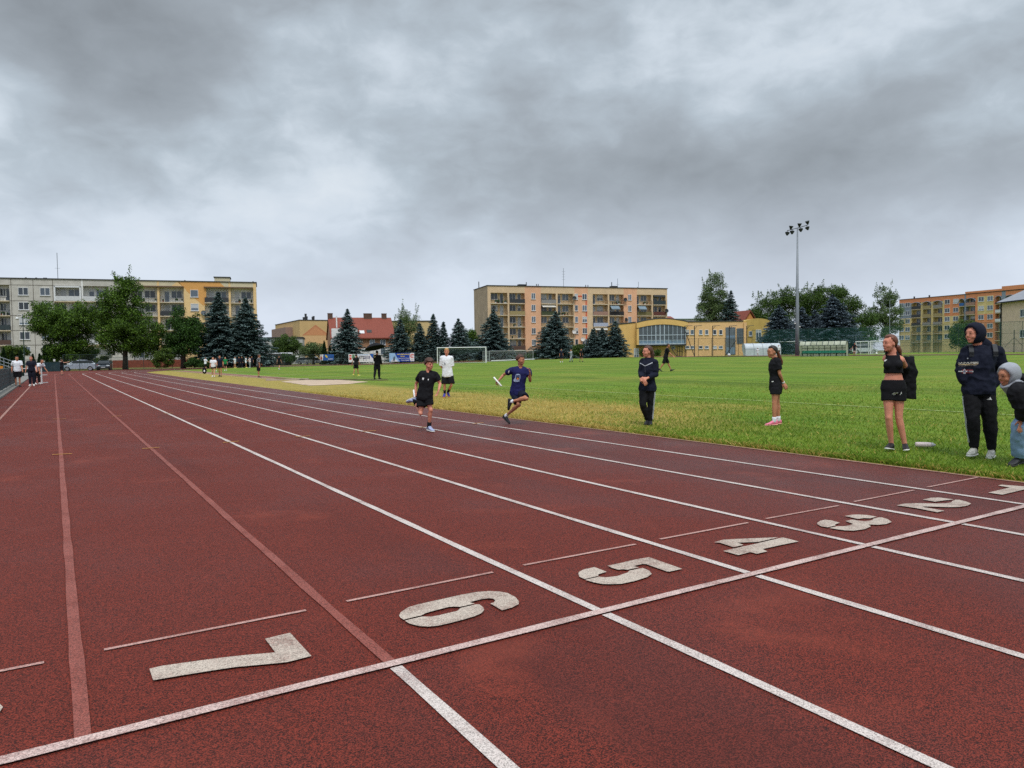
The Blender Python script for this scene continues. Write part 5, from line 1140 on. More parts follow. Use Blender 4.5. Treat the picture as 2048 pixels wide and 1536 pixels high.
cc = px2w(612, 162); car('grey car parked farther back under the willow-like tree', V((cc.x, cc.y, 0)), hd(.1), paint('grey_paint', C(120, 132, 140)), 4.2, 1.75, 1.5)
cc = px2w(1178, 150); car('dark car parked under the spruce trio by the hall', V((cc.x, cc.y, gz(cc.x, cc.y))), hd(.05), paint('charcoal_paint', C(52, 56, 62)), 4.3, 1.75, 1.45)
cc = px2w(1697, 142); car('dark car parked behind the corner of the cream shelter', V((cc.x, cc.y, gz(cc.x, cc.y)+.1)), hd(.1), paint('slate_paint', C(96, 106, 116)), 4.3, 1.75, 1.5)
cc = px2w(1728, 131); car('white van-like car parked behind the goal frames on the right', V((cc.x, cc.y, gz(cc.x, cc.y)+.1)), hd(-.25), paint('bright_white_paint', C(206, 212, 218)), 4.3, 1.8, 1.55)

# ------------------------------------------------------------ banners on the far fence
def text_mesh(s_, size, name='text', bold=False):
    cu = bpy.data.curves.new(name, 'FONT'); cu.body = s_; cu.size = size; cu.align_x = 'CENTER'; cu.align_y = 'CENTER'; cu.extrude = .004
    if bold: cu.offset = size*.02
    o = bpy.data.objects.new(name, cu); COL.objects.link(o); dg = bpy.context.evaluated_depsgraph_get(); me = bpy.data.meshes.new_from_object(o.evaluated_get(dg)); bpy.data.objects.remove(o); bpy.data.curves.remove(cu); me.name = name; return me
def banner(label, px0, px1, d0, d1, y0, y1, build):
    a, c = PX(px0, d0), PX(px1, d1); a.z = c.z = 0; u = c-a; W_ = u.length; t = thing('banner', label, 'banner', a, math.atan2(u.y, u.x), 'advertising banners on the fence'); d = (d0+d1)/2; pm_ = (px0+px1)/2
    z0, z1 = P(pm_, y1, d).z, P(pm_, y0, d).z; build(t, W_, z0, z1); return t
def flat(name, poly, y, m, par): mb = MB(); mb.prism(poly, y-.008, y); return mb.build(name, m, par)
def txt(par, s_, size, x, z, y, m, wmax=None, bold=False):
    me = text_mesh(s_, size, 'lettering', bold); me.materials.clear(); me.materials.append(m)
    o = link('lettering', me, par, (x, y-.006, z), (pi/2, 0, 0))
    if wmax:
        w_ = max(v.co.x for v in me.vertices)-min(v.co.x for v in me.vertices); k = wmax/w_
        for v in me.vertices: v.co.x *= k
    return o
bm_ = dict(blue=M('banner_blue', C(36, 92, 168), .5), white=M('banner_white', C(220, 220, 218), .5), navy=M('banner_navy', C(30, 44, 92), .5), red=M('banner_red', C(206, 70, 54), .5), yellow=M('banner_yellow', C(232, 206, 84), .5), sky=M('banner_sky', C(150, 186, 216), .5), deep=M('banner_deep', C(24, 62, 150), .5), black=M('banner_black', C(30, 32, 36), .5), green=M('banner_green', C(90, 130, 90), .5), grey=M('banner_grey', C(90, 104, 116), .5))
def b1(t, W_, z0, z1):
    o = flat('sheet', [(0, z0), (W_, z0), (W_, z1), (0, z1)], 0, bm_['blue'], t); h = z1-z0
    flat('white_field', [(0, z0+.0), (W_*.2, z0), (W_*.24, z1), (0, z1)], -.012, bm_['white'], t); flat('photo_patch', [(W_*.02, z0+h*.1), (W_*.15, z0+h*.15), (W_*.14, z0+h*.6), (W_*.04, z0+h*.7)], -.024, bm_['red'], t)
    flat('map_shape', [(W_*.34, z0+h*.92), (W_*.46, z0+h*.86), (W_*.56, z0+h*.52), (W_*.47, z0+h*.42), (W_*.38, z0+h*.62)], -.012, bm_['yellow'], t)
    flat('white_line', [(W_*.55, z0+h*.16), (W_*.9, z0+h*.16), (W_*.9, z0+h*.26), (W_*.55, z0+h*.26)], -.012, bm_['white'], t)
banner('small blue banner with a yellow map shape on the far fence', 640, 668.5, 140, 140.6, 708.8, 720.6, b1)
def b2(t, W_, z0, z1):
    h = z1-z0; flat('sheet', [(0, z0), (W_, z0), (W_, z1), (0, z1)], 0, bm_['white'], t)
    flat('red_patch', [(W_*.03, z0+h*.3), (W_*.12, z0+h*.3), (W_*.12, z0+h*.6), (W_*.03, z0+h*.6)], -.012, bm_['red'], t); flat('red_patch', [(W_*.03, z0+h*.72), (W_*.12, z0+h*.72), (W_*.12, z0+h*.9), (W_*.03, z0+h*.9)], -.012, bm_['red'], t); flat('green_patch', [(W_*.14, z0+h*.45), (W_*.26, z0+h*.45), (W_*.24, z0+h*.95), (W_*.15, z0+h*.95)], -.012, bm_['green'], t)
    flat('blue_corner', [(W_*.84, z1), (W_*.95, z0+h*.5), (W_, z0+h*.5), (W_, z1)], -.012, bm_['blue'], t); flat('black_bar', [(W_*.57, z0+h*.38), (W_*.60, z0+h*.38), (W_*.60, z0+h*.76), (W_*.57, z0+h*.76)], -.012, bm_['black'], t)
    txt(t, 'NET', h*.46, W_*.45, z0+h*.55, -.012, bm_['black'], W_*.22, True); txt(t, '2018', h*.5, W_*.73, z0+h*.55, -.012, bm_['navy'], W_*.25, True); txt(t, '1 . 5 . 5', h*.26, W_*.6, z0+h*.22, -.012, bm_['black'], W_*.22)
    flat('grey_line', [(W_*.3, z0+h*.85), (W_*.8, z0+h*.85), (W_*.8, z0+h*.93), (W_*.3, z0+h*.93)], -.012, bm_['sky'], t)
banner('white banner with red patches and dark lettering behind the umbrella', 697, 747, 140.8, 141.6, 708, 724.2, b2)
def b3(t, W_, z0, z1):
    h = z1-z0; flat('sheet', [(0, z0), (W_, z0), (W_, z1), (0, z1)], 0, bm_['deep'], t)
    flat('sky_field', [(0, z0), (W_*.42, z0), (W_*.30, z0+h*.5), (W_*.22, z1), (0, z1)], -.012, bm_['sky'], t); flat('splash', [(W_*.05, z0), (W_*.36, z0), (W_*.24, z0+h*.3), (W_*.14, z0+h*.34)], -.024, bm_['white'], t); flat('rider', [(W_*.13, z0+h*.1), (W_*.22, z0+h*.06), (W_*.24, z0+h*.5), (W_*.19, z0+h*.66), (W_*.15, z0+h*.4)], -.036, bm_['grey'], t)
    ov = [(W_*.995, z0+h*.03), (W_*.995, z0+h*.99), (W_*.85, z0+h*.99)]+[(W_*(.81+.035*(2*q-1)**2), z0+h*(.99-.96*q)) for q in np.linspace(.1, .9, 7)]+[(W_*.86, z0+h*.03)]
    flat('white_oval', ov, -.012, bm_['white'], t)
    mb = MB(); R_ = h*.24; cx_, cz_ = W_*.915, z0+h*.64
    for a0, a1, k in ((.35, 5.6, 1), (.5, 5.2, .55)):
        aa = np.linspace(a0, a1, 18)
        for p, q in zip(aa, aa[1:]): mb.prism([(cx_+R_*k*math.cos(p), cz_+R_*k*math.sin(p)), (cx_+R_*k*math.cos(q), cz_+R_*k*math.sin(q)), (cx_+R_*k*.7*math.cos(q), cz_+R_*k*.7*math.sin(q)), (cx_+R_*k*.7*math.cos(p), cz_+R_*k*.7*math.sin(p))], -.03, -.022)
    mb.build('round_emblem', bm_['red'], t); txt(t, 'nova', h*.12, cx_, z0+h*.24, -.022, bm_['grey'], W_*.1)
    txt(t, 'zamelplanet.pl', h*.2, W_*.56, z0+h*.86, -.012, bm_['yellow'], W_*.5, True); txt(t, 'Serwis', h*.18, W_*.53, z0+h*.62, -.012, bm_['yellow'], W_*.16, True); txt(t, 'Ogrzewanie Dom i Przemysl', h*.2, W_*.57, z0+h*.38, -.012, bm_['white'], W_*.44); txt(t, 'T. 601 238 606', h*.17, W_*.63, z0+h*.13, -.012, bm_['white'], W_*.33, True)
banner('blue and white banner with yellow lettering and a red round emblem', 778.5, 828.5, 142.2, 143.6, 706, 723, b3)

# ------------------------------------------------------------ balls and bottle
m_ball, n = newmat('ball_leather'); b = n.bsdf; vo = n('ShaderNodeTexVoronoi'); vo.inputs['Scale'].default_value = 5; n.lk(n.obj(), vo.inputs['Vector'])
n.lk(n.mix(n.math('LESS_THAN', vo.outputs['Distance'], .28), C(224, 224, 222), C(150, 156, 160)), b.inputs['Base Color']); b.inputs['Roughness'].default_value = .4
for px, d, r, lb in ((1458, 118, .22, 'white football on the ground before the hall stair window'), (1753, 108, .16, 'white football at the field edge behind the girl in the crop top')):
    q = PX(px, d); mb = MB(); mb.ell((0, 0, 0), ((r, 0, 0), (0, r, 0), (0, 0, r)), nu=18, nv=12); mb.ell((r*.5, 0, -r*.05), ((r*.7, 0, 0), (0, r*.9, 0), (0, 0, r*.9))); tag(mb.build('football', m_ball, None, True, loc=q+V((0, 0, r*.96))), lb, 'football', 'white footballs')
q = G(1850, 896.5); ax_ = (RT*1.0); t = thing('water_bottle', 'pale pink and white drinking bottle lying on the grass', 'bottle', q+V((0, 0, .05)), math.atan2(-.72, 1)-.22)
mb = MB(); mb.rings([[V((x, r_*math.cos(k), r_*math.sin(k))) for k in np.linspace(0, 2*pi, 17)[:-1]] for x, r_ in ((-.125, .02), (-.122, .034), (-.1, .037), (.03, .037), (.05, .034), (.066, .036), (.075, .03))]); mb.build('bottle', M('pale_plastic', C(226, 206, 204), .35), t, True)
mb = MB(); mb.rings([[V((x, r_*math.cos(k), r_*math.sin(k))) for k in np.linspace(0, 2*pi, 17)[:-1]] for x, r_ in ((.076, .031), (.105, .03), (.112, .016), (.13, .014), (.132, .006))]); mb.build('cap', M('grey_cap', C(188, 186, 190), .4), t, True)
# ------------------------------------------------------------ people
def skinmat(name, col):
    m, n = newmat(name); b = n.bsdf; oc = n.obj(); f = n.noise(oc, 9, 3)
    n.lk(n.mix(n.ramp(f, .3, .7), tuple(c*.9 for c in col[:3])+(1,), tuple(min(1, c*1.08) for c in col[:3])+(1,)), b.inputs['Base Color'])
    b.inputs['Roughness'].default_value = .55; b.inputs['Subsurface Weight'].default_value = .08; b.inputs['Subsurface Radius'].default_value = (.02, .008, .005); b.inputs['Specular IOR Level'].default_value = .3
    return m
def cloth(name, col, rough=.85, var=.14): return M(name, col, rough, var, 5, .35, 22, spec=.2)
SK = dict(fair=skinmat('fair_skin', C(206, 150, 124)), tan=skinmat('tan_skin', C(178, 120, 92)), pink=skinmat('pink_skin', C(204, 136, 112)))
CL = dict(black=cloth('black_cloth', C(20, 20, 24)), navy=cloth('navy_cloth', C(28, 30, 76)), dnavy=cloth('dark_navy_cloth', C(20, 24, 40)), white=cloth('white_cloth', C(218, 220, 226), .85, .05), jean=cloth('denim', C(122, 148, 178), .85, .2), grey=cloth('grey_marl', C(152, 156, 164), .9, .1), green=cloth('green_cloth', C(30, 116, 66)), lgrey=cloth('light_grey_cloth', C(146, 150, 154)), pinkw=cloth('pale_pink_cloth', C(220, 200, 204)), ink=cloth('ink_cloth', C(26, 28, 42)))
m_pat, n = newmat('patterned_cloth'); b = n.bsdf; n.lk(n.mix(n.ramp(n.noise(n.obj(), 9, 4, .6, 1.5), .5, .58), C(26, 28, 30), C(168, 170, 172)), b.inputs['Base Color']); b.inputs['Roughness'].default_value = .85; CL['pattern'] = m_pat
HR = dict(brown=M('brown_hair', C(72, 44, 32), .5, .3, 14, .8, 60), dark=M('dark_hair', C(34, 26, 22), .5, .3, 14, .8, 60), blond=M('blond_hair', C(178, 134, 84), .55, .25, 14, .8, 60), auburn=M('auburn_hair', C(96, 54, 36), .45, .25, 14, .8, 60), red=M('ginger_hair', C(126, 66, 40), .55, .25, 14, .8, 60))
SH = dict(black=M('black_shoe', C(28, 28, 32), .6), pink=M('pink_shoe', C(232, 120, 150), .5), blue=M('blue_shoe', C(52, 54, 140), .5), white=M('white_shoe', C(206, 206, 204), .55), grey=M('grey_shoe', C(176, 174, 164), .6, .25, 30), yellow=M('yellow_shoe', C(226, 214, 60), .5), silver=M('silver_shoe', C(150, 158, 190), .5, .3, 30), dark=M('dark_shoe', C(40, 40, 44), .6))
m_sole = M('white_sole', C(214, 212, 206), .6); m_eye = M('dark_eye', C(36, 28, 26), .3); m_lip = M('lip', C(160, 84, 76), .5); m_brow = M('brow', C(70, 48, 38), .7); m_print = M('white_print', C(222, 222, 222), .6, .05); m_stripe = M('white_stripe', C(184, 188, 196), .7, .05)
PEND = []
def soft(mb, name, mat, parent, vox, it=2, fold=0, seed=0):
    me = mb.mesh(name, mat); o = link(name, me, parent)
    r = o.modifiers.new('r', 'REMESH'); r.mode = 'VOXEL'; r.voxel_size = vox
    s_ = o.modifiers.new('s', 'SMOOTH'); s_.iterations = it; s_.factor = .5
    PEND.append((o, fold, seed)); return o
def flush():
    bpy.context.view_layer.update(); dg = bpy.context.evaluated_depsgraph_get(); new = []
    for o, fold, seed in PEND: new.append(bpy.data.meshes.new_from_object(o.evaluated_get(dg)))
    for (o, fold, seed), me in zip(PEND, new):
        o.modifiers.clear(); old = o.data; mats = list(old.materials); me.name = old.name
        if not len(me.materials):
            for m in mats: me.materials.append(m)
        if fold:
            nv = len(me.vertices); co = np.empty(nv*3); me.vertices.foreach_get('co', co); co = co.reshape(-1, 3); no = np.empty(nv*3); me.vertices.foreach_get('normal', no); no = no.reshape(-1, 3)
            k = np.array([.8*mnoise.noise(V((p[0]*11+seed, p[1]*11, p[2]*7)))+1.5*(.30-abs(mnoise.noise(V((p[0]*8+p[2]*5+seed, p[1]*8, p[2]*9-p[0]*4)))))+.5*mnoise.noise(V((p[0]*26+seed, p[1]*26, p[2]*19))) for p in co]); co = co+no*(k*fold)[:, None]; me.vertices.foreach_set('co', co.reshape(-1))
        me.polygons.foreach_set('use_smooth', [True]*len(me.polygons)); me.update(); o.data = me; bpy.data.meshes.remove(old)
    PEND.clear()
def lerp(a, b_, t): return a+(b_-a)*t
TOR = [(-.14, .150, .105), (0, .168, .118), (.18, .156, .108), (.40, .138, .098), (.62, .152, .110), (.82, .166, .108), (.94, .128, .082), (1.02, .070, .062)]
TORF = [(-.14, .158, .112), (0, .172, .118), (.18, .150, .104), (.42, .122, .088), (.64, .140, .112), (.82, .150, .104), (.94, .118, .078), (1.02, .062, .056)]
class Person:
    def __init__(s, label, J, face, h, skin='fair', sex='m', group=None, vox=.007, name='person', hu=None, headk=1.0):
        """J: dict of world joints. face: direction the face looks. h: standing height"""
        s.J = J; s.k = h/1.75; s.vox = vox; s.base = s.floor(J); s.th = thing(name, label, 'person', s.base, 0, group); s.sk = SK[skin]; s.sex = sex
        s.j = {a: V(b_)-s.base for a, b_ in J.items()}; j = s.j
        s.hip = (j['hipL']+j['hipR'])/2; s.up = (j['neck']-s.hip).normalized()
        s.F = V(face).normalized(); s.U = V(hu).normalized() if hu else V((0, 0, 1)); s.U = (s.U-s.F*s.U.dot(s.F)).normalized(); s.R = s.F.cross(s.U)
        s.hs = s.k**.45*headk; s.pocket = False; s.seed = sum(map(ord, label)) % 97
        for d_ in 'LR':
            f, lat, u = s.footframe(d_); a = j['an'+d_]; lo = min((a+(f*x-u*.09)*s.k).z for x in (-.06, .08, .2)); g_ = gz(s.base.x, s.base.y)-s.base.z
            if lo < g_: j['an'+d_].z += g_-lo; j['toe'+d_].z += g_-lo
    def floor(s, J):
        q = (J['anL']+J['anR'])/2; return V((q.x, q.y, gz(q.x, q.y)))
    def front(s, t):
        lat = lerp((s.j['hipR']-s.j['hipL']).normalized(), (s.j['shR']-s.j['shL']).normalized(), max(0, min(1, t))).normalized()
        lat = (lat-s.up*lat.dot(s.up)).normalized(); return lat, s.up.cross(lat).normalized()
    def torso(s, mb, ease=0, t0=-.14, t1=1.02, tab=None, belly=0, flare=0):
        tab = tab or (TORF if s.sex == 'f' else TOR); k = s.k; rr = []
        ts = sorted(set([t0, t1]+[q[0] for q in tab if t0 < q[0] < t1]))
        sw = (s.j['shR']-s.j['shL']).length/2
        for t in ts:
            w_, d_ = tab[-1][1], tab[-1][2]
            for a, b_ in zip(tab, tab[1:]):
                if a[0] <= t <= b_[0]: f = (t-a[0])/(b_[0]-a[0]); w_, d_ = lerp(a[1], b_[1], f), lerp(a[2], b_[2], f)
            if t > .55 and sw < .15*k: w_ *= max(.8, sw/(.165*k)) if True else 1
            lat, fr = s.front(t); c = lerp(s.hip, s.j['neck'], t)+fr*(.012*math.sin(pi*max(0, min(1, t)))*k+belly)
            e = ease+flare*max(0, .5-t)
            rr.append([c+lat*(w_*k+e)*math.copysign(abs(math.cos(a))**.85, math.cos(a))+fr*(d_*k+e)*math.copysign(abs(math.sin(a))**.9, math.sin(a)) for a in np.linspace(0, 2*pi, 21)[:-1]])
        mb.rings(rr)
    def limb(s, mb, pts, fr, ease=0, n=10):
        """pts joint chain; fr = list of (u along chain 0..len-1, radius)"""
        P_ = []; R_ = []
        for u, r in fr:
            i = min(int(u), len(pts)-2); P_.append(lerp(pts[i], pts[i+1], u-i)); R_.append(r*s.k+ease)
        mb.tube(P_, R_, n)
    ARM = [(0, .05), (.35, .046), (.8, .039), (1, .036), (1.25, .039), (1.6, .032), (2, .025)]
    LEG = [(0, .086), (.3, .08), (.75, .057), (1, .050), (1.25, .050), (1.55, .043), (1.85, .034), (2, .034)]
    def hand(s, mb, side, D=None, N=None, curl=.5, spread=1.0, grip=0):
        j = s.j; W = j['wr'+side]; D = (V(D) if D else (W-j['el'+side])).normalized(); lat, fr = s.front(.8)
        N = V(N) if N else (s.hip-W); N = (N-D*N.dot(D))
        N = N.normalized() if N.length > 1e-4 else D.orthogonal().normalized()
        T = D.cross(N)*(1 if side == 'L' else -1)
        if T.dot(fr) < -.3: T = -T
        k = s.k**.7; rr = []
        for d_, w_, h_ in ((-.02, .024, .020), (.0, .026, .017), (.03, .036, .015), (.065, .041, .013), (.088, .039, .011)):
            c = W+D*d_*k; rr.append([c+T*(w_*math.cos(a))*k+N*(h_*math.sin(a))*k for a in np.linspace(0, 2*pi, 13)[:-1]])
        mb.rings(rr); ends = []
        for i, (off, L) in enumerate(((.031, .92), (.010, 1.0), (-.011, .95), (-.031, .76))):
            p = W+(D*.082+T*off)*k; d_ = (D+T*off*2.2*spread).normalized(); pts = [p-d_*.012*k, p]; c_ = curl*(1+.12*i)
            for q, l in ((.35+grip*.9, .042), (.6+grip*.9, .027), (.5+grip*.5, .022)):
                d_ = (d_*math.cos(c_*q)+N*math.sin(c_*q)).normalized(); d_ = d_.normalized(); p = p+d_*l*L*k; pts.append(p)
            mb.tube(pts, [.0095*k, .0095*k, .0088*k, .0082*k, .0066*k], 7); ends.append(p)
        p = W+(D*.022+T*.026)*k; d1 = (D*.62+T*.7+N*.3).normalized(); d2 = (D*.85+T*.25+N*(.35+.5*grip)).normalized()
        mb.tube([p-d1*.015*k, p, p+d1*.035*k, p+d1*.035*k+d2*.03*k, p+d1*.035*k+d2*.052*k], [.013*k, .012*k, .0105*k, .0095*k, .007*k], 7)
        s.palm = W+(D*.07+N*.028)*k; return s.palm
    def head(s, mb):
        c = s.j['head']; F, U, R, q = s.F, s.U, s.R, s.hs
        e = lambda p, a: mb.ell(c+(F*p[0]+R*p[1]+U*p[2])*q, (R*a[1]*q, F*a[0]*q, U*a[2]*q), nu=16, nv=10)
        e((-.012, 0, .03), (.094, .075, .088)); e((.020, 0, -.018), (.073, .066, .088)); e((.028, 0, -.072), (.054, .050, .042)); e((.056, 0, -.092), (.028, .028, .022))
        e((.050, 0, .02), (.044, .058, .06)); e((.080, 0, -.062), (.012, .024, .014))
        mb.tube([c+(F*.082+U*.022)*q, c+(F*.096-U*.010)*q, c+(F*.101-U*.024)*q], [.010*q, .012*q, .012*q], 8); e((.090, 0, -.028), (.012, .018, .010))
        for g in (-1, 1): e((-.008, g*.076, -.008), (.019, .010, .03)); e((.046, g*.034, -.03), (.034, .03, .034))
        nb = s.j['neck']; mb.tube([nb-s.up*.03*s.k, lerp(nb, c, .35), c+(-F*.012-U*.05)*q], [.066*s.k, .056*s.k, .056*s.k], 12)
    def body(s, hands=True, hk=None, feet=True):
        mb = MB(); j = s.j; s.torso(mb, -.012)
        for d_ in 'LR':
            s.limb(mb, [j['sh'+d_], j['el'+d_], j['wr'+d_]], s.ARM, -.002); mb.tube([lerp(j['neck'], j['sh'+d_], .08)-s.up*.005*s.k, lerp(j['neck'], j['sh'+d_], .55)-s.up*.012*s.k, j['sh'+d_]], [.046*s.k, .048*s.k, .048*s.k], 10); mb.ell(j['sh'+d_]-s.up*.012*s.k, (s.R*.054*s.k, s.F*.054*s.k, s.U*.056*s.k))
            tv = (j['toe'+d_]-j['an'+d_]); ax_ = (j['kn'+d_]-j['an'+d_]).normalized(); tv = (tv-ax_*tv.dot(ax_)).normalized(); lv = ax_.cross(tv); k_ = s.k
            mb.ell(lerp(j['kn'+d_], j['an'+d_], .27)-tv*.017*k_, (lv*.048*k_, tv*.046*k_, ax_*.105*k_)); mb.ell(lerp(j['kn'+d_], j['an'+d_], -.01)+tv*.008*k_, (lv*.046*k_, tv*.046*k_, ax_*.06*k_))
            s.limb(mb, [j['hip'+d_], j['kn'+d_], j['an'+d_]], s.LEG, -.003 if s.sex == 'm' else .002)
            hl = (j['hip'+d_]-s.hip); mb.tube([s.hip+s.up*.03, j['hip'+d_]], [.09*s.k, .09*s.k], 10)
            if feet: f, lat, u = s.footframe(d_); a = j['an'+d_]; mb.tube([a, a+(f*.03-u*.03)*s.k, a+(f*.1-u*.055)*s.k, a+(f*.15-u*.06)*s.k], [.033*s.k, .030*s.k, .022*s.k, .015*s.k], 8)
            if hands: s.hand(mb, d_, **((hk or {}).get(d_, {})))
        s.head(mb); s.bo = soft(mb, 'body', s.sk, s.th, s.vox, 2); return s.bo
    def footframe(s, d_):
        a, t, kn = s.j['an'+d_], s.j['toe'+d_], s.j['kn'+d_]; v = (t-a).normalized(); sh = (kn-a).normalized(); u = (sh-v*sh.dot(v)).normalized(); an = math.radians(20)
        f = (v*math.cos(an)+u*math.sin(an)).normalized(); lat = f.cross(sh).normalized(); u = lat.cross(f).normalized(); return f, lat, u
    def shoes(s, mat, sole=None, high=0):
        for d_ in 'LR':
            f, lat, u = s.footframe(d_); a = s.j['an'+d_]; k = s.k; mb = MB(); sb = MB(); rr = []; r2 = []
            for x, w_, b_, t_ in ((-.064, .018, -.068, -.022), (-.054, .031, -.074, .004), (-.01, .039, -.076, .026+high), (.03, .040, -.076, .020+high*.5), (.075, .042, -.076, -.008), (.12, .045, -.076, -.032), (.165, .041, -.075, -.042), (.195, .029, -.071, -.05), (.208, .012, -.066, -.056)):
                m_, h_ = (b_+t_)/2, (t_-b_)/2; c = a+(f*x+u*m_)*k; rr.append([c+lat*(w_*math.copysign(abs(math.cos(q))**.75, math.cos(q)))*k+u*(h_*math.copysign(abs(math.sin(q))**.75, math.sin(q)))*k for q in np.linspace(0, 2*pi, 15)[:-1]])
                c = a+(f*(x*1.03)+u*(-.078))*k; r2.append([c+lat*((w_+.004)*math.cos(q))*k+u*(.012*math.copysign(abs(math.sin(q))**.5, math.sin(q)))*k for q in np.linspace(0, 2*pi, 15)[:-1]])
            mb.rings(rr); o = mb.build('shoe', mat, s.th, True); recalc(o.data); sb.rings(r2); q = sb.build('sole', sole or m_sole, o, True); recalc(q.data)
    def socks(s, mat, top=.78):
        for d_ in 'LR':
            mb = MB(); j = s.j; f_, l_, u_ = s.footframe(d_); s.limb(mb, [j['kn'+d_], j['an'+d_], j['an'+d_]+(f_*.03-u_*.03)*s.k], [(top, .050 if top < .7 else .044), (.9, .041), (1, .041), (2, .036)], .004); mb.build('sock', mat, s.th, True)
    def shirt(s, mat, sleeve=.62, hem=-.12, ease=.014, srad=.066, name='shirt', neck=.985, fold=.009, flare=.0, open_=False, vox=None):
        mb = MB(); j = s.j; s.slv = sleeve; s.torso(mb, ease, hem, neck, flare=flare)
        for d_ in 'LR':
            mb.tube([lerp(j['neck'], j['sh'+d_], .1)-s.up*.004*s.k, lerp(j['neck'], j['sh'+d_], .6)-s.up*.008*s.k, j['sh'+d_]], [.050*s.k+ease*.6, .056*s.k+ease*.5, .058*s.k+ease*.5], 12)
            q_ = srad*1.02*s.k+ease*.3; mb.ell(j['sh'+d_]-s.up*.010*s.k, (V((q_, 0, 0)), V((0, q_, 0)), V((0, 0, q_))))
            if sleeve <= 0: continue
            us = [(0, srad*.92)]+[(u, r) for u, r in ((.3, srad), (.7, srad*.96), (1, srad*.86), (1.3, srad*.82), (1.7, srad*.72), (1.9, srad*.62)) if u < sleeve]+[(sleeve, srad*(1.02 if sleeve < 1 else .6))]
            s.limb(mb, [j['sh'+d_], j['el'+d_], j['wr'+d_]], us, ease*.25, 12)
        o = soft(mb, name, mat, s.th, vox or s.vox*1.3, 3, fold, s.seed); s.so = o; return o
    def pants(s, mat, hem=.5, top=.16, r=(.098, .1, .098), ease=.008, name='shorts', fold=.007, r2=(.078, .066, .056)):
        mb = MB(); j = s.j; s.hem = hem; s.torso(mb, ease, -.14, top)
        for d_ in 'LR':
            h0 = j['hip'+d_]; fr = [(0, r[0])]+([(u, lerp(r[0], r[1], u/.5) if u < .5 else r[1]) for u in (.25, .5) if u < hem])
            if hem <= 1: fr += [(hem, r[2])]
            else: fr += [(.8, r[1]*.9), (1, r2[0]), (1.3, r2[0]*.98), (1.6, r2[1]), (hem, r2[2])]
            s.limb(mb, [h0, j['kn'+d_], j['an'+d_]], fr, ease*.3, 12); mb.tube([s.hip, h0], [.1*s.k+ease, .098*s.k+ease], 12)
        s.po = soft(mb, name, mat, s.th, s.vox*1.3, 3, fold, s.seed+5); return s.po
    def hair(s, mat, style='short', seed=0, line=.52):
        c = s.j['head']; F, U, R, q = s.F, s.U, s.R, s.hs; mb = MB(); nu, nv = 36, 22; vs = []; rn = random.Random(seed)
        C0 = c+(-F*.010+U*.03)*q; lump = {'curly': .016, 'short': .006, 'sleek': .002, 'fringe': .005}.get(style, .005)
        A = .110 if style != 'curly' else .118; rows = []
        for jv in range(nv+1):
            ph = pi*jv/nv; row = []
            for i in range(nu):
                th = 2*pi*i/nu; d_ = F*math.cos(th)*math.sin(ph)+R*math.sin(th)*math.sin(ph)+U*math.cos(ph)
                f, r_, u_ = d_.dot(F), d_.dot(R), d_.dot(U)
                rad = 1+lump*9*(mnoise.noise(d_*4.2+V((seed, 0, 0)))+.5*mnoise.noise(d_*9+V((0, seed, 0))))
                lowz = {'curly': -.42, 'short': -.45, 'sleek': -.55, 'fringe': -.55}.get(style, -.5)
                face = f > .16+.16*sst((u_+.1)/.6) and u_ < (line if style != 'fringe' else line-.18)+.10*abs(r_)
                if face or (u_ < lowz) or (f > -.12 and u_ < -.18): rad *= .62
                elif style == 'curly' and u_ > .1: rad *= 1.08
                row.append(C0+(F*f*A+R*r_*(.088 if style != 'curly' else .096)+U*u_*(.104 if style != 'curly' else .114))*q*rad)
            rows.append(row)
        mb.rings(rows[1:-1]); s.ho = mb.build('hair', mat, s.th, True); recalc(s.ho.data); return s.ho
    def tail(s, mat, pts, rad, name='ponytail', flat=1):
        mb = MB(); mb.tube(pts, rad, 10); o = soft(mb, name, mat, s.ho, .008, 2, .004, s.seed); return o
    def face(s, brow=m_brow):
        c = s.j['head']; F, U, R, q = s.F, s.U, s.R, s.hs
        for g in (-1, 1):
            mb = MB(); mb.ell(c+(F*.089+R*g*.031+U*.014)*q, (R*.011*q, F*.006*q, U*.005*q), nu=10, nv=6); mb.build('eye', m_eye, s.th, True)
            mb = MB(); mb.tube([c+(F*.096+R*g*.016+U*.032)*q, c+(F*.095+R*g*.034+U*.037)*q, c+(F*.082+R*g*.050+U*.031)*q], [.003*q, .0035*q, .002*q], 6); mb.build('eyebrow', brow, s.th, True)
        mb = MB(); mb.ell(c+(F*.090-U*.064)*q, (R*.022*q, F*.008*q, U*.0075*q), nu=10, nv=6); mb.build('lips', m_lip, s.th, True)
    def hood(s, mat, back=.02, name='hood', open_=.42, lowz=-.62, peak=.0):
        """a hood around the head, open at the face"""
        c = s.j['head']; F, U, R, q = s.F, s.U, s.R, s.hs; mb = MB(); nu, nv = 40, 22; rows = []
        C0 = c+(-F*(.012+back)+U*.02)*q
        for jv in range(1, nv):
            ph = pi*jv/nv; row = []
            for i in range(nu):
                th = 2*pi*i/nu; d_ = F*math.cos(th)*math.sin(ph)+R*math.sin(th)*math.sin(ph)+U*math.cos(ph); f, r_, u_ = d_.dot(F), d_.dot(R), d_.dot(U)
                rad = 1+.03*mnoise.noise(d_*3+V((s.seed, 0, 0)))
                hole = (f-.35)*1.6-abs(r_)*.35-abs(u_+.12)*.55
                if hole > 0 and u_ < .62: rad *= max(.55, 1-hole*2.2)
                row.append(C0+(F*f*(.138+peak*(u_ > 0)*max(0, f))+R*r_*.112+U*u_*(.132 if u_ > 0 else .150))*q*rad)
            rows.append(row)
        mb.rings(rows); o = mb.build(name, mat, s.th, True); recalc(o.data); return o
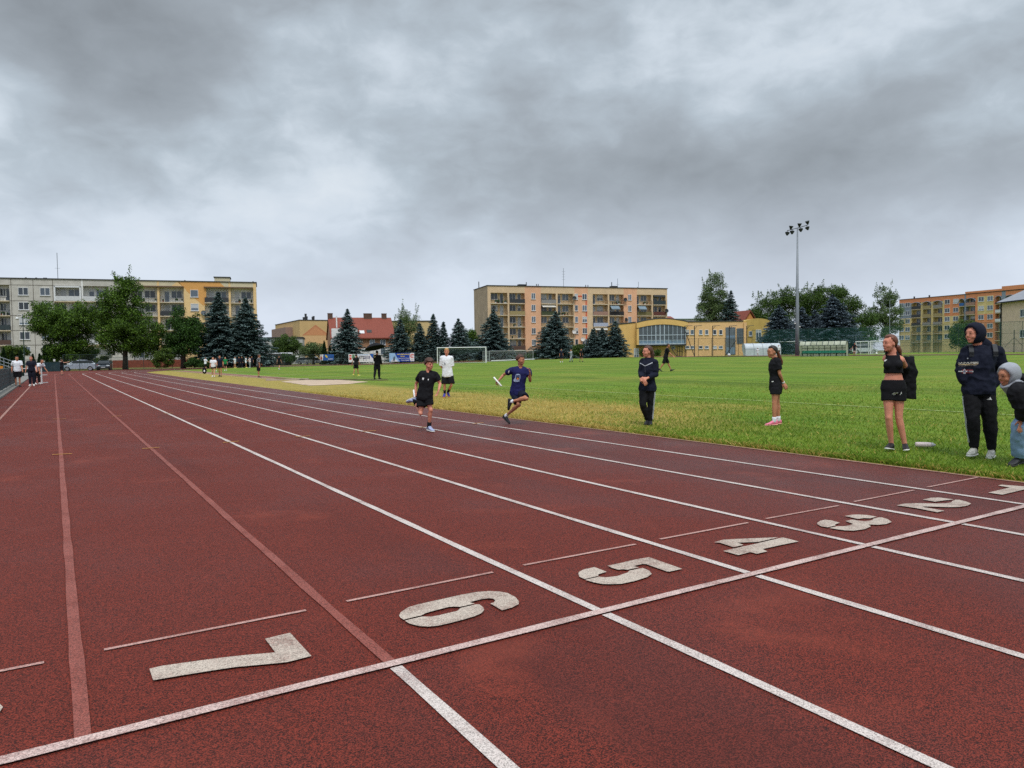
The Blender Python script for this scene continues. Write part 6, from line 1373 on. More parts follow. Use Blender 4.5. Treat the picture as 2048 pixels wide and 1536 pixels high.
def drape(me, o, c, n_, right, up, k=1.0, off=.003):
    """lay flat artwork (x, y in metres) on the surface of a finished garment"""
    bm = bmesh.new(); bm.from_mesh(me); bmesh.ops.triangulate(bm, faces=bm.faces[:])
    for _ in range(4):
        es = [e for e in bm.edges if e.calc_length() > .016]
        if not es: break
        bmesh.ops.subdivide_edges(bm, edges=es, cuts=1, use_grid_fill=False); bmesh.ops.triangulate(bm, faces=bm.faces[:])
    bvh = BVHTree.FromPolygons([v.co for v in o.data.vertices], [p.vertices for p in o.data.polygons]); n_ = V(n_).normalized(); right = V(right).normalized(); up = V(up).normalized()
    for v in bm.verts:
        b_ = V(c)+right*v.co.x*k+up*v.co.y; h = bvh.ray_cast(b_+n_*.6, -n_, 1.2); v.co = (h[0] if h[0] else b_)+n_*(off+v.co.z*.2)
    bm.to_mesh(me); bm.free(); me.update()
def decal(o, c, n_, right, up, polys, mat, par, name='print', off=.003):
    mb = MB()
    for poly in polys: mb.sheet(poly)
    me = mb.mesh(name, mat); drape(me, o, c, n_, right, up, 1, off); return link(name, me, par)
def decal_text(o, c, n_, right, up, s_, size, mat, par, wmax=None, name='lettering'):
    me = text_mesh(s_, size, name, True); w_ = max(v.co.x for v in me.vertices)-min(v.co.x for v in me.vertices)
    drape(me, o, c, n_, right, up, wmax/w_ if wmax else 1, .004); me.materials.clear(); me.materials.append(mat); return link(name, me, par)
def pj(D, **kw):
    """photo joints (px, py, extra depth) -> world"""
    return {a: P(q[0], q[1], D+(q[2] if len(q) > 2 else 0)) for a, q in kw.items()}
HF = V((FW.x, FW.y, 0)).normalized(); HR_ = V((RT.x, RT.y, 0)).normalized()
def dirn(r, t, u=0): return (HR_*r - HF*t + V((0, 0, u))).normalized()     # r: photo right, t: towards the camera, u: up
def ground_fix(p):
    lo = 1e9
    for ch in p.th.children:
        if ch.name.startswith('shoe'):
            for g in (ch,)+tuple(ch.children):
                lo = min(lo, min(v.co.z for v in g.data.vertices))
    p.th.location.z -= lo; return -lo

# ---- boy in black running with a baton
J = pj(13.7, head=(858.6, 728.5, -.03), neck=(856.3, 744), shR=(842.8, 746.5, .01), shL=(870.5, 747.5, .01), elR=(832.5, 766.5, .17), wrR=(831, 785, .10), elL=(880.3, 767.5, .02), wrL=(877.5, 779, -.17), hipR=(843.5, 794, .02), hipL=(855, 794, -.02), knR=(841.5, 825, -.06), anR=(829, 801, .24), toeR=(818, 802.5, .30), knL=(861.2, 820, -.06), anL=(858, 852.5, .02), toeL=(868.5, 862.5, -.12))
p = Person('boy in a black kit running with a white baton, right arm back', J, dirn(.62, .75, -.12), 1.5, 'pink', group='people on the running track', headk=.93)
p.body(hk={'R': dict(grip=1.0, curl=.9, N=dirn(-.2, .9)), 'L': dict(curl=.5, D=dirn(-.3, .35, -.9), N=dirn(-.8, .5))}); p.hair(HR['brown'], 'curly', 3, .26); p.face(); p.shirt(CL['black'], .66, -.12, .018, .064); p.pants(CL['black'], .62, .2, (.096, .104, .108)); p.socks(CL['black'], .72); p.shoes(SH['silver'], m_sole, .02); P_BOY1 = p
# ---- boy in navy
J = pj(15.0, head=(1041, 720.5, -.04), neck=(1041, 736.5), shR=(1022, 741.5, .0), shL=(1056.5, 742.5, .03), elR=(1007, 750.5, .16), wrR=(996.2, 763, .08), elL=(1060.5, 763, -.08), wrL=(1059.8, 747, -.20), hipR=(1028.5, 786, .04), hipL=(1041.5, 786.5, -.03), knL=(1052, 797.5, -.33), anL=(1023.5, 803.5, -.22), toeL=(1017.5, 819, -.20), knR=(1037, 811, -.14), anR=(1012, 835.8, .03), toeR=(1018, 848.6, -.04))
p = Person('boy in a navy printed shirt sprinting with a long white baton', J, dirn(.92, .42, -.06), 1.5, 'tan', group='people on the running track', headk=.93)
p.body(hk={'R': dict(grip=1.0, curl=.9, N=dirn(.7, .5, -.3)), 'L': dict(curl=1.3, N=dirn(-.9, .2), D=dirn(-.1, .3, .9))}); p.hair(HR['brown'], 'short', 5, .34); p.face(); p.shirt(CL['navy'], .5, -.16, .022, .07); p.pants(CL['dnavy'], .8, .1, (.094, .1, .1)); p.socks(CL['white'], .9); p.shoes(SH['black'], SH['black']); P_BOY3 = p
# ---- fair boy in the white T-shirt
J = pj(24.8, head=(893.4, 703.8, -.04), neck=(893, 713.2), shR=(884.6, 716), shL=(902, 716.3), elR=(882.6, 733.5, .03), wrR=(888.2, 748, -.02), elL=(904.2, 734, .03), wrL=(902, 748.5, -.02), hipR=(889.3, 751), hipL=(901.2, 751), knR=(889.2, 771.5, -.03), anR=(889.4, 788.3, .04), toeR=(887.5, 796.2, -.12), knL=(902.6, 771, -.05), anL=(896, 784.5, .25), toeL=(898.5, 794.5, .12))
p = Person('fair-haired boy in a loose white T-shirt with hands in his pockets', J, dirn(.14, 1, -.1), 1.66, 'pink', group='people on the infield')
p.vox = .009; p.body(); p.hair(HR['blond'], 'fringe', 8, .46); p.face(HR['blond']); p.shirt(CL['white'], .92, -.1, .030, .08, fold=.006); p.pants(CL['black'], .84, .16, (.104, .118, .126)); p.socks(CL['black'], .6); p.shoes(SH['blue'], M('orange_sole', C(226, 130, 84), .6)); P_BOY2 = p
# ---- woman in the black jacket
J = pj(14.4, head=(1294.8, 702.3, -.02), neck=(1297, 717.2), shR=(1285.6, 721.5, .07), shL=(1309.5, 723, -.06), elR=(1281.5, 746, .04), wrR=(1285.8, 755.5, -.26), elL=(1311.5, 747.5, -.08), wrL=(1294, 755, -.25), hipR=(1288, 775, .03), hipL=(1302, 775, -.03), knR=(1285.5, 808, -.08), anR=(1295.5, 838, .06), toeR=(1291, 846.8, -.10), knL=(1301.5, 808.5, -.02), anL=(1300.6, 840, .0), toeL=(1300.8, 849.2, -.19))
p = Person('woman in a black zipped jacket and striped track trousers with folded hands', J, dirn(-.96, .26, .02), 1.57, 'pink', 'f', group='people on the infield')
p.body(hk={'R': dict(D=dirn(.35, .3, -.8), N=dirn(.3, -.8), curl=.5), 'L': dict(D=dirn(-.95, .15, -.15), N=dirn(.2, -.8, -.3), curl=.6)}); p.hair(HR['brown'], 'sleek', 4, .58); p.face()
c = p.j['head']; p.tail(HR['brown'], [c+(-p.F*.07+p.U*.03)*p.hs, c+(-p.F*.10-p.U*.05)*p.hs, c-p.F*.10-p.U*.14, c-p.F*.145-p.U*.22, c-p.F*.165-p.U*.28], [.055, .056, .04, .034, .015])
p.shirt(CL['dnavy'], 1.84, -.1, .022, .07, 'jacket', 1.06, .012); p.pants(CL['black'], 1.97, .1, (.1, .094, .09), r2=(.072, .062, .054), name='trousers'); p.socks(CL['black'], .7); p.shoes(SH['black'], SH['dark']); P_W = p
# ---- girl with pink shoes
J = pj(14.0, head=(1544.3, 702.2, 0), neck=(1550.3, 715.5), shL=(1555.2, 720.5, -.10), shR=(1549.5, 719, .20), elL=(1559.5, 746, -.13), wrL=(1566.6, 764, -.04), elR=(1559, 744.5, .22), wrR=(1566, 764, .08), hipL=(1550.5, 774.5, -.07), hipR=(1552.5, 774, .11), knL=(1549.2, 804.5, -.09), anL=(1548.6, 840.2, -.08), toeL=(1530, 848.6, -.10), knR=(1554.2, 803.5, .1), anR=(1557, 838.2, .12), toeR=(1539, 845.6, .12))
p = Person('girl in black shirt and shorts with pink shoes, hands clasped behind her', J, dirn(-.97, .2, -.08), 1.58, 'tan', 'f', group='people on the infield')
p.body(hk={'L': dict(D=dirn(.5, .2, -.8), N=dirn(-.3, -.9), curl=.7), 'R': dict(D=dirn(.4, .3, -.8), N=dirn(-.3, .9), curl=.7)}); p.hair(HR['dark'], 'sleek', 6, .56); p.face()
c = p.j['head']; p.tail(HR['auburn'], [c-p.F*.085+p.U*.02, c-p.F*.12-p.U*.03, c-p.F*.15-p.U*.11, c-p.F*.185-p.U*.2, c-p.F*.19-p.U*.27], [.03, .036, .034, .026, .01])
p.shirt(CL['black'], .68, -.08, .016, .068); p.pants(CL['black'], .42, .14, (.098, .1, .1)); p.socks(CL['white'], .78); p.shoes(SH['pink'], M('pale_pink_sole', C(236, 176, 160), .6)); P_G = p
# ---- girl in the crop top
J = pj(10.2, head=(1779.5, 687.3, -.02), neck=(1786.3, 707), shR=(1772.5, 716, .06), shL=(1802, 719.2, -.04), elR=(1781, 746, .16), wrR=(1799, 762, .22), elL=(1816.5, 744.5, .16), wrL=(1809, 764, .24), hipR=(1776.5, 777, .02), hipL=(1797.5, 777, -.02), knR=(1777.5, 836.5, -.03), anR=(1782.5, 890, .03), toeR=(1772.5, 899.3, -.13), knL=(1798, 837, -.02), anL=(1809.6, 892.5, -.02), toeL=(1812.5, 903, -.2))
p = Person('girl in a black crop top and shorts with her arms behind her back', J, dirn(-.97, .2, -.02), 1.64, 'pink', 'f', group='people on the infield')
p.body(hk={'L': dict(curl=.8, D=dirn(-.6, -.3, -.6)), 'R': dict(curl=.8, D=dirn(.6, -.3, -.6))}); p.hair(HR['auburn'], 'sleek', 9, .6); p.face()
c = p.j['head']; p.tail(HR['auburn'], [c-p.F*.09-p.U*.03, c-p.F*.115-p.U*.05, c-p.F*.145-p.U*.11, c-p.F*.165-p.U*.17, c-p.F*.17-p.U*.21], [.024, .04, .038, .026, .01])
mb = MB(); p.torso(mb, .010, .43, .945, [(-.14, .158, .112), (.18, .150, .104), (.42, .122, .088), (.64, .140, .112), (.76, .146, .108), (.84, .112, .096), (.95, .098, .078), (1.02, .09, .07)])
lat, fr = p.front(.7)
for g in (-1, 1): mb.ell(lerp(p.hip, p.j['neck'], .66)+lat*g*.062+fr*.085, (lat*.062, fr*.05, V((0, 0, .06))))
p.so = soft(mb, 'crop_top', CL['black'], p.th, .009, 3); p.pants(CL['black'], .42, .24, (.1, .1, .1), name='shorts', fold=.003); p.shoes(SH['black'], m_sole); P_C = p
# ---- hooded man
J = pj(9.5, head=(1947, 665, -.04), neck=(1959, 692.5), shR=(1934.5, 700, .07), shL=(1994, 699.5, -.06), elR=(1922.5, 739.5, .06), wrR=(1933, 767, .02), elL=(2003.5, 739, -.02), wrL=(1984.5, 770, -.05), hipR=(1943, 778, .03), hipL=(1972, 778.5, -.03), knR=(1945.5, 836, -.06), anR=(1948.5, 893.5, 0), toeR=(1935.5, 911.8, -.17), knL=(1979.5, 837, -.05), anL=(1983.5, 897.5, -.03), toeL=(1977.5, 914.8, -.2))
p = Person('tall man in a dark hooded anorak and striped black trousers, hands in pockets', J, dirn(-.94, .32, -.05), 1.78, 'pink', group='people on the infield')
p.body(hk={'R': dict(D=dirn(.3, 0, -.95), curl=.3), 'L': dict(D=dirn(-.25, 0, -.95), curl=.3)}); p.face(); p.hood(CL['dnavy'], .02, peak=.02); p.shirt(CL['dnavy'], 1.96, -.1, .024, .078, 'anorak', 1.05, .013); p.pants(CL['black'], 1.96, .1, (.1, .098, .094), r2=(.078, .062, .05), name='trousers'); p.socks(CL['black'], .7); p.shoes(SH['grey'], m_sole); P_M = p
mb = MB(); nb = p.j['neck']; hd_ = p.j['head']; mb.tube([hd_-p.F*.09-p.U*.1, nb-p.F*.07+V((0, 0, .03)), nb-p.F*.05-V((0, 0, .05))], [.09, .1, .09], 12); mb.tube([nb+p.F*.08-V((0, 0, .03)), nb+p.F*.02+HR_*.11+V((0, 0, .02)), nb-p.F*.06+V((0, 0, .04))], [.03, .05, .06], 10); soft(mb, 'hood_collar', CL['dnavy'], p.th, .01, 3, .006)
# ---- crouching person
J = pj(8.75, head=(2013.5, 751.5, -.02), neck=(2033, 769), shR=(2034, 786, -.18), shL=(2046, 774, .16), elR=(2049, 819, -.22), wrR=(2044.5, 841, -.14), elL=(2052, 812, .2), wrL=(2050, 842, .12), hipR=(2100, 800, -.08), hipL=(2102, 799, .1), knR=(2041, 853, -.10), anR=(2041, 919, .0), toeR=(2026, 933, -.04), knL=(2054, 852, .14), anL=(2064, 918, .16), toeL=(2048, 930, .14))
p = Person('person bending forward in a grey hood, black jacket and blue jeans', J, dirn(-.95, .2, -.22), 1.68, 'tan', group='people on the infield', hu=(-.2, .05, 1))
p.body(hk={'R': dict(D=dirn(-.35, .35, -.8), N=dirn(-.2, -.9, -.3), curl=.3), 'L': dict(D=dirn(-.4, -.2, -.8), curl=.3)}); p.face(); p.hood(CL['grey'], .03, peak=.01)
p.shirt(CL['black'], 1.86, -.1, .05, .1, 'jacket', 1.0, .014); p.pants(CL['jean'], 2.0, .1, (.112, .112, .11), r2=(.104, .098, .098), name='jeans', fold=.01); p.shoes(SH['dark'], SH['dark']); P_K = p
mb = MB(); mb.tube([p.j['head']-p.U*.09+p.F*.03, p.j['head']-p.U*.15+p.F*.0, lerp(p.j['neck'], p.j['head'], .2), p.j['neck']+(p.j['shR']-p.j['neck'])*.3], [.075, .085, .1, .1], 12); soft(mb, 'hood_drape', CL['grey'], p.th, .01, 3, .008)
flush()
for p in (P_BOY1, P_BOY3, P_BOY2, P_W, P_G, P_C, P_M, P_K): p.dz = ground_fix(p)
MAINP = (P_BOY1, P_BOY3, P_BOY2, P_W, P_G, P_C, P_M, P_K)
# prints, stripes and badges
def tuck(p):
    """keep the body just inside the garments that cover it"""
    me = p.bo.data; j = p.j; segs = [(p.hip, j['neck'], 't', 0)]+[(j[a+d_], j[b_+d_], q_, u_) for d_ in 'LR' for a, b_, q_, u_ in (('sh', 'el', 'a', 0), ('el', 'wr', 'a', 1), ('hip', 'kn', 'l', 0), ('kn', 'an', 'l', 1))]
    for o in (p.so, p.po):
        if p is P_C and o is p.so: continue
        bvh = BVHTree.FromPolygons([v.co for v in o.data.vertices], [q.vertices for q in o.data.polygons])
        for v in me.vertices:
            c = v.co
            if c.z > j['neck'].z+.05*p.k: continue
            if not p.pocket and min((c-j['wrL']).length, (c-j['wrR']).length) < .22*p.k: continue
            l_, n_, i_, d_ = bvh.find_nearest(c, .05)
            if l_ is None: continue
            w_ = c-l_
            if w_.dot(n_) < -.004: continue
            best = None
            for a, b_, q_, u_ in segs:
                t = max(0, min(1, (c-a).dot(b_-a)/(b_-a).length_squared)); dd = (c-lerp(a, b_, t)).length-(.08*p.k if q_ == 't' else 0)
                if best is None or dd < best[0]: best = (dd, (b_-a).normalized(), q_, u_+t)
            if best[2] == 'a' and not p.pocket and (o is p.po or best[3] > p.slv-.03): continue
            if best[2] == 'l' and o is p.po and best[3] > p.hem-.03: continue
            if abs(n_.dot(best[1])) > .75 and best[0] < .07*p.k and (c-j['shL']).length > .1*p.k and (c-j['shR']).length > .1*p.k: continue
            if w_.length > .004 and abs(w_.normalized().dot(best[1])) > .6: continue
            v.co = l_-n_*.007
    me.update()
def chest(p, t, lt): lat, fr = p.front(t); return lerp(p.hip, p.j['neck'], t)+lat*lt, fr, lat
def sq(w_, h_, x=0, y=0): return [(x-w_/2, y-h_/2), (x+w_/2, y-h_/2), (x+w_/2, y+h_/2), (x-w_/2, y+h_/2)]
def tri3(s_): return [[(-s_*1.0, 0), (-s_*.55, 0), (-s_*.8, s_*.38)], [(-s_*.42, 0), (s_*.05, 0), (-s_*.22, s_*.78), (-s_*.5, s_*.3)], [(s_*.18, 0), (s_*.9, 0), (s_*.18, s_*1.2), (-s_*.08, s_*.85)]]
P_M.pocket = P_BOY2.pocket = True
for p in MAINP: tuck(p)
p = P_BOY1
r_ = HR_; c, fr, lat = chest(p, .72, -.045); decal(p.so, c, fr, r_, p.up, [[(-.012, .012), (.012, .012), (.006, -.014), (-.004, -.012)]], m_print, p.th, 'badge')
c, fr, lat = chest(p, .72, .055); decal(p.so, c, fr, r_, p.up, [[(-.02, .022), (.016, .022), (.02, -.004), (.006, -.024), (-.014, -.01)]], m_print, p.th, 'crest')
p = P_BOY3; c, fr, lat = chest(p, .56, .02); m_pg = M('grey_print', C(150, 164, 190), .7, .2, 30); m_po = M('orange_print', C(206, 122, 60), .7)
decal(p.so, c, fr, r_, p.up, [[(-.05, .02), (-.045, .075), (-.02, .095), (.03, .095), (.055, .075), (.06, .01), (.05, -.06), (-.035, -.07), (-.075, -.055), (-.075, -.02)]], m_pg, p.th, 'chest_print')
decal(p.so, c, fr, r_, p.up, [sq(.085, .03, .005, .055)], CL['navy'], p.th, 'chest_print', .006); decal(p.so, c, fr, r_, p.up, [sq(.075, .04, .01, .012)], CL['ink'], p.th, 'chest_print', .006); decal(p.so, c, fr, r_, p.up, [[(-.015, -.005), (.012, .022), (.04, -.005), (.012, -.028)]], m_po, p.th, 'chest_print', .009)
decal(p.so, p.j['shR']+(p.j['elR']-p.j['shR'])*.32, dirn(0, 1), r_, V((0, 0, 1)), [[(-.012, -.03), (.016, -.012), (.02, .03), (-.006, .02)]], m_print, p.th, 'sleeve_print')
p = P_BOY2; c, fr, lat = chest(p, .6, .06); decal(p.so, c, fr, r_, p.up, [[(-.02, -.05), (.0, -.03), (.022, -.055), (.012, .0), (.02, .03), (.0, .05), (-.016, .03), (-.006, 0)]], CL['ink'], p.th, 'chest_print')
c, fr, lat = chest(p, -.02, 0); rn = random.Random(3); decal(p.po, c, fr, r_, p.up, [[(x-.012, y-.012), (x+.014, y-.008), (x+.01, y+.016), (x-.008, y+.01)] for x, y in [(-.18+.026*i, .005+rn.uniform(-.03, .03)) for i in range(15)]], m_print, p.th, 'waistband_print')
def bar(a, b_, w_):
    d_ = V((b_[0]-a[0], b_[1]-a[1])).normalized(); n_ = V((-d_.y, d_.x))*w_/2; k = 5; out = []
    for i in range(k):
        q0, q1 = lerp(V(a), V(b_), i/k), lerp(V(a), V(b_), (i+1)/k); out.append([tuple(q0-n_), tuple(q1-n_), tuple(q1+n_), tuple(q0+n_)])
    return out
p = P_W; c, fr, lat = chest(p, .62, 0); cc = P(1290, 730.5, 14.3)-p.base; v_ = dirn(0, 1)
decal(p.so, cc, v_, r_, V((0, 0, 1)), bar((-.075, .055), (0, 0), .012)+bar((0, 0), (.145, .065), .012), m_stripe, p.th, 'chest_stripe'); decal(p.so, cc, v_, r_, V((0, 0, 1)), bar((0, -.01), (.004, -.2), .006), M('zip', C(70, 74, 84), .4), p.th, 'zip')
decal(p.po, P(1300.5, 780.5, 14.3)-p.base, v_, r_, V((0, 0, 1)), tri3(.026), m_print, p.th, 'badge')
def side_stripes(p, d_, side, u0=.08, u1=1.9, rad=(.1, .094, .074, .06), gap=.016, w_=.0055, fwd=None):
    """three parallel stripes down the outside of a trouser leg, laid on its surface"""
    me = p.po.data; bvh = BVHTree.FromPolygons([v.co for v in me.vertices], [q.vertices for q in me.polygons]); mb = MB(); j = p.j; ch = [j['hip'+d_], j['kn'+d_], j['an'+d_]]
    tv = V(fwd) if fwd else p.front(0)[1]
    for s_ in (-1, 0, 1):
        L = []
        for i in range(25):
            u = lerp(u0, u1, i/24); k = min(int(u), 1); q = lerp(ch[k], ch[k+1], u-k)+tv*s_*gap; h = bvh.ray_cast(q+V(side)*.5, -V(side), 1.0)
            if h[0] and (h[0]-q).length < .2: L.append(h[0]+V(side)*.004)
        for a, b_ in zip(L, L[1:]): mb.add([a-tv*w_, b_-tv*w_, b_+tv*w_, a+tv*w_], [(0, 1, 2, 3)])
    mb.build('side_stripe', m_stripe, p.th)
side_stripes(P_W, 'L', dirn(.75, .66), fwd=dirn(-.66, .75), gap=.018)
side_stripes(P_M, 'L', dirn(.93, .38), u0=.55, u1=1.42, fwd=dirn(-.38, .93)); side_stripes(P_M, 'R', dirn(-.97, -.2), u0=.2, u1=1.8, fwd=dirn(-.2, .97))
p = P_G; decal(p.po, P(1545, 761.5, 13.9)-p.base, v_, r_, V((0, 0, 1)), [[(-.022, -.008), (.012, -.008), (.024, .01), (-.01, .01)]], m_print, p.th, 'badge'); mb = MB(); q = lerp(p.j['elL'], p.j['wrL'], .93); a = (p.j['wrL']-p.j['elL']).normalized(); mb.tube([q-a*.012, q+a*.012], .031, 10); mb.build('wristband', m_print, p.th)
p = P_C; bvh = BVHTree.FromPolygons([v.co for v in p.bo.data.vertices], [q.vertices for q in p.bo.data.polygons]); lat, fr = p.front(.9)
for g in (-1, 1):
    c0 = lerp(p.hip, p.j['neck'], .90)+lat*g*.095; path = [c0+fr*.09-p.up*.03, c0+fr*.085+p.up*.01, c0+fr*.06+p.up*.05, c0+p.up*.085, c0-fr*.06+p.up*.05, c0-fr*.09-p.up*.03]; L = []
    for a, b_ in zip(path, path[1:]):
        for t in (0, .5): q = lerp(a, b_, t); h = bvh.find_nearest(q); L.append((h[0]+h[1]*.003, h[1]))
    mb = MB(); rr = []
    for i, (q, n_) in enumerate(L):
        d_ = (L[min(i+1, len(L)-1)][0]-L[max(i-1, 0)][0]).normalized(); w_ = d_.cross(n_).normalized(); rr.append([q-w_*.024-n_*.004, q+w_*.024-n_*.004, q+w_*.022+n_*.005, q-w_*.022+n_*.005])
    mb.rings(rr); o = mb.build('strap', CL['black'], p.so, True); recalc(o.data)
decal(p.so, P(1770.8, 721, 10.1)-p.base, v_, r_, V((0, 0, 1)), [[(-.022, -.016), (.0, -.012), (.022, .010), (.012, .016), (-.012, .006)]], m_print, p.th, 'badge')
decal_text(p.po, P(1797.5, 789, 10.0)-p.base, v_, r_, V((0, 0, 1)), '4F', .05, m_print, p.th, .07); decal(p.po, P(1808, 788, 10.0)-p.base, v_, r_, V((0, 0, 1)), [[(-.012, -.024), (.006, .026), (.014, 0)]], m_print, p.th, 'badge')
p = P_M; decal_text(p.so, P(1950.8, 723.3, 9.3)-p.base, v_, dirn(1, 0, .05), V((0, 0, 1)), 'NAPAPIJRI', .03, M('pale_print', C(190, 186, 176), .7), p.th, .175); m_sand2 = M('cream_print', C(222, 196, 150), .7)
decal(p.so, P(1951, 725.8, 9.3)-p.base, v_, dirn(1, 0, .05), V((0, 0, 1)), [q for q in bar((-.088, 0), (.088, 0), .005)], m_sand2, p.th, 'print_bar'); decal_text(p.so, P(1951, 728.6, 9.3)-p.base, v_, dirn(1, 0, .05), V((0, 0, 1)), 'GEOGRAPHIC', .011, M('dim_print', C(150, 140, 128), .7), p.th, .14)
fc_ = P(1949.5, 740.3, 9.3)-p.base; m_rd = M('flag_red', C(120, 40, 44), .7); m_bl = M('flag_blue', C(30, 40, 90), .7)
decal(p.so, fc_, v_, r_, V((0, 0, 1)), [sq(.09, .048)], m_rd, p.th, 'flag_patch'); decal(p.so, fc_, v_, r_, V((0, 0, 1)), [sq(.018, .06, -.018), sq(.046, .016, -.05), sq(.055, .016, .022)], m_print, p.th, 'flag_patch', .005); decal(p.so, fc_, v_, r_, V((0, 0, 1)), [sq(.008, .05, -.018), sq(.08, .007, 0)], m_bl, p.th, 'flag_patch', .007)
decal(p.so, P(2006, 705, 9.5)-p.base, v_, r_, V((0, 0, 1)), [[(.02*math.cos(a), .024*math.sin(a)) for a in np.linspace(0, 2*pi, 12)[:-1]]], M('patch_grey', C(84, 78, 84), .7), p.th, 'sleeve_patch'); decal(p.po, P(1986, 797, 9.3)-p.base, v_, r_, V((0, 0, 1)), tri3(.028), m_print, p.th, 'badge')
decal(p.so, P(1951, 714, 9.3)-p.base, v_, r_, V((0, 0, 1)), [sq(.008, .016)], m_stripe, p.th, 'zip_pull')

# ---- things held or carried
def baton(a, b_, label):
    mb = MB(); d_ = b_-a; mb.tube([V(), d_*.02, d_*.98, d_], [.012, .017, .017, .012], 12); return tag(mb.build('baton', M('baton_white', C(228, 226, 222), .35, .03), None, True, loc=a), label, 'baton', 'relay batons')
baton(P(987.5, 754.5, 15.02), P(1003, 772.5, 14.92), 'long white relay baton in the hand of the navy shirted boy')
baton(P(827.4, 779.8, 13.75), P(829.2, 795.5, 13.66), 'white relay baton held upright by the boy in black')
# jacket hanging from the girl's arms
J0 = P(1806, 735, 10.34); mb = MB()
rows = []
for py, x0, x1, th in ((712.5, 1808, 1828, .05), (724, 1806, 1828, .09), (738, 1800, 1831, .11), (744, 1800, 1834.5, .10), (752, 1801, 1832.5, .09), (765, 1802, 1831, .08), (780, 1803, 1831.8, .07), (797.5, 1805, 1832.5, .06)):
    row = []
    for a in np.linspace(0, 2*pi, 19)[:-1]:
        xx = (x0+x1)/2+(x1-x0)/2*math.copysign(abs(math.cos(a))**.6, math.cos(a)); q = P(xx, py, 10.36); row.append(q-HF*th*math.sin(a)*.7-J0)
    rows.append(row)
mb.rings(rows); jj = {a: P_C.j[a]+P_C.th.location-J0 for a in P_C.j}
for d_ in 'LR': mb.tube([lerp(jj['sh'+d_], jj['el'+d_], .52), lerp(jj['sh'+d_], jj['el'+d_], .75), jj['el'+d_], lerp(jj['el'+d_], jj['wr'+d_], .6)], [.056, .062, .066, .06], 12)
o = soft(mb, 'jacket', CL['black'], None, .011, 3, .012, 4); o.location = J0; tag(o, 'black jacket hanging from the arms of the girl in the crop top', 'jacket')
# backpack
p = P_M; q = lerp(p.hip, p.j['neck'], .62)-p.front(.7)[1]*.27; bt = thing('backpack', 'dark backpack worn on both shoulders by the hooded man', 'backpack', p.th.location+q); lat, fr = p.front(.8)
mb = MB(); mb.rings([[lat*w_*math.copysign(abs(math.cos(a))**.5, math.cos(a))+fr*d_*math.copysign(abs(math.sin(a))**.5, math.sin(a))+V((0, 0, z_)) for a in np.linspace(0, 2*pi, 17)[:-1]] for z_, w_, d_ in ((-.23, .12, .06), (-.2, .15, .08), (.05, .155, .09), (.2, .14, .075), (.24, .1, .05))]); soft(mb, 'pack', CL['black'], bt, .012, 3, .006)
for d_ in 'RL':
    s_ = lerp(p.j['neck'], p.j['sh'+d_], .80)-q; mb = MB(); L = [s_-fr*.16-V((0, 0, .02)), s_-fr*.06+V((0, 0, .075)), s_+fr*.07+V((0, 0, .06)), s_+fr*.15-V((0, 0, .03)), s_+fr*.15-V((0, 0, .08))]
    for a, b_ in zip(L, L[1:]): mb.add([a-lat*.026, b_-lat*.026, b_+lat*.026, a+lat*.026, a-lat*.026+V((0, 0, .012)), b_-lat*.026+V((0, 0, .012)), b_+lat*.026+V((0, 0, .012)), a+lat*.026+V((0, 0, .012))], [(0, 1, 2, 3), (4, 7, 6, 5), (0, 4, 5, 1), (2, 6, 7, 3)])
    mb.build('strap', M('dark_webbing', C(48, 50, 54), .7), bt)
p.bp = bt

# ---- farther people: posed skeletons in their own frame
def pose(h, legL=0, legR=0, knL=0, knR=0, armL=0, armR=0, elL=.15, elR=.15, lean=0, spread=.09, hips=0, abdL=.12, abdR=.12, sit=False):
    """angles in radians, forward positive; local frame x right, y forward, z up"""
    k = h/1.75; hipz = .92*k; J = {}; rot = lambda v, a: V((v.x, v.y*math.cos(a)+v.z*math.sin(a)*-1*-1 if False else v.y*math.cos(a)-v.z*math.sin(a), v.y*math.sin(a)+v.z*math.cos(a)))
    hp = V((0, 0, hipz)); up = V((0, math.sin(lean), math.cos(lean))); nk = hp+up*.53*k; J['neck'] = nk; J['head'] = nk+V((0, .03+.6*math.sin(lean)*.15, .155))*k
    for s_, x in (('L', -1), ('R', 1)):
        lg, kn, ar, el, ab = (legL, knL, armL, elL, abdL) if s_ == 'L' else (legR, knR, armR, elR, abdR)
        h0 = hp+V((x*spread*k, 0, 0)); J['hip'+s_] = h0; d_ = V((0, math.sin(lg), -math.cos(lg))); k0 = h0+d_*.42*k; J['kn'+s_] = k0; d2 = V((0, math.sin(lg-kn), -math.cos(lg-kn))); a0 = k0+d2*.41*k; J['an'+s_] = a0
        J['toe'+s_] = a0+V((x*.03, .19*math.cos(lg-kn), .19*math.sin(lg-kn)-.07))*k
        s0 = nk+(V((x*.175, 0, 0))-up*.045)*k; J['sh'+s_] = s0; d_ = V((x*math.sin(ab), math.sin(ar)*math.cos(ab), -math.cos(ar)*math.cos(ab))); e0 = s0+d_*.28*k; J['el'+s_] = e0
        d2 = V((x*math.sin(ab)*(.2 if el > .6 else 1), math.sin(ar+el)*math.cos(ab), -math.cos(ar+el)*math.cos(ab))) if el < 3 else V((-x*.75, .35, .1)).normalized()
        J['wr'+s_] = e0+d2.normalized()*.25*k
    lo = min(J['anL'].z, J['anR'].z)-.085*k
    for a in J: J[a] = J[a]-V((0, 0, lo))
    return J
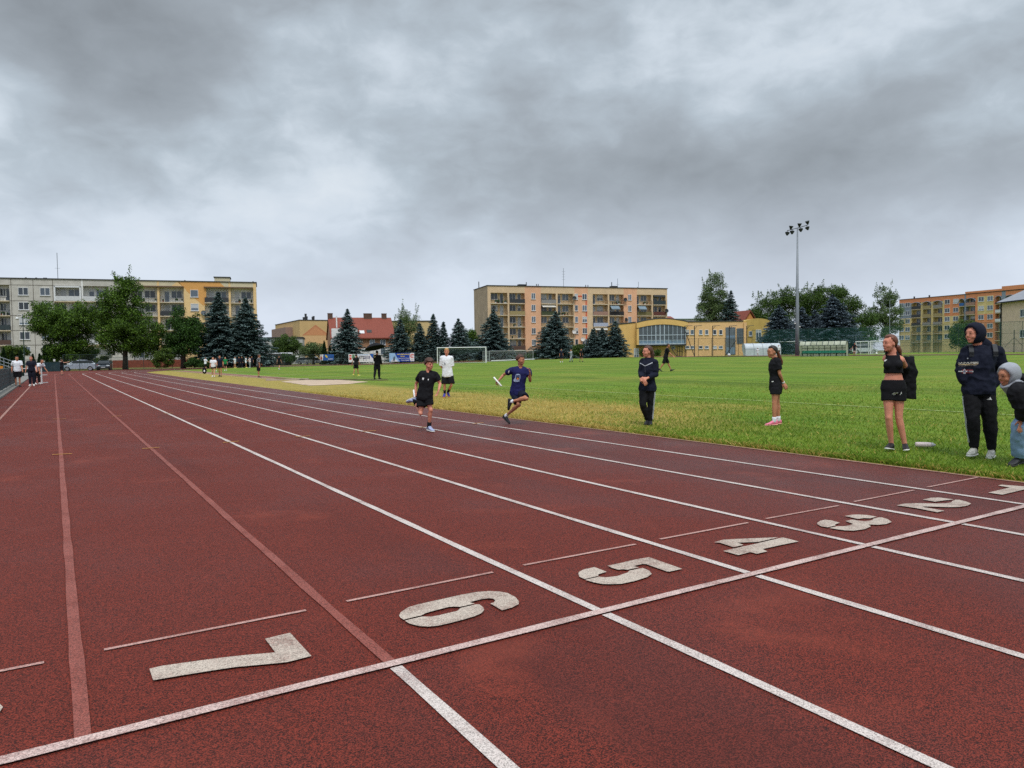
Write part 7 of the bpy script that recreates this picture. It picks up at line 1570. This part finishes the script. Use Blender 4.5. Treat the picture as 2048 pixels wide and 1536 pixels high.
def far_person(label, px, py, d, h, yaw, kit, group, **pk):
    """kit: (skin, hair style/colour, top colour, sleeve, bottom colour, hem, shoe)"""
    skin, hr, hst, top, slv, bot, hem, sh = kit; b_ = PX(px, d); f = dirn(math.sin(yaw), math.cos(yaw)); r = V((f.y, -f.x, 0)); J = {a: b_+r*v.x+f*v.y+V((0, 0, v.z)) for a, v in pose(h, **pk).items()}
    p = Person(label, J, f+V((0, 0, -.05)), h, skin, group=group, vox=max(.008, min(.016, d*.00018))); p.body(hands=True, hk={'L': dict(curl=.5), 'R': dict(curl=.5)})
    if top == 'none': pass
    p.hair(HR[hr], hst, int(px), .5); p.shirt(CL[top], slv, -.12, .022, .074, fold=.006, vox=p.vox*1.3); p.pants(CL[bot], hem, .14, (.1, .104, .106), name='shorts' if hem < 1 else 'trousers', r2=(.08, .07, .06)); p.shoes(SH[sh], m_sole if sh != 'black' else SH['dark'])
    FAR.append(p); return p
FAR = []
GI, GT, GF_ = 'people on the infield', 'people on the running track', 'people gathered under the spruces'
K = lambda skin='fair', hr='dark', hst='short', top='black', slv=.6, bot='black', hem=.75, sh='black': (skin, hr, hst, top, slv, bot, hem, sh)
q = far_person('boy in black walking head down across the middle of the pitch', 1331, 743, 43, 1.72, 1.45, K('tan', 'dark', 'short', 'black', .7, 'black', .9, 'black'), GI, legL=.42, legR=-.32, knL=.05, knR=.25, armL=-.45, armR=.5, elL=.3, elR=.35, lean=.2)
q.dark = 1
q = far_person('man in a dark coat walking under a black umbrella', 754, 760, 45.6, 1.8, 2.9, K('tan', 'dark', 'short', 'black', 1.95, 'black', 1.95, 'black'), GI, legL=-.25, legR=.1, knL=.1, knR=.05, armR=.15, elR=.2, armL=.35, elL=2.05); P_U = q
far_person('boy in black with bright yellow shoes walking towards the fence', 711.5, 754, 53, 1.62, 2.7, K('tan', 'dark', 'short', 'black', .6, 'black', .7, 'yellow'), GI, legL=-.18, legR=.25, knL=.15, knR=.1, armL=-.4, armR=.25, elL=.4, abdL=.3, lean=.08)
far_person('person in a patterned dark shirt standing with a hand on the hip', 516.5, 757, 53.5, 1.72, 2.2, K('tan', 'brown', 'short', 'pattern', .9, 'black', .95, 'black'), GI, legL=.05, legR=-.04, armL=.1, armR=-.15, elL=.9, elR=.2, abdL=.5, lean=.06, spread=.12)
far_person('girl in a white shirt and black shorts carrying a dark bag', 426, 756, 57, 1.6, .25, K('fair', 'dark', 'sleek', 'white', .7, 'black', .4, 'white'), GI, legL=.16, legR=-.14, knR=.2, armL=.3, armR=.1, elL=1.4, elR=.3); P_BAG = FAR[-1]
far_person('girl in a navy top and short shorts beside the bag carrier', 439.5, 756, 57.5, 1.7, .15, K('tan', 'brown', 'sleek', 'dnavy', .4, 'dnavy', .4, 'black'), GI, legL=.1, legR=-.12, knR=.2, armL=-.1, armR=.12)
far_person('person in a white T-shirt behind the bag carrier', 410.5, 745, 88, 1.66, 2.6, K('fair', 'brown', 'short', 'white', .8, 'black', .85, 'black'), GT, armL=.3, armR=.3, elL=1.2, elR=1.2, abdL=.4, abdR=.4)
far_person('boy in a green shirt and black shorts near the spruces', 450.5, 740, 86, 1.6, .4, K('fair', 'blond', 'short', 'green', .6, 'black', .7, 'white'), GT, legL=.15, legR=-.1, knR=.2)
far_person('child in pale clothes between the two girls on the infield', 431, 744, 84, 1.5, .1, K('fair', 'brown', 'sleek', 'pinkw', .7, 'lgrey', .6, 'white'), GT)
far_person('boy in black shirt and shorts walking away near the bend', 558, 739.5, 82, 1.68, 2.9, K('fair', 'dark', 'short', 'black', .6, 'black', .8, 'white'), GI, legL=.2, legR=-.12, knR=.25, armL=-.15, armR=.12)
far_person('girl in a long white shirt standing alone by the trunk', 469.5, 736, 108, 1.66, 1.3, K('fair', 'brown', 'sleek', 'white', .7, 'white', .5, 'yellow'), GF_, legL=.06, legR=-.08)
far_person('girl in white with orange shoes among the people under the spruces', 491.5, 736, 108, 1.68, 2.0, K('tan', 'dark', 'sleek', 'white', .7, 'white', .4, 'yellow'), GF_, armR=.5, elR=.6, legL=.1)
far_person('person in pale grey leaning on a friend under the spruces', 499.5, 736, 108.5, 1.6, -1.6, K('tan', 'brown', 'short', 'pinkw', .8, 'lgrey', 1.9, 'white'), GF_, armL=.6, elL=.4)
far_person('person in dark clothes left in the shade of the spruces', 478, 736, 110, 1.7, .6, K('tan', 'dark', 'short', 'ink', 1.9, 'black', 1.9, 'black'), GF_)
far_person('person all in black in the shade behind the girl in white', 484, 736, 111, 1.74, -.5, K('tan', 'dark', 'short', 'black', 1.9, 'ink', 1.9, 'dark'), GF_)
far_person('person in a dark top at the right of the spruce group', 503.5, 736, 110.5, 1.72, .2, K('tan', 'dark', 'short', 'ink', .7, 'black', 1.9, 'black'), GF_)
far_person('boy in a white T-shirt and black shorts standing by the teal fence', 34, 775, 41, 1.74, .6, K('tan', 'dark', 'short', 'white', .75, 'black', .88, 'black'), GT, legL=.03, legR=-.04, armR=-.35, elR=.8, armL=.25, elL=.5, abdR=.25)
far_person('ginger-haired boy in a navy T-shirt and dark trousers by the barrier', 62.5, 773, 42.5, 1.72, .4, K('pink', 'red', 'short', 'ink', .7, 'ink', 1.95, 'white'), GT, armL=.12, armR=.05, abdL=.2, abdR=.2, elL=.5, lean=.05)
far_person('person in a white shirt bending by the barrier', 72.5, 770, 45, 1.7, 1.3, K('tan', 'dark', 'short', 'white', .6, 'black', 1.9, 'white'), GT, lean=.75, armL=.35, armR=.3, elL=.3, legL=.1, legR=-.1)
far_person('boy in black on the track in front of the silver car', 122.5, 754.5, 72, 1.6, 2.6, K('fair', 'brown', 'short', 'black', .3, 'black', .8, 'black'), GT, armR=1.45, elR=.4, abdR=.5, legL=.05)
far_person('dark dressed player in dark shorts, left of the three before the spruces', 1122.5, 727, 95, 1.78, .2, K('tan', 'dark', 'short', 'ink', .8, 'ink', .9, 'white'), GI, legL=.15, legR=-.15)
far_person('player in grey top and tights, middle of the three before the spruces', 1142.5, 726.5, 95, 1.7, -1.1, K('fair', 'brown', 'short', 'lgrey', 1.9, 'lgrey', 1.9, 'black'), GI, legL=.45, legR=-.3, knL=.3, armL=.6, elL=1.4)
far_person('player in black with bare legs, right of the three before the spruces', 1162, 726.5, 95, 1.72, .5, K('tan', 'dark', 'short', 'black', .8, 'black', .7, 'black'), GI, legL=.2, legR=-.2, armR=.3)
far_person('player in black shirt and shorts standing right of the green-seated shelter', 1709, 715, 97, 1.66, .1, K('tan', 'dark', 'short', 'black', .5, 'black', .6, 'black'), GI, abdL=.35, abdR=.35)
far_person('person in white with hands on hips before the cloudy shelter', 1515.5, 711, 114, 1.24, .1, K('tan', 'dark', 'short', 'white', .8, 'white', .8, 'white'), GI, armL=-.1, armR=-.1, elL=3.1, elR=3.1, abdL=.75, abdR=.75)
far_person('person in a white T-shirt at the right end of the cloudy shelter', 1557.5, 711, 116, 1.7, -.6, K('tan', 'dark', 'short', 'white', .8, 'dnavy', .8, 'dark'), GI, armL=.2)
flush()
for p in FAR: ground_fix(p)
# umbrella: canopy of eight panels, ribs, shaft and crook handle
hp_ = P_U.th.location; top_ = P(748, 686.5, 45.3); grip_ = P(747.5, 711, 45.2); ut = thing('umbrella', 'black umbrella with a pale crook handle held over the walking man', 'umbrella', grip_)
ax = (P(746.5, 689, 45.3)-grip_).normalized(); a = (HR_-ax*HR_.dot(ax)).normalized(); tilt = Matrix.Rotation(-.16, 3, HF); ax2 = tilt@ax; a = tilt@a; b2 = ax2.cross(a); apex = top_-grip_; R_ = .66
mb = MB(); ns = 8
def cp_(k, f): th_ = 2*pi*k/(ns*4); sc = 1-.055*abs(math.sin(th_*ns/2))*f; return apex+(a*math.cos(th_)+b2*math.sin(th_))*R_*f*sc-ax2*(.42*(1-math.cos(f*1.28)))
rows = [[cp_(k, f) for k in range(ns*4)] for f in (.02, .25, .5, .75, 1.0)]
mb.rings(rows, 0, False); mb.rings([[v-ax2*.006 for v in r] for r in rows], 0, False); mb.build('canopy', CL['black'], ut, False)
for k in range(ns): mb = MB(); mb.tube([cp_(k*4, f)-ax2*.012 for f in (.05, .35, .7, 1.0)], .006, 5); mb.build('rib', m_dark, ut)
mb = MB(); mb.tube([V((0, 0, 0)), apex+ax2*.06], .008, 7); mb.build('shaft', m_dark, ut)
mb = MB(); mb.tube([ax*.06, V(), -ax*.06]+[-ax*.06+HR_*(.04-.04*math.cos(t))-ax*(.05*math.sin(t)) for t in np.linspace(.3, pi+.5, 9)], .016, 8); mb.build('handle', M('pale_wood', C(196, 174, 128), .5), ut, True)
# bag
p = P_BAG; q = P(409, 741, 56.9); bt = thing('sports_bag', 'dark sports bag carried by the girl in the white shirt', 'bag', q); mb = MB(); mb.ell((0, 0, 0), (HR_*.17, HF*.1, V((0, 0, .27)))); soft(mb, 'bag', CL['black'], bt, .015, 2, .012)
mb = MB(); mb.tube([V((0, 0, .2))-HR_*.06, V((0, 0, .5))+HR_*.16, V((0, 0, .66))+HR_*.30], .02, 6); mb.build('strap', CL['black'], bt); mb = MB(); mb.ell(HR_*.03-HF*.1+V((0, 0, -.04)), (HR_*.06, HF*.015, V((0, 0, .09)))); mb.build('print', m_print, bt)
flush()
# carried things follow the small ground correction of their bearer
P_M.bp.location.z += 0
